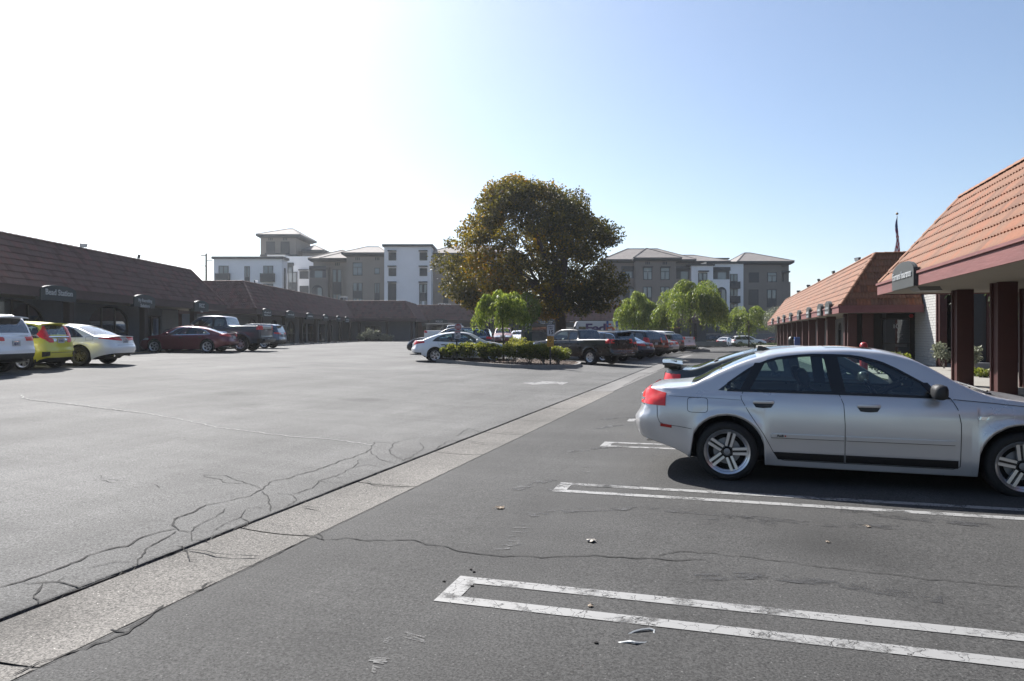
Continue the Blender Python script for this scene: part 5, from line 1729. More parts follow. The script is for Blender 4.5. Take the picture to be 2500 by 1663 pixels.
B, RB_ = mansard('shop_building', 'second low shop building with dark tiled mansard behind the pickups', (-20.3, 54, 0), RZL, 38, 3.15, 3.54, 1.65, 2.29, T_LEFT, M_FASCL, hipl=True, hipr=False, hl_d=6.0, depth=10)
ops = [(k, k + 2.6, 2.0, .9, ZW + .02) for k in (4.2, 9.6, 14.6)] + [(18.6, 21.0, 2.7, 0, ZW + .02), (21.6, 24.2, 2.7, 0, ZW + .02), (26, 28.6, 2.7, 0, ZW + .02), (29.4, 32, 2.7, 0, ZW + .02)]
shop_wall(B, .6, 38, ZW, 3.2, 2.3, ops, M_SHOPW2)
posts(B, (2.3, 8.2, 13.2, 18.2, 23.5, 28.5, 33.5), .45, ZW, 3.17, M_POST, .34, .3)
mb = MB(); mb.box(.4, .6, 2.3, 6, ZW, 3.18); mb.build('end_wall', M_SHOPW, B)
for i, (ya, yb, lab) in enumerate(((55.2, 57.3, 'first'), (61, 63.4, 'second'), (67, 69.4, 'third'), (73, 75, 'fourth'), (78.5, 80.4, 'fifth'), (82.5, 84.6, 'sixth'))):
    arched_sign(f'{lab} small arched sign along the second shop building counted from the pickups', (-20.16, (ya + yb) / 2, 2.98), RZL, yb - ya, .44, .24, M_SIGN, bars=1 if i not in (0, 5) else 2)
floodlight('floodlight with a white lens on the second building ridge', (-21.9, 58.3, 5.83), radians(60))
# corner piece and back row (eaves face the camera)
C, RC_ = mansard('shop_building', 'corner shop building closing the far left of the lot', (-24, 88, 0), 0, 11.6, 3.15, 3.54, 1.65, 2.29, T_LEFT, M_FASCL, hipl=False, hipr=True, hr_d=12, depth=12)
shop_wall(C, 1, 11.2, ZW - .1, 3.2, 2.0, [(4.6, 6.8, 2.6, 0, ZW)], M_SHOPW)
posts(C, (4.2, 7.8, 11), .45, ZW - .1, 3.17, M_POST, .3, .3)
D, RD_ = mansard('shop_building', 'long tiled shop building across the back of the lot', (-16, 100, 0), 0, 46, 3.15, 3.54, 1.65, 2.25, T_LEFT, M_FASCL, hipl=False, hipr=True, hr_d=8, depth=12)
shop_wall(D, 0, 45, ZW - .25, 3.2, 1.9, [(k, k + 2.2, 2.6, 0, ZW - .2) for k in (1.0, 9.6, 14, 19, 24, 29, 34, 39)] + [(4.0, 5.4, 2.7, 0, ZW - .2)], M_SHOPW)
posts(D, (.4, 7.3, 12.6, 17.6, 22.6, 27.6, 32.6, 37.6, 43), .45, ZW - .3, 3.17, M_POST, .36, .3)
arched_sign('far dark arched sign with a lower-case white line over a shop door', ((966 - CX) / F * 99.7, 99.75, 2.95), 0, 2.6, .5, .28, M_SIGN, (('Lashes to Stars', .3),), .3)
arched_sign('far dark arched sign with four white capitals behind the white fastback', ((1072 - CX) / F * 99.7, 99.75, 2.95), 0, 2.6, .5, .28, M_SIGN, (('RBLM', .42),), .4)
arched_sign('far dark arched sign with two pale lines above the speed limit sign', ((1334 - CX) / F * 99.7, 99.75, 2.95), 0, 2.6, .5, .28, M_SIGN, bars=2)
mb = MB(); mb.bbox(5.1, 5.9, 1.86, 1.9, 1.5, 2.1, .02); mb.build('door_notice', mat('blue_poster', (.16, .2, .42), .6), D)

# roof-top units
M_AC = mat('air_conditioner_white', (.62, .62, .6), .6)
def ac_unit(label, x, Y, z, w, h):
    r = thing('air_conditioner', label, 'air conditioner', ((x - CX) / F * Y, Y, z), 0, 'air conditioners on the roofs')
    MB().bbox(-w / 2, w / 2, -.3, .3, .12, h, .03).build('cabinet', M_AC, r)
    f = MB(); f.lathe([(.0, .0), (h * .28, 0), (h * .30, .02)], 18, Matrix.Translation((-w * .2, -.31, h * .55)) @ Matrix.Rotation(radians(90), 4, 'X')); f.build('fan', M_TRIM, r)
    g = MB()
    for k in range(4): g.box(w * .08, w * .42, -.32, -.305, h * (.3 + .13 * k), h * (.36 + .13 * k))
    g.build('grille', M_TRIM, r)
    MB().box(-w / 2 + .05, -w / 2 + .15, -.28, .28, -.3, .125).box(w / 2 - .15, w / 2 - .05, -.28, .28, -.3, .125).build('feet', M_LAMPBODY, r)
ac_unit('white air conditioner on the roof corner left of the tan block', 839, 91, 5.75, .95, .75)
ac_unit('grey boxed unit on the back roof below the white block', 992, 104, 5.72, 1.2, .72)
ac_unit('white air conditioner on the back roof left of the big tree', 1078, 104, 5.65, 1.0, .55)
ac_unit('second white roof unit just left of the big tree', 1094, 104.5, 5.65, .8, .5)

# walkway along the left and back shops with a yellow kerb face and wheel stops
M_YKERB = mat('worn_yellow_kerb', (.34, .26, .12), .85, var=.25, vscale=3)
mb = MB(); mb.box(-30, -19.55, 12, 88, .3, ZW); o = mb.build('walkway', M_CONC); tag(o, kind='structure')
mb = MB(); mb.box(-19.555, -19.4, 12, 87.5, .3, ZW - .012); o = mb.build('kerb', M_YKERB); tag(o, kind='structure')
mb = MB(); mb.box(-20, 31, 98.6, 112, -.2, ZW - .22); mb.box(-20, -12, 86.8, 98.6, -.2, ZW - .1); o = mb.build('back_walkway', M_CONC); tag(o, kind='structure')
ws_mb = MB()
prof = [(-.09, 0), (.09, 0), (.06, .13), (-.06, .13)]
ws_mb.prism([(x, -.85, z) for x, z in prof], (0, 1.7, 0)); WSM = ws_mb.mesh('wheel_stop', M_KERB); fixn(WSM)
for k, Y in enumerate((48.6, 51.4, 56, 58.8, 61.6, 64.4, 67.2, 70, 72.8, 75.6)):
    o = link('wheel_stop', WSM); o.location = (-18.5, Y, gz(-18.5, Y) - .01)
    tag(o, f'{["nearest", "second", "third", "fourth", "fifth", "sixth", "seventh", "eighth", "ninth", "farthest"][k]} concrete wheel stop in the shaded row before the second shop building', 'wheel stop', 'wheel stops along the left walkway')

# ------------------------------------------------------------ right hand shops
RZR = radians(-107)
def rloc(u, v, z=0): X, Y = rxy(u, v); return (X, Y, z)
ZS = .16
U1 = 22.84
E, RE_ = mansard('shop_building', 'near shop building with orange tiled mansard and oxblood columns on the right', rloc(U1, 4.6), RZR, 30, 2.73, 3.06, 1.645, 2.2, T_RIGHT, M_FASC, hipl=True, hipr=False, hl_d=7, soff=5.5, depth=10)
def column(root, x, y, z0, z1, m):
    mb = MB(); mb.bbox(x - .2, x + .2, y, y + .30, z0, z1, .01); mb.bbox(x - .25, x - .17, y - .05, y + .35, z0, z1, .008); mb.bbox(x + .17, x + .25, y - .05, y + .35, z0, z1, .008)
    mb.build('column', m, root)
for u in (21.3, 18.47, 15.64, 12.8, 9.97, 7.1, 4.3): column(E, U1 - u, 1.52, ZS - .02, 2.755, M_COLR)
column(E, U1 - 21.0, 3.0, ZS - .02, 2.755, M_COLR)
shop_wall(E, 9.5, 30, ZS, 2.75, 4.2, [(k, k + 2.2, 2.4, 0, ZS + .1) for k in (10.5, 14, 17.5, 21, 24.5)], M_GREYW)
mb = MB(); mb.box(9.4, 9.5, 4.2, 9.8, ZS, 2.75); mb.build('side_wall', M_GREYW, E)
mb = MB(); mb.prism([(U1 - 20.1, 2.42 - 2.2, 2.66), (U1 - 19.5, .22, 2.66), (U1 - 19.4, .12, 2.755), (U1 - 20.2, .12, 2.755)], (0, .5, 0)); mb.build('ceiling_light', M_TRIM, E, rec=True)
sg = arched_sign('grey arched sign with raised white letters on the near right fascia', rloc(19.55, 4.42, 2.72), RZR, 2.15, .40, .27, M_SIGNR, (('Farmers Insurance', .26),), .26, th=.1, sx=.95)
MB().box(-.98, .98, .1, .16, .02, .38).build('back_board', M_TRIM, sg)

U2 = 35.1
Fb, RF_ = mansard('shop_building', 'far shop building with sunlit orange tiled mansard on the right', rloc(86, 5.37), RZR, 86 - U2, 2.54, 2.875, 1.8, 2.57, T_RIGHT, M_FASC, hipl=True, hipr=True, hl_d=4, hr_d=3.42, soff=3.4, depth=9)
LF = 86 - U2
ops = []
for uu in (40.5, 44.2, 48.5, 61, 65.5, 70, 75): ops.append((86 - uu - 1.6, 86 - uu, 1.9, .45, ZS + .02))
shop_wall(Fb, 1, LF - 1.7, ZS - .4, 2.6, 2.1, ops, M_SHOPW2)
# slump-block piers beside the openings, course by course
pier = MB(); pier.bbox(-.2, .2, -.06, .06, 0, .105, .008); PM = pier.mesh('brick', M_WBRICK)
for uu in (39.9, 42.8, 46.5, 50.8):
    for c in range(20):
        o = link('brick', PM, Fb); o.location = (86 - uu, 2.03, ZS + .02 + c * .117)
posts(Fb, [86 - u for u in (37.6, 43.4, 47.6, 52, 56, 60, 64, 68, 72, 76, 80)], .75, ZS - .4, 2.56, M_COLR, .42, .42)
# recessed entrance at the near end
x_d = 86 - 36.8
mb = MB(); mb.box(x_d - .1, x_d, .6, 3.5, ZS - .02, 2.56); mb.build('entrance_wall', M_SHOPIN, Fb)
mb = MB(); mb.bbox(x_d, x_d + .25, .55, .95, ZS, 2.56, .01); mb.bbox(x_d - .02, x_d + .12, 1.2, 1.7, ZS, 2.56, .01); mb.build('entrance_panel', M_COLR, Fb)
d = MB(); d.quad((x_d + .03, 2.05, ZS + .05), (x_d + .03, 3.25, ZS + .05), (x_d + .03, 3.25, 2.25), (x_d + .03, 2.05, 2.25)); dr = d.build('door', M_SHOPGL, Fb)
fr = MB()
for (a, b) in (((2.05, ZS), (2.05, 2.3)), ((3.28, ZS), (3.28, 2.3)), ((2.05, 2.3), (3.28, 2.3)), ((2.05, 1.1), (3.28, 1.1))): fr.tube([(x_d + .04, a[0], a[1]), (x_d + .04, b[0], b[1])], .03, 4)
fr.build('door_frame', M_FRAME, dr)
lettering('10', M_LET, dr, (x_d + .06, 2.66, 1.92), (radians(90), 0, radians(90)), .27, .004, .004)
for zz, ww in ((1.5, .14), (1.3, .14), (1.05, .5), (.95, .5)):
    MB().box(x_d + .045, x_d + .05, 2.9 - ww / 2, 2.9 + ww / 2, zz, zz + .06).build('door_decal', mat('faint_decal', (.12, .12, .12), .6), dr)
o = MB().lathe([(.001, 0), (.09, 0), (.09, .06), (.001, .07)], 16, Matrix.Translation((x_d + .12, 3.3, 2.42)) @ Matrix.Rotation(radians(90), 4, 'Y')).build('red_lamp', mat('red_lamp_lens', (.5, .01, .01), .3), Fb)
lettering('8', M_LET, Fb, (86 - 43.2, 1.5, 1.75), (radians(90), 0, radians(90)), .3, .002, .004)

# tall slump-brick wall that closes the near end
W_ = thing('brick_wall', 'white painted brick wall rising beside the recessed entrance on the right', 'wall', rloc(36.8, 8.86), RZR)
MB().box(0, 3.5, .035, .35, ZS - .1, 4.0).build('mortar_core', M_MORTAR, W_)
bk = MB(); bk.bbox(-.196, .196, 0, .05, 0, .107, .007); BM_ = bk.mesh('brick', M_WBRICK)
rb = random.Random(3)
for c in range(33):
    x = .2 if c % 2 else .0; xx = x
    while xx < 3.45:
        o = link('brick', BM_, W_); lw = min(xx + .2, 3.5) - max(xx - .2, 0)
        o.scale = (lw / .4, 1, 1); o.location = ((max(xx - .2, 0) + min(xx + .2, 3.5)) / 2, .0 + rb.uniform(-.004, .006), ZS - .1 + c * .117)
        xx += .4
for k in range(2): MB().bbox(3.5 + .18 * k, 3.62 + .18 * k, -.05 + .06 * k, .3, ZS - .1, 3.9, .01).build('trim_post', M_COLR, W_)
G1 = thing('courtyard_wall', 'charcoal stucco wall at the back of the courtyard between the columns', 'wall', rloc(30.6, 9.0), RZR)
MB().box(0, .2, -.2, 14, ZS - .1, 4.2).build('panel', M_GREYW, G1)
MB().box(.2, .28, 3.0, 3.2, ZS - .1, 4.2).box(.2, .28, .75, .9, ZS - .1, 4.2).build('batten', M_COLR, G1)
MB().box(.7, 1.1, -.1, 14, ZS - .1, ZS + .32).build('planter_kerb', M_SHOPW2, G1)

# walkway on the right
mb = MB()
pts = [rxy(-8, 4.35), rxy(90, 4.35), rxy(90, 16), rxy(-8, 16)]
mb.prism([(x, y, -.3) for x, y in pts], (0, 0, .3 + ZS)); o = mb.build('walkway', M_CONC, rec=True); tag(o, kind='structure')
mb = MB(); pts = [rxy(-8, 4.2), rxy(90, 4.2), rxy(90, 4.345), rxy(-8, 4.345)]
mb.prism([(x, y, -.3) for x, y in pts], (0, 0, .3 + ZS - .006)); o = mb.build('kerb', M_KERB, rec=True); tag(o, kind='structure')
labs = ['nearest', 'second', 'third', 'fourth', 'fifth', 'sixth', 'seventh', 'eighth']
for i, uu in enumerate((37.9, 40.9, 46.0, 51.5, 57.5, 63.5, 69.5, 77)):
    arched_sign(f'{labs[i]} grey arched sign on the sunlit far right eave counted from the entrance', rloc(uu, 5.16, 2.56), RZR, 1.5, .40, .26, M_SIGNR, bars=2 if i != 3 else 1, th=.16)
for i, uu in enumerate((41.2, 49.5, 56.5, 63, 71)):
    floodlight(f'{["first", "second", "third", "fourth", "fifth"][i]} floodlight along the far right ridge from the hip', rloc(uu, 7.2, 5.44), RZR + radians(30 - 25 * i))
# bollard
bo = thing('bollard', 'red steel bollard on the walkway beyond the silver sedan', 'bollard', (*rxy(19.9, 3.6), .03), 0)
MB().lathe([(.1, 0), (.1, 1.22), (.085, 1.28), (.05, 1.31), (.001, 1.32)], 20).build('sleeve', mat('bollard_red', (.55, .03, .03), .4, coat=.3), bo, True, 50)
MB().lathe([(.14, 0), (.14, .02), (.101, .025)], 20).build('base_plate', M_LAMPBODY, bo)
# bin and news rack under the far eave
tb = thing('trash_bin', 'black trash bin under the far end of the right eave', 'bin', rloc(60.5, 5.6, ZS))
MB().lathe([(.24, 0), (.28, .9), (.3, .92), (.24, 1.1), (.1, 1.2), (.001, 1.2)], 18).build('barrel', M_TRIM, tb, True, 40)
MB().box(-.12, .12, -.31, -.26, .86, 1.0).build('opening', M_SHOPIN, tb)
nb = thing('news_rack', 'blue news rack beside the black trash bin', 'rack', rloc(57.5, 5.7, ZS), RZR)
MB().bbox(-.25, .25, -.2, .2, .1, 1.15, .03).build('box', mat('rack_blue', (.05, .13, .42), .45), nb)
MB().box(-.18, .18, -.215, -.2, .55, 1.0).build('window', M_LAMP, nb)
MB().box(-.2, -.14, -.16, .16, 0, .12).box(.14, .2, -.16, .16, 0, .12).build('feet', M_LAMPBODY, nb)
# flagpole
fp = thing('flagpole', 'flagpole with a limp striped flag behind the right roofs', 'flagpole', ((2188 - CX) / F * 46, 46, 0), 0)
zt = CH + (815 - 522) / F * 46
MB().tube([(0, 0, 0), (0, 0, 4), (.06, 0, zt - .15)], [.06, .05, .03], 10).build('pole', mat('pole_metal', (.5, .48, .45), .35, metal=.7), fp, True, 60)
b_ = MB(); bm = bmesh.new(); bmesh.ops.create_uvsphere(bm, u_segments=12, v_segments=8, radius=.085); b_.add_bm(bm, 0, Matrix.Translation((.06, 0, zt))); b_.build('finial', mat('bronze', (.18, .12, .06), .4, metal=.8), fp, True)
M_FR = mat('flag_red', (.6, .05, .08), .8); M_FW = mat('flag_white', (1, 1, 1), .8); M_FB = mat('flag_blue', (.04, .05, .2), .8)
fl = MB(); z_top = CH + (815 - 533) / F * 46; n = 34; cols = 12; Hh = 2.7
for i in range(n + 1):
    t = i / n; z = z_top - Hh * t; spread = .03 + .34 * min(1, t * 1.4) ** .9
    for j in range(cols + 1):
        s = -1 + 2 * j / cols
        x = .03 + spread * .62 * s * (1 - .25 * (t > .85)) - (.02 if s > 0 else .06 * sin(t * 9)); y = -.03 - .10 * abs(sin(3.2 * s + 2 * t)) * (t + .15) + .12 * s * t
        fl.v.append((x, y, z - .18 * abs(s) * t))
for i in range(n):
    for j in range(cols):
        a = i * (cols + 1) + j
        t = i / n; s = abs(-1 + 2 * (j + .5) / cols)
        band = int((t * 13 + s * 2.2))
        fl.f.append((a, a + 1, a + cols + 2, a + cols + 1)); fl.mi.append(2 if t + .25 * s < .42 else (0 if band % 2 else 1))
fl.build('flag', [M_FR, M_FW, M_FB], fp, True)

# ================================================================== apartment blocks beyond the shops
M_WST = mat('white_stucco', (1.22, 1.22, 1.24), .9, var=.05, vscale=.4)
M_TAN = mat('tan_stucco', (.42, .365, .31), .9, var=.05, vscale=.4)
M_TAN2 = mat('grey_tan_stucco', (.29, .262, .235), .9, var=.05, vscale=.4)
M_ATRIM = mat('slate_trim', (.06, .072, .08), .7)
M_APANEL = mat('slate_panel', (.075, .088, .098), .75)
M_AROOF = mat('grey_brown_roof_tile', (.26, .23, .215), .85, var=.2, vscale=1.2)
M_APANE = mat('apartment_pane', (.22, .27, .30), .15, coat=.5)
def xw(x, Y): return (x - CX) / F * Y
def zw(y, Y): return CH - (y - HY) / F * Y
class Apt:
    def __init__(s, label): s.r = thing('apartment_building', label, 'building')
    def block(s, x0, x1, yt, Y, D, m, zb=-.5, name='wall'):
        MB().box(xw(x0, Y), xw(x1, Y), Y, Y + D, zb, zw(yt, Y)).build(name, m, s.r); return s
    def cap(s, x0, x1, y0, y1, Y, D, ov=.35):
        MB().box(xw(x0, Y) - ov, xw(x1, Y) + ov, Y - ov, Y + D, zw(y1, Y), zw(y0, Y)).build('cornice', M_ATRIM, s.r); return s
    def hip(s, x0, x1, ye0, ye1, ya, Y, D, xa=None, xb=None, ov=.9):
        """hip roof: eave band from ye0 to ye1, ridge height ya between xa and xb"""
        a, b = xw(x0, Y) - 0, xw(x1, Y); f, k = Y - ov, Y + D + ov; z0, z1 = zw(ye1, Y), zw(ye0, Y)
        ra, rb = (xw(xa, Y), xw(xb, Y)) if xa is not None else (lerp(a, b, .42), lerp(a, b, .58))
        ym = Y + D / 2; zr = CH - (ya - HY) / F * ym
        e = MB(); e.box(a, b, f, k, z0 + .15, z1); e.prism([(a + .55, f + .55, z0 - .2), (b - .55, f + .55, z0 - .2), (b, f, z0 + .15), (a, f, z0 + .15)], (0, D, 0)); rf = None
        e.build('eave', M_ATRIM, s.r)
        m = MB(); A, B, C_, D_ = (a, f, z1), (b, f, z1), (b, k, z1), (a, k, z1); R1, R2 = (ra, ym, zr), (rb, ym, zr)
        m.poly([A, B, R2, R1]); m.poly([B, C_, R2]); m.poly([C_, D_, R1, R2]); m.poly([D_, A, R1])
        rf = m.build('roof', M_AROOF, s.r)
        t = MB()
        for p, q in ((A, R1), (B, R2), (R1, R2), (D_, R1), (C_, R2)): t.tube([p, q], .13, 5)
        t.build('ridge_cap', M_ATRIM if False else M_AROOF, rf); return s
    def win(s, x0, x1, y0, y1, Y, kind='pair', m=None):
        a, b, z0, z1 = xw(x0, Y), xw(x1, Y), zw(y1, Y), zw(y0, Y); t = .13; pr = .09
        fr = MB()
        for (p, q, r_, u) in ((a, a + t, z0, z1), (b - t, b, z0, z1), (a + t, b - t, z0, z0 + t), (a + t, b - t, z1 - t, z1)): fr.box(p, q, Y - pr, Y - .004, r_, u)
        mid = (a + b) / 2; panes = []
        if kind == 'dark':
            panes = [(a + t, b - t, z0 + t, z1 - t, M_APANEL)]
        elif kind == 'one': panes = [(a + t, b - t, z0 + t, z1 - t, M_APANE)]
        elif kind == 'pair':
            fr.box(mid - .07, mid + .07, Y - pr, Y - .004, z0 + t, z1 - t); panes = [(a + t, mid - .07, z0 + t, z1 - t, M_APANE), (mid + .07, b - t, z0 + t, z1 - t, M_APANE)]
        elif kind == 'transom':
            zt = z1 - (z1 - z0) * .36; fr.box(a + t, b - t, Y - pr, Y - .004, zt - .07, zt + .07); fr.box(mid - .07, mid + .07, Y - pr, Y - .004, z0 + t, zt - .07)
            panes = [(a + t, b - t, zt + .07, z1 - t, M_APANE), (a + t, mid - .07, z0 + t, zt - .07, M_APANE), (mid + .07, b - t, z0 + t, zt - .07, M_APANE)]
        elif kind == 'tall':           # glazed top, panel, glazed bottom
            h = z1 - z0; za = z1 - h * .40; zb = z0 + h * .20
            fr.box(mid - .2, mid + .2, Y - pr, Y - .004, za, z1 - t)
            panes = [(a + t, mid - .2, za, z1 - t, M_APANE), (mid + .2, b - t, za, z1 - t, M_APANE), (a + t, b - t, zb, za - .02, M_APANEL), (a + t, mid - .2, z0 + t, zb - .02, M_APANE), (mid + .2, b - t, z0 + t, zb - .02, M_APANE)]
        elif kind == 'half':
            za = (z0 + z1) / 2; fr.box(mid - .1, mid + .1, Y - pr, Y - .004, za, z1 - t)
            panes = [(a + t, mid - .1, za, z1 - t, M_APANE), (mid + .1, b - t, za, z1 - t, M_APANE), (a + t, b - t, z0 + t, za - .02, M_APANEL)]
        w = fr.build('window', M_ATRIM, s.r)
        for (p, q, r_, u, mm) in panes: MB().box(p, q, Y - .05, Y - .006, r_, u).build('pane', mm, w)
        return s
    def awn(s, x0, x1, y, Y):
        MB().box(xw(x0, Y), xw(x1, Y), Y - .7, Y - .003, zw(y + 1.2, Y), zw(y - 1.2, Y)).build('awning', M_ATRIM, s.r); return s
    def arch(s, x0, x1, ytop, ybot, Y):
        a, b = xw(x0, Y), xw(x1, Y); r_ = (b - a) / 2; zs = zw(ytop, Y) - r_; zb = zw(ybot, Y)
        pts = [(a, Y - .02, zb), (b, Y - .02, zb)] + [((a + b) / 2 + r_ * cos(pi * i / 12), Y - .02, zs + r_ * sin(pi * i / 12)) for i in range(13)]
        w = MB().poly(pts).build('arched_opening', M_APANEL, s.r)
        MB().box((a + b) / 2 + r_ * .05, b - r_ * .12, Y - .05, Y - .03, zb, zs + r_ * .5).build('pane', M_APANE, w)
        MB().tube([(x, Y - .03, z) for x, _, z in pts[1:]] + [(a, Y - .03, zb)], .1, 5).build('arch_trim', M_ATRIM, w); return s
    def balcony(s, x0, x1, y0, y1, Y):
        a, b = xw(x0, Y), xw(x1, Y); m = MB(); z0, z1 = zw(y1, Y), zw(y0, Y)
        m.box(a, b, Y - .9, Y - .01, z0 - .25, z0); m.box(a, b, Y - .9, Y - .85, z0, z1 - .05)
        m.box(a, a + .06, Y - .85, Y - .01, z0, z1); m.box(b - .06, b, Y - .85, Y - .01, z0, z1)
        m.build('balcony', M_ATRIM, s.r); return s
    def recess(s, x0, x1, y0, y1, Y):
        a, b = xw(x0, Y), xw(x1, Y); z0, z1 = zw(y1, Y), zw(y0, Y)
        m = MB(); m.box(a, b, Y - .03, Y - .004, z0, z1); w = m.build('loggia', M_APANEL, s.r)
        MB().box(a - .1, b + .1, Y - .3, Y - .035, z1 - .5, z1 + .2).build('loggia_beam', M_ATRIM, w)
        MB().box(lerp(a, b, .3), lerp(a, b, .78), Y - .06, Y - .035, z0, lerp(z0, z1, .62)).build('pane', M_APANE, w); return s
    def vents(s, xs, y, Y):
        for x in xs:
            for k in (-1, 0, 1): MB().box(xw(x + 4 * k, Y) - .09, xw(x + 4 * k, Y) + .09, Y - .04, Y - .003, zw(y + 3.5, Y), zw(y - 3.5, Y)).build('vent_slot', M_ATRIM, s.r)
        return s

YL = 134
a = Apt('white flat-roofed apartment wing with two small balconies at the far left')
a.block(522, 688, 632, YL, 3.4, M_WST).cap(522, 688, 626.5, 632.5, YL, 3.5)
for x in (534, 643): a.win(x, x + 24, 649, 690 if x == 534 else 688, YL, 'half'); a.balcony(x - 4.5, x + 28.5, 668, 686, YL)
a.win(597, 610, 650, 700, YL, 'half'); a.win(643, 667, 693, 730, YL, 'half')
MB().box(xw(688, YL) + .01, xw(688, YL) + .06, YL + 1.2, YL + 2.2, zw(720, YL), zw(653, YL)).build('window', M_ATRIM, a.r)
a = Apt('tall tan tower with a low hipped roof behind the white wing')
YT = 152
a.block(636, 722, 578, YT, 11, M_TAN).hip(628, 736, 573, 579, 559, YT, 11, 684, 697).cap(636, 722, 622, 625, YT, 11, .15)
for x in (650, 685.5): a.win(x, x + 21.5, 590, 620, YT, 'dark')
a.vents((660.5, 696), 583.5, YT)
a.block(652, 696, 621, YT - 5, 4.9, M_WST).cap(652, 696, 618, 622, YT - 5, 4.9)
a = Apt('pale recessed apartment centre with a small hipped roof behind the tan gables')
YM = 146
a.block(700, 768, 626, YM, 10, M_WST).block(738, 786, 617, YM + 8, 9, M_TAN).hip(736, 793, 611, 617, 600, YM + 8, 9, 752, 757)
for y in (662, 698): a.win(731.5, 753.5, y, y + 19, YM, 'dark')
a.awn(730, 754, 659.5, YM)
a.win(703, 725, 664, 714, YM - .2, 'half'); a.recess(701, 716, 644, 668, YM)
YE = 138
a = Apt('tan apartment block with stepped gables and an arched opening')
a.block(765, 846, 637, YE, 12, M_TAN).block(755, 800, 652, YE - 1.5, 1.49, M_TAN2).hip(755, 850, 631.5, 637.5, 611, YE, 12, 816, 822).hip(783, 852, 631, 636, 616, YE - 1.2, 8, 826, 832)
a.recess(757, 796, 652, 678, YE - 1.5).arch(763, 787, 697, 728, YE - 1.5).win(812, 834, 657.5, 735, YE, 'tall'); a.vents((824,), 645, YE)
YF = 132
a = Apt('tan apartment block with a broad hipped roof left of the white block')
a.block(846, 941.6, 624, YF, 13, M_TAN).hip(836, 947, 617.5, 624, 603, YF, 13, 877, 909)
a.win(861.5, 885, 641.3, 673, YF, 'transom').win(914.5, 927.3, 654, 670, YF, 'one').win(861.5, 885, 690.5, 739, YF, 'tall').win(914.2, 927, 691, 739, YF, 'half'); a.vents((873, 921), 632, YF)
a = Apt('white flat-topped apartment block with three rows of dark windows')
YG = 130
a.block(938, 1052.5, 602.4, YG, 13, M_WST).cap(938, 1052.5, 596.5, 602.4, YG, 13)
for x in (948.8, 1024.5):
    a.win(x, x + 18.6, 616.5, 636, YG, 'dark').awn(x - 1.5, x + 19.5, 613, YG).win(x, x + 18.6, 655, 674, YG, 'dark').awn(x - 1.5, x + 19.5, 650.5, YG).awn(x - 1.5, x + 19.5, 689, YG)
a.win(947.2, 967.4, 692, 746, YG, 'dark').win(1023.5, 1043, 693, 746, YG, 'tall')
a = Apt('tan apartment block mostly hidden behind the big tree')
YH = 133
a.block(1052.5, 1260, 625, YH, 13, M_TAN).hip(1044, 1280, 618.5, 625, 600, YH, 13, 1098, 1220).win(1082, 1094.5, 693, 746, YH, 'half').win(1119, 1134, 693, 746, YH, 'half')
# right hand complex
YR = 133
a = Apt('grey-tan apartment block with a big hipped roof right of the big tree')
a.block(1478, 1688, 640, YR, 14, M_TAN2).hip(1470, 1697, 634, 640, 608, YR, 14, 1546, 1624)
a.block(1552, 1650.5, 636, YR - 2.2, 2.19, M_TAN2).hip(1545, 1662, 630, 635.5, 607, YR - 2.2, 9, 1588, 1592)
for x in (1570, 1612.3): a.win(x, x + 22.3, 652, 683.5, YR - 2.2, 'transom').awn(x - .5, x + 23, 652.5, YR - 2.2)
a.win(1569.3, 1591.3, 700, 752, YR - 2.2, 'half').win(1612, 1634, 700, 752, YR - 2.2, 'half'); a.vents((1581, 1623), 642.5, YR - 2.2)
a.recess(1518, 1552, 653, 680, YR).recess(1651, 1687, 653, 681, YR).arch(1523, 1550, 699.5, 756, YR)
a = Apt('white apartment bay with a framed window beside the grey-tan block')
a.block(1688, 1741, 648, YR - 1.2, 12, M_WST).cap(1684, 1740, 645, 648.6, YR - 1.2, 12).win(1704.5, 1726.5, 666, 700, YR - 1.2, 'half').awn(1704, 1729, 662.5, YR - 1.2)
a.block(1672, 1776, 640, YR + 8, 12, M_TAN2).hip(1668, 1780, 638, 642, 623.5, YR + 8, 12, 1676, 1714)
a.block(1742, 1776, 632, YR + 12, 4, M_WST).cap(1742, 1776, 630, 633, YR + 12, 4)
a = Apt('white apartment bay with loggia, arch and stacked black balconies')
a.block(1741, 1815, 644, YR - .6, 12, M_WST).cap(1728, 1814, 639, 644, YR - .6, 12)
a.block(1739, 1781.5, 683, YR - 2.6, 1.99, M_WST).recess(1740, 1781, 655, 682, YR - .6).arch(1750.5, 1772.3, 702, 754, YR - 2.6)
for (y0, y1) in ((669, 703), (705, 738), (741, 760)): a.win(1782, 1800.5, y0, y1, YR - .6, 'half')
a.balcony(1781, 1804, 688, 702, YR - .6).balcony(1781, 1804, 723, 737, YR - .6)
a = Apt('grey-tan apartment block with hipped roof at the right end of the complex')
a.block(1814, 1908, 644, YR, 12, M_TAN2).block(1908, 1930, 688, YR + .5, 10, M_TAN2).block(1908, 1926, 644, YR + 3, 7, M_TAN2).hip(1797, 1935, 638.5, 644.5, 618, YR, 12, 1843, 1858)
a.win(1828, 1852.5, 665.5, 690, YR, 'dark').win(1873, 1896, 665, 689, YR, 'transom').win(1827.5, 1851.5, 707, 745, YR, 'dark').win(1872.3, 1895.3, 707, 750, YR, 'half')
MB().box(xw(1907, YR), xw(1931, YR), YR + .3, YR + 8, zw(665, YR), zw(661, YR)).build('pergola', M_ATRIM, a.r)
for x in (1914, 1927): MB().box(xw(x, YR), xw(x + 1.5, YR), YR + .5, YR + .7, zw(688, YR), zw(663, YR)).build('pergola_post', M_ATRIM, a.r)
a = Apt('dark lower apartment wall behind the pepper trees')
a.block(1650, 1830, 757, YR - 4, 3, M_APANEL)
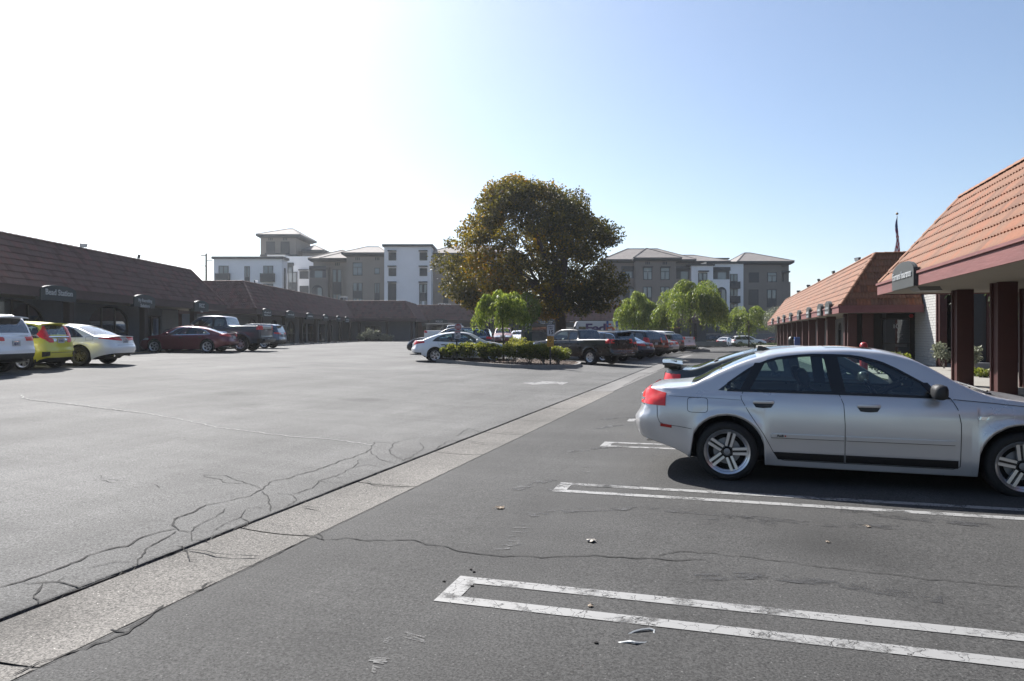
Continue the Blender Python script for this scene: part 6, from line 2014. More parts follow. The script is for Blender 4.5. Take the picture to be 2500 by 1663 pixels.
for x in (1700, 1745, 1752): a.win(x, x + 8, 775, 800, YR - 4, 'one')
# boundary wall behind the far cars
bw = thing('boundary_wall', 'low grey block wall behind the far row of cars', 'wall', (0, 0, 0))
MB().box(xw(1660, 121), xw(1925, 121), 121, 121.3, -1, zw(815, 121)).build('panel', M_SHOPW2, bw)
MB().box(xw(1660, 121) - .05, xw(1925, 121) + .05, 120.95, 121.35, zw(815, 121), zw(813.5, 121)).build('coping', M_KERB, bw)
# utility pole and wires
M_WOOD = mat('weathered_wood', (.22, .19, .16), .9)
up = thing('utility_pole', 'wooden utility pole with staggered cross-arms left of the white wing', 'pole', (xw(503.5, 118), 118, 0))
zt = zw(619, 118)
MB().tube([(0, 0, 0), (0, 0, zt)], [.22, .15], 8).build('pole', M_WOOD, up)
for y, a0, a1 in ((624, -.9, .1), (637, -.1, 1.1), (649.5, -1.0, .1)):
    MB().box(a0, a1, -.08, .08, zw(y, 118) - .07, zw(y, 118) + .07).build('cross_arm', M_WOOD, up)
for i, (y, a0) in enumerate(((624, -.85), (649.5, -.95))):
    w = MB(); p0 = Vector((xw(503.5, 118) + a0, 118, zw(y, 118))); p1 = P(-60, 520 + 16 * i, 62)
    w.tube([p0.lerp(p1, t / 14) - Vector((0, 0, 3.2 * (t / 14) * (1 - t / 14))) for t in range(15)], .012, 4)
    o = w.build('power_line', M_LAMPBODY); tag(o, ['upper power line sagging to the left frame edge', 'lower power line sagging to the left frame edge'][i], 'wire', 'power lines from the utility pole')
# distant wooded hill
hm = MB(); nx, ny = 60, 14
for j in range(ny + 1):
    for i in range(nx + 1):
        X = 120 + 900 * i / nx; Y = 820 + 300 * j / ny
        prof = max(0, 1 - abs(j / ny - .5) * 2)
        z = -8 + prof ** .7 * (62 + 26 * noise.noise((X * .006, 2, 0)) + 16 * noise.noise((X * .03, Y * .03, 1)) + 8 * noise.noise((X * .12, Y * .12, 4)))
        hm.v.append((X, Y, z))
for j in range(ny):
    for i in range(nx):
        a_ = j * (nx + 1) + i; hm.f.append((a_, a_ + 1, a_ + nx + 2, a_ + nx + 1)); hm.mi.append(0)
o = hm.build('hill', mat('scrub_hill', (.075, .085, .055), .95, var=.35, vscale=.06), None, True); tag(o, kind='structure')

# ================================================================== trees and plants
class Leaves:
    def __init__(s): s.v = []; s.f = []; s.t = []
    def leaf(s, c, d, n, ln, w, tone, fold=.0):
        """diamond blade from c along d, lying across n"""
        sd = d.cross(n); sd = sd.normalized() * (w / 2) if sd.length > 1e-6 else Vector((w / 2, 0, 0))
        i = len(s.v); m = c + d * (ln * .45)
        s.v += [c[:], (m + sd)[:], (c + d * ln)[:], (m - sd)[:]]
        s.f.append((i, i + 1, i + 2, i + 3)); s.t += [tone] * 4
    def build(s, name, m, parent):
        me = bpy.data.meshes.new(name); me.from_pydata(s.v, [], s.f); me.materials.append(m)
        at = me.attributes.new('tone', 'FLOAT', 'POINT'); at.data.foreach_set('value', s.t)
        me.update(); return link(name, me, parent)
def rdir(r):
    z = r.uniform(-1, 1); a = r.uniform(0, 2 * pi); q = sqrt(1 - z * z); return Vector((q * cos(a), q * sin(a), z))

M_BARK = mat('grey_brown_bark', (.12, .095, .075), .95, var=.3, vscale=6, bump=.6, bscale=14)
M_BARKL = mat('pale_bark', (.22, .20, .18), .95, var=.25, vscale=8, bump=.5, bscale=18)
L_GUM = leafmat('autumn_leaf', [(0, (.026, .030, .011)), (.35, (.055, .05, .014)), (.55, (.095, .08, .018)), (.8, (.19, .135, .022)), (1.0, (.28, .13, .02))], .5)
L_PEP = leafmat('pepper_leaf', [(0, (.045, .07, .018)), (.5, (.095, .13, .03)), (1.0, (.21, .235, .06))], .48)
L_ROSE = leafmat('rose_leaf', [(0, (.03, .05, .013)), (.5, (.10, .12, .027)), (1.0, (.26, .25, .06))], .45)
L_OLIVE = leafmat('olive_leaf', [(0, (.09, .10, .07)), (.5, (.15, .16, .11)), (1.0, (.24, .25, .18))], .25)
L_DARK = leafmat('evergreen_leaf', [(0, (.025, .04, .018)), (.5, (.05, .075, .03)), (1.0, (.12, .14, .07))], .25)

def limb(mb, a, b, r0, r1, r, bend=.12, n=6):
    a, b = Vector(a), Vector(b); L = (b - a).length; o1 = rdir(r) * L * bend; pts = []; rad = []
    for i in range(n + 1):
        t = i / n; pts.append(a.lerp(b, t) + o1 * sin(pi * t)); rad.append(lerp(r0, r1, t))
    mb.tube(pts, rad, 7, caps=False); return pts

# ---- the big autumn tree
def big_tree():
    r = random.Random(21); Y = 50
    bx, by = xw(1370, Y), Y; gz0 = gz(bx, by)
    root = thing('sweetgum_tree', 'big broad tree with dark green and amber autumn leaves in the centre', 'tree', (bx, by, gz0))
    yl = pchip([(428, 1256), (445, 1225), (470, 1165), (500, 1150), (540, 1128), (570, 1112), (600, 1080), (640, 1056), (690, 1068), (720, 1086), (745, 1130), (765, 1195), (780, 1290)])
    yr = pchip([(428, 1268), (450, 1290), (465, 1340), (480, 1410), (500, 1458), (530, 1485), (560, 1510), (620, 1522), (690, 1532), (720, 1520), (745, 1500), (765, 1460), (780, 1330)])
    lv = Leaves(); clumps = []
    tries = 0
    while len(clumps) < 320 and tries < 14000:
        tries += 1
        y = r.uniform(436, 764); a, b = yl(y), yr(y); hw = (b - a) / 2 / F * Y; cx = ((a + b) / 2 - CX) / F * Y
        z = zw(y, Y); rad = r.uniform(.45, 1.05) * (1 if hw > 2.4 else .6)
        R_ = max(.05, hw - rad * .75)
        q = sqrt(r.random()); q = q if r.random() < .35 else r.uniform(.72, 1)
        w = r.uniform(0, 2 * pi)
        c = Vector((cx + R_ * q * cos(w), Y + R_ * .92 * q * sin(w), z))
        if any((c - d).length < .40 * (rad + e) * .75 for d, e in clumps): continue
        clumps.append((c, rad))
    cc = Vector((xw(1300, Y), Y, zw(620, Y)))
    for c, rad in clumps:
        nl = int(300 * rad ** 2 + 80)
        out = (c - cc).normalized()
        warm = .40 + .5 * noise.noise((c.x * .35, c.y * .35, c.z * .35)) + .12 * (-out.x)
        for k in range(nl):
            d = rdir(r); q = r.random() ** .38
            p = c + Vector((d.x * rad * 1.12, d.y * rad * 1.12, d.z * rad * .8)) * q
            dd = (rdir(r) + d * .5 + Vector((0, 0, -.45))).normalized()
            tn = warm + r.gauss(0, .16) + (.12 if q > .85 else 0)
            lv.leaf(p - root.location, dd, rdir(r), r.uniform(.13, .22), r.uniform(.11, .17), max(0, min(1, tn)))
    # loose outer leaves break the outline
    for k in range(2600):
        c, rad = r.choice(clumps); d = rdir(r); p = c + d * rad * r.uniform(1.0, 1.28)
        lv.leaf(p - root.location, rdir(r), rdir(r), r.uniform(.12, .2), r.uniform(.1, .15), max(0, min(1, r.gauss(.42, .2))))
    # low golden spray left of the trunk
    for k in range(700):
        p = Vector((xw(r.gauss(1335, 14), Y - 2), Y - 2 + r.gauss(0, .5), zw(r.gauss(764, 8), Y - 2)))
        lv.leaf(p - root.location, (rdir(r) + Vector((0, 0, -.5))).normalized(), rdir(r), r.uniform(.14, .2), .13, min(1, max(0, r.gauss(.82, .1))))
    lv.build('crown', L_GUM, root)
    t = MB(); fork = Vector((-.2, 0, 3.4))
    t.tube([(.1, 0, -.2), (.05, 0, .3), (0, 0, 1.6), (-.08, 0, 2.6), fork], [.62, .46, .40, .38, .40], 12)
    trunk = t.build('trunk', M_BARK, root, True, 60)
    b = MB()
    for c, rad in r.sample(clumps, 34):
        e = c - root.location
        mid = fork.lerp(e, .5) + Vector((0, 0, .6))
        limb(b, fork, mid, .17, .09, r, .06); limb(b, mid, e, .085, .02, r, .1)
    b.build('limbs', M_BARK, root, True, 60)
big_tree()

# ---- weeping pepper trees
def pepper(label, px, Y, ytop, x0, x1, ybot, seed, n=900, lsc=1.0, gzb=None, trunk_w=.12, lean=0.0):
    r = random.Random(seed); bx = xw(px, Y); g0 = gz(bx, Y) if gzb is None else gzb
    root = thing('pepper_tree', label, 'tree', (bx, Y, g0), 0, 'weeping pepper trees')
    xc = (xw(x0, Y) + xw(x1, Y)) / 2 - bx; hw = (xw(x1, Y) - xw(x0, Y)) / 2
    zt = zw(ytop, Y) - g0; zb = zw(ybot, Y) - g0; H = zt - zb
    lv = Leaves(); bun = []
    for k in range(34):
        a = r.uniform(0, 2 * pi); q = sqrt(r.random()); up = (1 - q * q) ** .5
        bun.append((Vector((xc + hw * .86 * q * cos(a), hw * .86 * q * sin(a), zb + H * (.30 + .62 * up * r.uniform(.55, 1.08)))), r.uniform(.12, .24) * hw))
    for k in range(n):
        c, rad = r.choice(bun); d = rdir(r); p = c + Vector((d.x * rad, d.y * rad, abs(d.z) * rad * .75))
        out = Vector((p.x - xc, p.y, 0)); out = out.normalized() if out.length > .01 else Vector((1, 0, 0))
        ln = r.uniform(.25, .62) * H * (.6 if p.z < zb + .4 * H else .8); ln = min(ln, max(.2, p.z - zb + .1 * H * r.random()))
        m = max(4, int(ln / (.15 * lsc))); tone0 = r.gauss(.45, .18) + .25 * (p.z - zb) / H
        sway = Vector((r.gauss(0, .06), r.gauss(0, .06), 0))
        for i in range(m):
            t = i / m; pos = p + out * (.16 * hw * (1 - (1 - t) ** 2)) * r.uniform(.9, 1.1) + sway * t + Vector((0, 0, -ln * t * t * .55 - ln * .45 * t))
            dr = (Vector((0, 0, -1)) + rdir(r) * .75).normalized()
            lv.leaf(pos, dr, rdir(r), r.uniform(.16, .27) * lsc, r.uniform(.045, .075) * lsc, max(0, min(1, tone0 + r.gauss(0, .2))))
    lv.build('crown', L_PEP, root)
    t = MB(); top = Vector((xc * .6, 0, zb + H * .45)); t.tube([(0, 0, -.1), (.02, 0, zb * .5), top], [trunk_w, trunk_w * .8, trunk_w * .6], 8); t.build('trunk', M_BARK, root, True)
    b = MB()
    for c, rad in bun[:14]: limb(b, top, c, trunk_w * .45, trunk_w * .12, r, .1, 5)
    b.build('limbs', M_BARK, root, True)
    return root
pepper('small bright pepper tree standing in the rose island', 1229, 31.2, 706, 1152, 1292, 812, 4, 1500, .8, .42, .055)
pepper('leftmost pepper tree of the right group beside the delivery truck', 1562, 72, 708, 1500, 1608, 812, 5, 1500, 1.35)
pepper('largest pepper tree in the middle of the angled row', 1685, 68, 680, 1598, 1774, 816, 6, 2700, 1.35)
pepper('rounded pepper tree in front of the far apartment wall', 1828, 96, 742, 1764, 1892, 822, 8, 1900, 1.6, -.3)

def clump_plant(name, label, loc, rx, ry, h, zc, m, n, ln, wd, seed, cat='shrub', group=None, stems=5, flowers=0, tone=.5, sm=None, droop=.0, clumps=9):
    r = random.Random(seed); root = thing(name, label, cat, loc, 0, group)
    lv = Leaves(); cl = []
    for k in range(clumps):
        d = rdir(r); cl.append((Vector((d.x * rx * .68, d.y * ry * .68, zc + d.z * h * .62)), r.uniform(.35, .5)))
    for k in range(n):
        c, q = r.choice(cl); d = rdir(r)
        s = r.random() ** .4
        p = c + Vector((d.x * rx * q * s, d.y * ry * q * s, d.z * h * q * s))
        if p.z < .02: continue
        dd = (rdir(r) + d * .4 + Vector((0, 0, .2 - droop))).normalized()
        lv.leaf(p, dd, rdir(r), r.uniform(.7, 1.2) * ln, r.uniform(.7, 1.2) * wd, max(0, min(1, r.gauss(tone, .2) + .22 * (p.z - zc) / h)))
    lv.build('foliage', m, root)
    t = MB()
    for k in range(stems):
        c, q = cl[k % len(cl)]
        limb(t, (r.gauss(0, rx * .08), r.gauss(0, ry * .08), -.03), c, .014, .006, r, .12, 4)
    t.build('stems', sm or M_BARKL, root)
    for k in range(flowers):
        c, q = r.choice(cl); d = rdir(r); d.y = -abs(d.y); p = c + Vector((d.x * rx * q, d.y * ry * q * 1.05, d.z * h * q))
        f = MB()
        for j in range(7):
            e = rdir(r) * .02; bm = bmesh.new(); bmesh.ops.create_icosphere(bm, subdivisions=1, radius=.032)
            for v in bm.verts: v.co.z *= .6
            f.add_bm(bm, 0, Matrix.Translation(p + e) @ Matrix.Rotation(r.uniform(0, 3), 4, 'X'))
        f.build('flower', MATS.get('white_petal') or mat('white_petal', (.75, .75, .72), .6), root, True)
    return root

# ---- island with kerb, mulch, roses and signs
isl = thing('planting_island', 'kerbed planting island with mulch and rose bushes', None, (0, 0, 0)); tag(isl, kind='structure')
front = [GG(*p) for p in ((1044, 879), (1050, 882.8), (1075, 885.5), (1110, 888.7), (1160, 893), (1205, 896.5), (1246, 899), (1290, 900.2), (1335, 900.4), (1380, 899.6), (1405, 898.6), (1417, 896.5), (1420, 892.5), (1412, 888.5))]
back = [Vector((front[-1].x - .6, front[-1].y + .35, 0)), Vector((1.2, front[-1].y + .9, 0)), Vector((-1.2, front[0].y + .35, 0)), Vector((front[0].x + .7, front[0].y + .15, 0))]
ring = front + back
cxy = sum((Vector((p.x, p.y, 0)) for p in ring), Vector()) / len(ring)
def inset(i, w):
    n = len(ring); a, b, c = ring[i - 1], ring[i], ring[(i + 1) % n]
    t = Vector((c.x - a.x, c.y - a.y)).normalized(); nn = Vector((-t.y, t.x))
    return Vector((b.x + nn.x * w, b.y + nn.y * w, 0))
inn = [inset(i, .15) for i in range(len(ring))]
KH = .15
for i in range(len(ring)):
    j = (i + 1) % len(ring); a, b, c, d = ring[i], ring[j], inn[j], inn[i]
    mb = MB(); g = .006
    A_, B_ = Vector((a.x, a.y, 0)), Vector((b.x, b.y, 0)); e = (B_ - A_).normalized() * g
    lo = [A_ + e, B_ - e, c - e, d + e]
    vz = [gz(a.x, a.y), gz(b.x, b.y), gz(b.x, b.y), gz(a.x, a.y)]
    inw = [(d - A_).normalized(), (c - B_).normalized()]
    bot = [(p.x, p.y, z - .05) for p, z in zip(lo, vz)]
    top = [(p.x + q.x * .02, p.y + q.y * .02, z + KH) for p, z, q in zip(lo, vz, (inw[0], inw[1], inw[1] * 0, inw[0] * 0))]
    k = 0
    mb.v += bot + top
    for f in ((0, 1, 5, 4), (1, 2, 6, 5), (2, 3, 7, 6), (3, 0, 4, 7), (4, 5, 6, 7)): mb.f.append(f); mb.mi.append(0)
    mb.build('kerb_segment', M_KERB, isl)
M_MULCH = mat('bark_mulch', (.10, .065, .045), .95, var=.45, vscale=14, bump=.9, bscale=30)
mb = MB(); mb.poly([(p.x, p.y, gz(p.x, p.y) + KH - .03) for p in inn]); mb.build('soil', M_MULCH, isl)
ch = MB(); rr = random.Random(2)
xs_ = [p.x for p in inn]; ys_ = [p.y for p in inn]
def inside(x, y):
    c = False; n = len(inn)
    for i in range(n):
        a, b = inn[i], inn[i - 1]
        if (a.y > y) != (b.y > y) and x < (b.x - a.x) * (y - a.y) / (b.y - a.y) + a.x: c = not c
    return c
for k in range(4200):
    x, y = rr.uniform(min(xs_), max(xs_)), rr.uniform(min(ys_), max(ys_))
    if not inside(x, y): continue
    a = rr.uniform(0, pi); l, w = rr.uniform(.02, .05), rr.uniform(.01, .022); z = gz(x, y) + KH - .028 + rr.random() * .03; tz = rr.uniform(-.02, .02)
    u = Vector((cos(a) * l, sin(a) * l, tz)); v = Vector((-sin(a) * w, cos(a) * w, 0)); c = Vector((x, y, z))
    ch.quad(c - u - v, c + u - v, c + u + v, c - u + v, rr.choice((0, 0, 1)))
o = ch.build('mulch_chips', [mat('dark_chip', (.09, .055, .04), .9), mat('pale_chip', (.30, .21, .16), .9)], isl); o['kind'] = 'stuff'
desc = ['leftmost rose bush beside the no-entry sign', 'rose bush right of the no-entry post', 'full rose bush left of the small pepper trunk', 'rose bush just left of the small pepper trunk', 'dark rose bush with white blooms right of the pepper trunk', 'rose bush in the right half of the island', 'rose bush left of the speed limit post', 'rightmost sprawling rose bush on the island']
for i, (x, hpx, wpx) in enumerate(((1098, 842, 34), (1140, 838, 38), (1178, 838, 36), (1208, 840, 28), (1250, 836, 42), (1292, 838, 36), (1326, 840, 30), (1366, 846, 40))):
    Yb = lerp(front[3].y, front[9].y, (x - 1110) / 260) + .75; X = xw(x, Yb); g0 = gz(X, Yb) + KH - .03
    zt = zw(hpx, Yb) - g0; w = wpx * Yb / F * .74
    clump_plant('rose_bush', desc[i], (X, Yb, g0), w, w * .9, zt * .44, zt * .62, L_ROSE, 3600, .08, .05, 40 + i, 'bush', 'rose bushes on the island', 9, (2, 3, 1, 2, 4, 1, 1, 2)[i], .5, clumps=16)
# clipped hedge behind
hd_ = clump_plant('hedge', 'clipped yellow-green hedge behind the island roses', (xw(1275, 37.5), 37.5, gz(xw(1275, 37.5), 37.5)), 1.9, .5, .42, .52, L_ROSE, 5200, .07, .045, 77, 'hedge', None, 6, 0, .75, clumps=26)
M_SPOST = mat('dark_sign_post', (.03, .028, .026), .6)
M_SIGNW = mat('sign_white', (.62, .63, .68), .45); M_SIGNRED = mat('sign_red', (.45, .03, .035), .45); M_SIGNY = mat('sign_amber', (.62, .32, .02), .45); M_SIGNK = mat('sign_black', (.012, .012, .02), .5); M_SBLUE = mat('sign_blue', (.03, .08, .34), .45)
def rplate(mb, w, h, y0=-.003, y1=.003, rad=.025, n=4):
    pts = []
    for (cx_, cz_, a0) in ((w / 2 - rad, h / 2 - rad, 0), (-w / 2 + rad, h / 2 - rad, 90), (-w / 2 + rad, -h / 2 + rad, 180), (w / 2 - rad, -h / 2 + rad, 270)):
        for k in range(n + 1): a = radians(a0 + 90 * k / n); pts.append((cx_ + rad * cos(a), y0, cz_ + rad * sin(a)))
    mb.prism(pts, (0, y1 - y0, 0)); return mb
def sign_post(name, label, x, ybase, Y, ytop):
    X = xw(x, Y); g0 = gz(X, Y) + KH - .04; r = thing(name, label, 'sign', (X, Y, g0))
    MB().box(-.035, .035, .01, .08, 0, zw(ytop, Y) - g0).build('post', M_SPOST, r); return r, g0
Yn = front[3].y + .55
r_, g0 = sign_post('no_entry_sign', 'red and white no-entry sign over a camera warning on the island', 1115, 875, Yn, 789)
def rect(y0, y1, Y): return (zw(y0, Y) + zw(y1, Y)) / 2 - g0, (zw(y0, Y) - zw(y1, Y))
zc, hh = rect(790, 806.8, Yn); ww = 17 * Yn / F; ox = xw(1118.5, Yn) - r_.location.x
p1 = rplate(MB(), ww, hh).build('sign_plate', M_SIGNW, r_, rec=True); p1.location = (ox, 0, zc)
MB().lathe([(.001, 0), (hh * .46, 0)], 28, Matrix.Translation((0, -.005, 0)) @ Matrix.Rotation(radians(90), 4, 'X')).build('red_disc', M_SIGNRED, p1)
MB().box(-ww * .37, ww * .37, -.0075, -.0065, -hh * .075, hh * .075).build('white_bar', M_SIGNW, p1)
lettering('DO NOT', M_SIGNW, p1, (0, -.007, hh * .22), (radians(90), 0, 0), hh * .21, .001, .0005); lettering('ENTER', M_SIGNW, p1, (0, -.007, -hh * .24), (radians(90), 0, 0), hh * .21, .001, .0005)
zc, hh = rect(808.5, 827, Yn); ww = 14.5 * Yn / F
p2 = rplate(MB(), ww, hh).build('sign_plate', M_SIGNW, r_, rec=True); p2.location = (xw(1117, Yn) - r_.location.x, 0, zc)
MB().box(-ww * .42, ww * .42, -.006, -.004, hh * .33, hh * .45).build('red_header', M_SIGNRED, p2)
cmb = MB(); cmb.box(-ww * .32, .0, -.006, -.004, hh * .1, hh * .22); cmb.box(-ww * .3, -ww * .22, -.006, -.004, -hh * .02, hh * .1); cmb.prism([(0, -.006, hh * .06), (ww * .08, -.006, hh * .02), (ww * .08, -.006, hh * .2)], (0, .002, 0)); cmb.build('camera_symbol', M_SIGNK, p2)
for k in range(3): MB().box(-ww * .36 + (ww * .3 if k == 0 else 0), ww * .36, -.006, -.004, -hh * (.14 + .13 * k), -hh * (.07 + .13 * k)).build('text_line', M_SIGNK, p2)
Yv = front[8].y + .5
r_, g0 = sign_post('speed_limit_sign', 'white speed limit sign above an amber warning plate on the island', 1343.5, 890, Yv, 794)
zc, hh = rect(793.3, 819.8, Yv); ww = 17.2 * Yv / F
p1 = rplate(MB(), ww, hh).build('sign_plate', M_SIGNW, r_, rec=True); p1.location = (xw(1344.7, Yv) - r_.location.x, 0, zc)
RX = (radians(90), 0, 0)
lettering('SPEED', M_SIGNK, p1, (0, -.007, hh * .33), RX, hh * .185, .002, .0005); lettering('LIMIT', M_SIGNK, p1, (0, -.007, hh * .14), RX, hh * .185, .002, .0005); lettering('15', M_SIGNK, p1, (0, -.007, -hh * .2), RX, hh * .52, .006, .0005)
zc, hh = rect(821.3, 846.8, Yv); ww = 16.6 * Yv / F
p2 = rplate(MB(), ww, hh).build('sign_plate', M_SIGNY, r_, rec=True); p2.location = (xw(1343.8, Yv) - r_.location.x, 0, zc)
lettering('SLOW', M_SIGNK, p2, (0, -.007, hh * .34), RX, hh * .17, .002, .0005); lettering('CHILDREN', M_SIGNK, p2, (0, -.007, -hh * .22), RX, hh * .115, .001, .0005); lettering('AT PLAY', M_SIGNK, p2, (0, -.007, -hh * .36), RX, hh * .115, .001, .0005)
ps = MB(); ps.prism([(-.03, -.006, -.02), (.05, -.006, .03), (.03, -.006, .05), (-.05, -.006, .01)], (0, .002, 0)); ps.lathe([(.001, 0), (.018, 0)], 10, Matrix.Translation((.03, -.0062, .075)) @ Matrix.Rotation(radians(90), 4, 'X')); ps.prism([(-.06, -.006, -.045), (-.02, -.006, -.02), (-.03, -.006, -.005)], (0, .002, 0)); ps.build('figure_symbol', M_SIGNK, p2)

def g_at(x, Y): X = xw(x, Y); return (X, Y, gz(X, Y))
# back of a sign and a green cabinet behind the hedge
sb = thing('sign_back', 'blank back of a white sign on a dark post behind the hedge', 'sign', g_at(1289, 41))
z0 = sb.location.z
MB().box(-.04, .04, -.08, -.01, 0, zw(788, 41) - z0).build('post', M_SPOST, sb)
rplate(MB(), .30, .36).build('sign_plate', M_SIGNW, sb, rec=True).location = (0, 0, zw(797, 41) - z0)
gb = thing('utility_cabinet', 'dark green utility cabinet beside the grey trunk', 'cabinet', g_at(1290, 42.5))
MB().bbox(-.22, .22, -.2, .2, 0, zw(812, 42.5) - gb.location.z, .03).build('box', mat('cabinet_green', (.02, .05, .04), .6), gb)
MB().bbox(-.25, .25, -.23, .23, zw(812, 42.5) - gb.location.z - .06, zw(812, 42.5) - gb.location.z + .02, .02).build('lid', mat('cabinet_green', (.02, .05, .04), .6), gb)
# grey-trunked tree between the pepper tree and the cabinet
st_ = thing('slender_tree', 'grey-trunked tree just right of the small pepper tree', 'tree', g_at(1277, 43))
z0 = st_.location.z
MB().tube([(-.05, 0, -.05), (0, 0, .5), (.06, 0, 2), (.05, 0, 3.2)], [.24, .17, .14, .1], 10).build('trunk', M_BARKL, st_, True)
lv = Leaves(); r = random.Random(9)
for k in range(2600):
    d = rdir(r); p = Vector((d.x * 1.0 + .1, d.y * 1.0, 3.0 + d.z * .95)) * 1.0
    lv.leaf(p * r.uniform(.9, 1.02), (rdir(r) + Vector((0, 0, -.6))).normalized(), rdir(r), r.uniform(.12, .2), .06, max(0, min(1, r.gauss(.5, .2))))
lv.build('crown', L_PEP, st_)
b = MB()
for k in range(7): limb(b, (.05, 0, 3.0), (r.uniform(-.9, .9), r.uniform(-.9, .9), r.uniform(3.0, 3.8)), .05, .015, r)
b.build('limbs', M_BARKL, st_)
clump_plant('shrub', 'pale leafy shrub left of the grey trunk', g_at(1262, 39.5), .55, .5, .5, .75, L_ROSE, 1500, .1, .055, 93, stems=5, tone=.75)
# low stone wall with pillar behind the pickup nose
lw = thing('stone_wall', 'low grey stone wall with capped pillar behind the speed limit sign', 'wall', g_at(1330, 47))
M_STONE = mat('grey_cast_stone', (.26, .24, .21), .9, var=.2, vscale=3, bump=.4, bscale=20); z1 = zw(818, 47) - lw.location.z
MB().box(-1.05, 1.9, -.2, .2, 0, z1).build('wall', M_STONE, lw); MB().bbox(-1.15, 2.0, -.28, .28, z1, z1 + .1, .02).build('coping', M_STONE, lw)
MB().bbox(-.95, -.3, -.32, .32, 0, z1 + .18, .02).build('pillar', M_STONE, lw); MB().bbox(-1.03, -.22, -.4, .4, z1 + .18, z1 + .28, .02).build('pillar_cap', M_STONE, lw)
lettering('S', mat('metal_letter', (.5, .5, .48), .4, metal=.5), lw, (-.62, -.335, z1 * .55), RX, .42, .01, .01)
# blue parking signs in front of the delivery truck
for i, (x, Y) in enumerate(((1483, 62), (1506, 66))):
    s_ = thing('parking_sign', ['blue parking sign on a post left of the leftmost pepper tree', 'blue parking sign half under the leftmost pepper tree'][i], 'sign', g_at(x, Y), 0, 'blue parking signs')
    zt = zw(784, Y) - s_.location.z
    MB().tube([(0, .03, 0), (0, .03, zt)], .03, 6).build('post', M_LAMPBODY, s_); rplate(MB(), .2, .55).build('sign_plate', M_SBLUE, s_, rec=True).location = (0, 0, zt - .28)
    MB().lathe([(.05, 0), (.07, 0)], 12, Matrix.Translation((0, -.006, zt - .32)) @ Matrix.Rotation(radians(90), 4, 'X')).build('symbol', M_SIGNW, s_)

# ---- delivery truck
def delivery_truck():
    Y = 92; xl, xr_ = xw(1391, Y), xw(1511, Y); X0 = (xl + xr_) / 2; L = xr_ - xl
    r = thing('delivery_truck', 'white step-van delivery truck with large purple and orange letters', 'truck', (X0, Y, gz(X0, Y)))
    g0 = r.location.z; zt = zw(784, Y) - g0; hl = L / 2; wv = 2.2
    Mw = mat('truck_white', (.66, .67, .68), .5)
    body = MB(); prof = [(-hl + .35, .55), (hl, .55), (hl, zt - .08), (hl - .08, zt), (-hl + 1.15, zt), (-hl + .95, zt - .1), (-hl + .5, 1.55), (-hl + .05, 1.35)]
    body.prism([(x, 0, z) for x, z in prof], (0, wv, 0)); body.build('body', Mw, r, rec=True)
    MB().prism([(-hl + .93, -.02, zt - .2), (-hl + .5, -.02, 1.6), (-hl + .62, -.02, 1.55), (-hl + 1.05, -.02, zt - .2)], (0, wv + .04, 0)).build('windshield', M_TRIM, r, rec=True)
    MB().box(-hl + 1.25, -hl + 2.35, -.015, -.002, 1.5, zt - .75).build('door_window', M_SHOPGL, r)
    MB().box(-hl + 1.2, -hl + 1.24, -.02, -.002, .6, zt - .5).box(-hl + 2.4, -hl + 2.44, -.02, -.002, .6, zt - .5).build('door_seam', M_TRIM, r)
    MB().box(-hl, hl - .02, -.012, -.003, zt - .12, zt - .08).build('roof_trim', M_ALLOY, r)
    xf = xw(1430, Y) - X0; tz = zw(790, Y) - g0
    pu, orr = mat('letter_purple', (.06, .02, .13), .5), mat('letter_orange', (.62, .10, .01), .5)
    for t_, m_, x_, w_ in (('Fed', pu, xf, 2.70), ('Ex', orr, xf + 2.72, 1.55)):
        me_ = text_mesh(t_, 1.6, .05, .004, 'LEFT', .88); xs_ = [v.co.x for v in me_.vertices]; k_ = w_ / (max(xs_) - min(xs_))
        zm = max(v.co.y for v in me_.vertices)
        lettering(t_, m_, r, (x_ - min(xs_) * k_, -.02, tz - zm), RX, 1.6, .05, .004, k_, align='LEFT', space=.88)
    ty, rm = wheel_mesh(.4, .23, .24, 'five', False, 24)
    for x in (-hl + 1.3, hl - 1.6):
        for sg in (0, 1):
            w = bpy.data.objects.new('wheel', None); COL.objects.link(w); w.parent = r; w.location = (x, .1 + sg * (wv - .2), .4); w.rotation_euler = (0, 0, pi * sg)
            link('tyre', ty, w); link('rim', rm, w)
    MB().box(hl - .01, hl + .12, .05, wv - .05, .4, .58).build('bumper', M_TRIM, r)
    for sg in (.1, wv - .3): MB().box(hl, hl + .02, sg, sg + .2, 1.0, 1.2).build('taillight', M_RED, r)
    MB().box(-hl + .55, -hl + .7, -.35, -.05, 1.75, 2.2).build('mirror', M_TRIM, r)
delivery_truck()

# ---- smaller plants
GS = 'shrubs along the far shop corner'
for i, (x, Y, h) in enumerate(((886, 85.5, 1.2), (903, 85.8, 1.7), (917, 85.6, 1.5), (934, 86, 1.1), (948, 86.2, .9))):
    clump_plant('shrub', ['leftmost', 'tall', 'broad', 'low', 'rightmost small'][i] + ' shrub in the bed before the far corner shop', g_at(x, Y), .75, .6, h * .45, h * .5, L_OLIVE, 420, .26, .08, 60 + i, group=GS, stems=4)
clump_plant('shrub', 'dark shrub at the foot of the largest pepper tree', g_at(1672, 67), 1.0, .8, .35, .35, L_DARK, 900, .16, .09, 81)
clump_plant('shrub', 'small dark shrub right of the largest pepper trunk', g_at(1693, 66.5), .6, .5, .3, .3, L_DARK, 500, .16, .09, 82)
fi = thing('planting_island', 'small kerbed island under the largest pepper tree', None, g_at(1680, 67.3)); tag(fi, kind='structure')
MB().bbox(-1.9, 1.7, -1.6, 1.8, -.2, .16, .05).build('kerb', M_KERB, fi); MB().bbox(-1.75, 1.55, -1.45, 1.65, .1, .18, .01).build('soil', M_MULCH, fi)
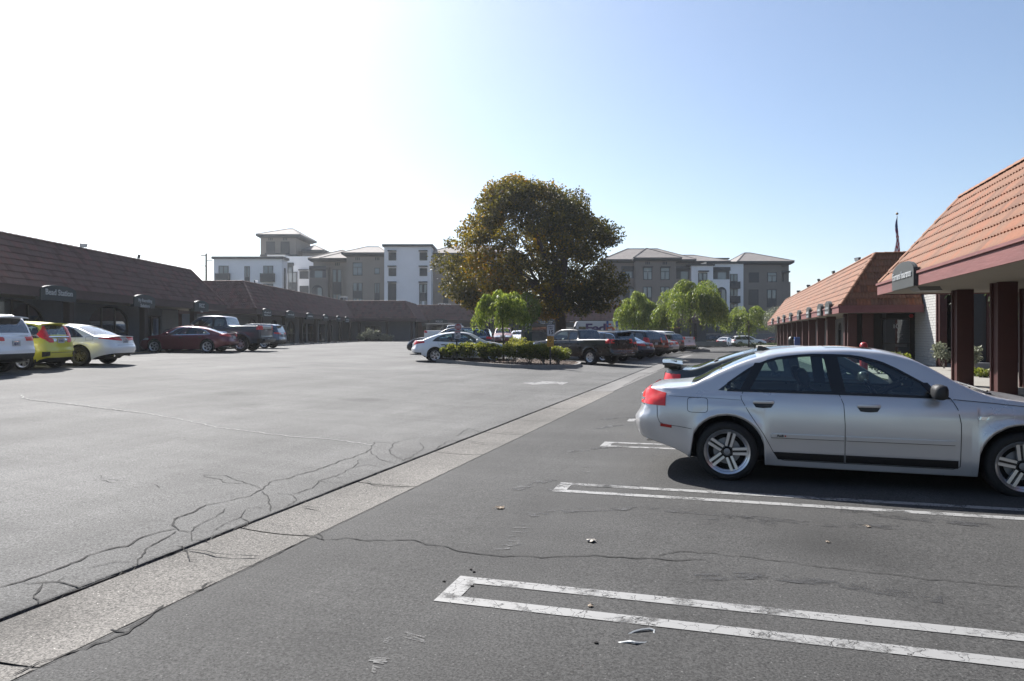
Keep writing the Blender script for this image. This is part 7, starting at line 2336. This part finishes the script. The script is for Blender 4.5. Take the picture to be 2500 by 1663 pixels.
for i, (x, Y, w) in enumerate(((1806, 97, 1.1), (1830, 96.5, 1.5), (1855, 96.2, 1.2), (1880, 84, 1.2))):
    clump_plant('shrub', ['low hedge shrub below the sleek white sport utility', 'middle low hedge shrub in front of the far cars', 'low hedge shrub under the nose of the sleek white sport utility', 'low shrub beside the dark red sedan'][i], g_at(x, Y), w, .5, .3, .3, L_DARK, 700, .18, .1, 85 + i, stems=3, tone=.6)
ol = thing('olive_tree', 'pale olive tree at the far end of the right eave', 'tree', (xw(1893, 88), 88, -.2))
lv = Leaves(); r = random.Random(31)
for k in range(2600):
    d = rdir(r); p = Vector((d.x * 1.5, d.y * 1.3, 3.6 + d.z * 1.7)) * 1.0; q = r.random() ** .4
    p = Vector((p.x * q, p.y * q, 3.6 + (p.z - 3.6) * q)); lv.leaf(p, rdir(r), rdir(r), r.uniform(.18, .3), .07, max(0, min(1, r.gauss(.55, .2))))
lv.build('crown', L_OLIVE, ol); MB().tube([(0, 0, 0), (.1, 0, 1.6), (0, 0, 3.0)], [.16, .12, .08], 8).build('trunk', M_BARKL, ol, True)
# courtyard tree and planter shrubs on the right
ct = thing('courtyard_tree', 'glossy dark-leaved tree hanging between the oxblood columns', 'tree', rloc(27.6, 9.9, ZS))
lv = Leaves(); r = random.Random(33)
for k in range(46):
    c = Vector((r.uniform(-1.3, 1.3), r.uniform(-1.0, 1.6), r.uniform(2.0, 4.6)))
    for j in range(60):
        p = c + rdir(r) * r.uniform(.05, .38); lv.leaf(p, (rdir(r) + Vector((0, 0, -1.1))).normalized(), rdir(r), r.uniform(.12, .2), r.uniform(.05, .075), max(0, min(1, r.gauss(.5, .22))))
lv.build('crown', L_DARK, ct); tb_ = MB(); tb_.tube([(0, .6, 0), (.05, .6, 1.4), (0, .4, 2.6)], [.13, .1, .07], 8)
for k in range(9): limb(tb_, (0, .4, 2.5), (r.uniform(-1.1, 1.1), r.uniform(-.8, 1.4), r.uniform(2.6, 4.3)), .05, .015, r)
tb_.build('trunk', M_BARK, ct, True)
def ruvpx(x, v):
    k = (x - CX) / F; u = (k * RV[1] - RV[0]) * v / (RU[0] - k * RU[1]); return u
for i, (x, v, w, h) in enumerate(((2305, 8.3, .42, .95), (2378, 8.5, .4, .85))):
    clump_plant('shrub', ['boxy pale-leaved shrub left of the first column', 'pale-leaved shrub right of the first column'][i], rloc(ruvpx(x, v), v, ZS + .1), w, w, h * .4, h * .66, L_OLIVE, 900, .11, .06, 101 + i, tone=.6, stems=6)
for i, x in enumerate((2383, 2395, 2408)):
    clump_plant('shrub', ['left', 'middle', 'right'][i] + ' low ground plant between the first two columns', rloc(ruvpx(x, 8.2), 8.2, ZS), .3, .25, .12, .14, L_ROSE, 260, .1, .06, 111 + i, tone=.5, stems=3)
for i, (u, v) in enumerate(((23.5, 3.9), (25.2, 4.0), (27.0, 3.9))):
    clump_plant('shrub', ['nearest', 'middle', 'farthest'][i] + ' green shrub seen through the silver sedan windows', rloc(u, 5.4, ZS), .6, .5, .35, .45, L_ROSE, 900, .1, .06, 121 + i, tone=.35, stems=4)
# bicycle leaning by the second shop building
bi = thing('bicycle', 'bicycle leaning on the wall between the arches of the second building', 'bicycle', (-22.2, 65.2, ZW), RZL)
for x in (-.5, .5):
    w = MB(); w.lathe([(.33 + .02 * cos(a), .02 * sin(a)) for a in [2 * pi * i / 6 for i in range(6)]], 24, Matrix.Translation((x, 0, .35)) @ Matrix.Rotation(radians(90), 4, 'X'), closed=True)
    for k in range(8): w.tube([(x, 0, .35), (x + .33 * cos(k * pi / 4), 0, .35 + .33 * sin(k * pi / 4))], .006, 3)
    w.build('wheel', M_ALLOY, bi)
fr = MB()
for a, b in (((-.5, .35), (-.1, .35)), ((-.5, .35), (-.2, .8)), ((-.2, .8), (-.1, .35)), ((-.2, .78), (.38, .82)), ((-.1, .35), (.38, .78)), ((.38, .95), (.5, .35))): fr.tube([(a[0], 0, a[1]), (b[0], 0, b[1])], .02, 5)
fr.build('frame', M_ALLOY, bi); MB().bbox(-.32, -.08, -.06, .06, .86, .92, .02).build('saddle', M_TRIM, bi); MB().tube([(.36, -.28, .98), (.38, 0, 1.0), (.36, .28, .98)], .015, 5).build('handlebar', M_TRIM, bi)

# ================================================================== haze
hz = MB().box(-4600, 4600, -200, 5000, -10, 95)
hm_ = bpy.data.materials.new('haze'); hm_.use_nodes = True; n = hm_.node_tree; n.nodes.clear()
o_ = n.nodes.new('ShaderNodeOutputMaterial'); pv = n.nodes.new('ShaderNodeVolumePrincipled')
pv.inputs['Color'].default_value = (.93, .96, 1, 1); pv.inputs['Density'].default_value = .00026; pv.inputs['Anisotropy'].default_value = .6
n.links.new(pv.outputs[0], o_.inputs['Volume'])
HZ = hz.build('haze', hm_); tag(HZ, kind='stuff')
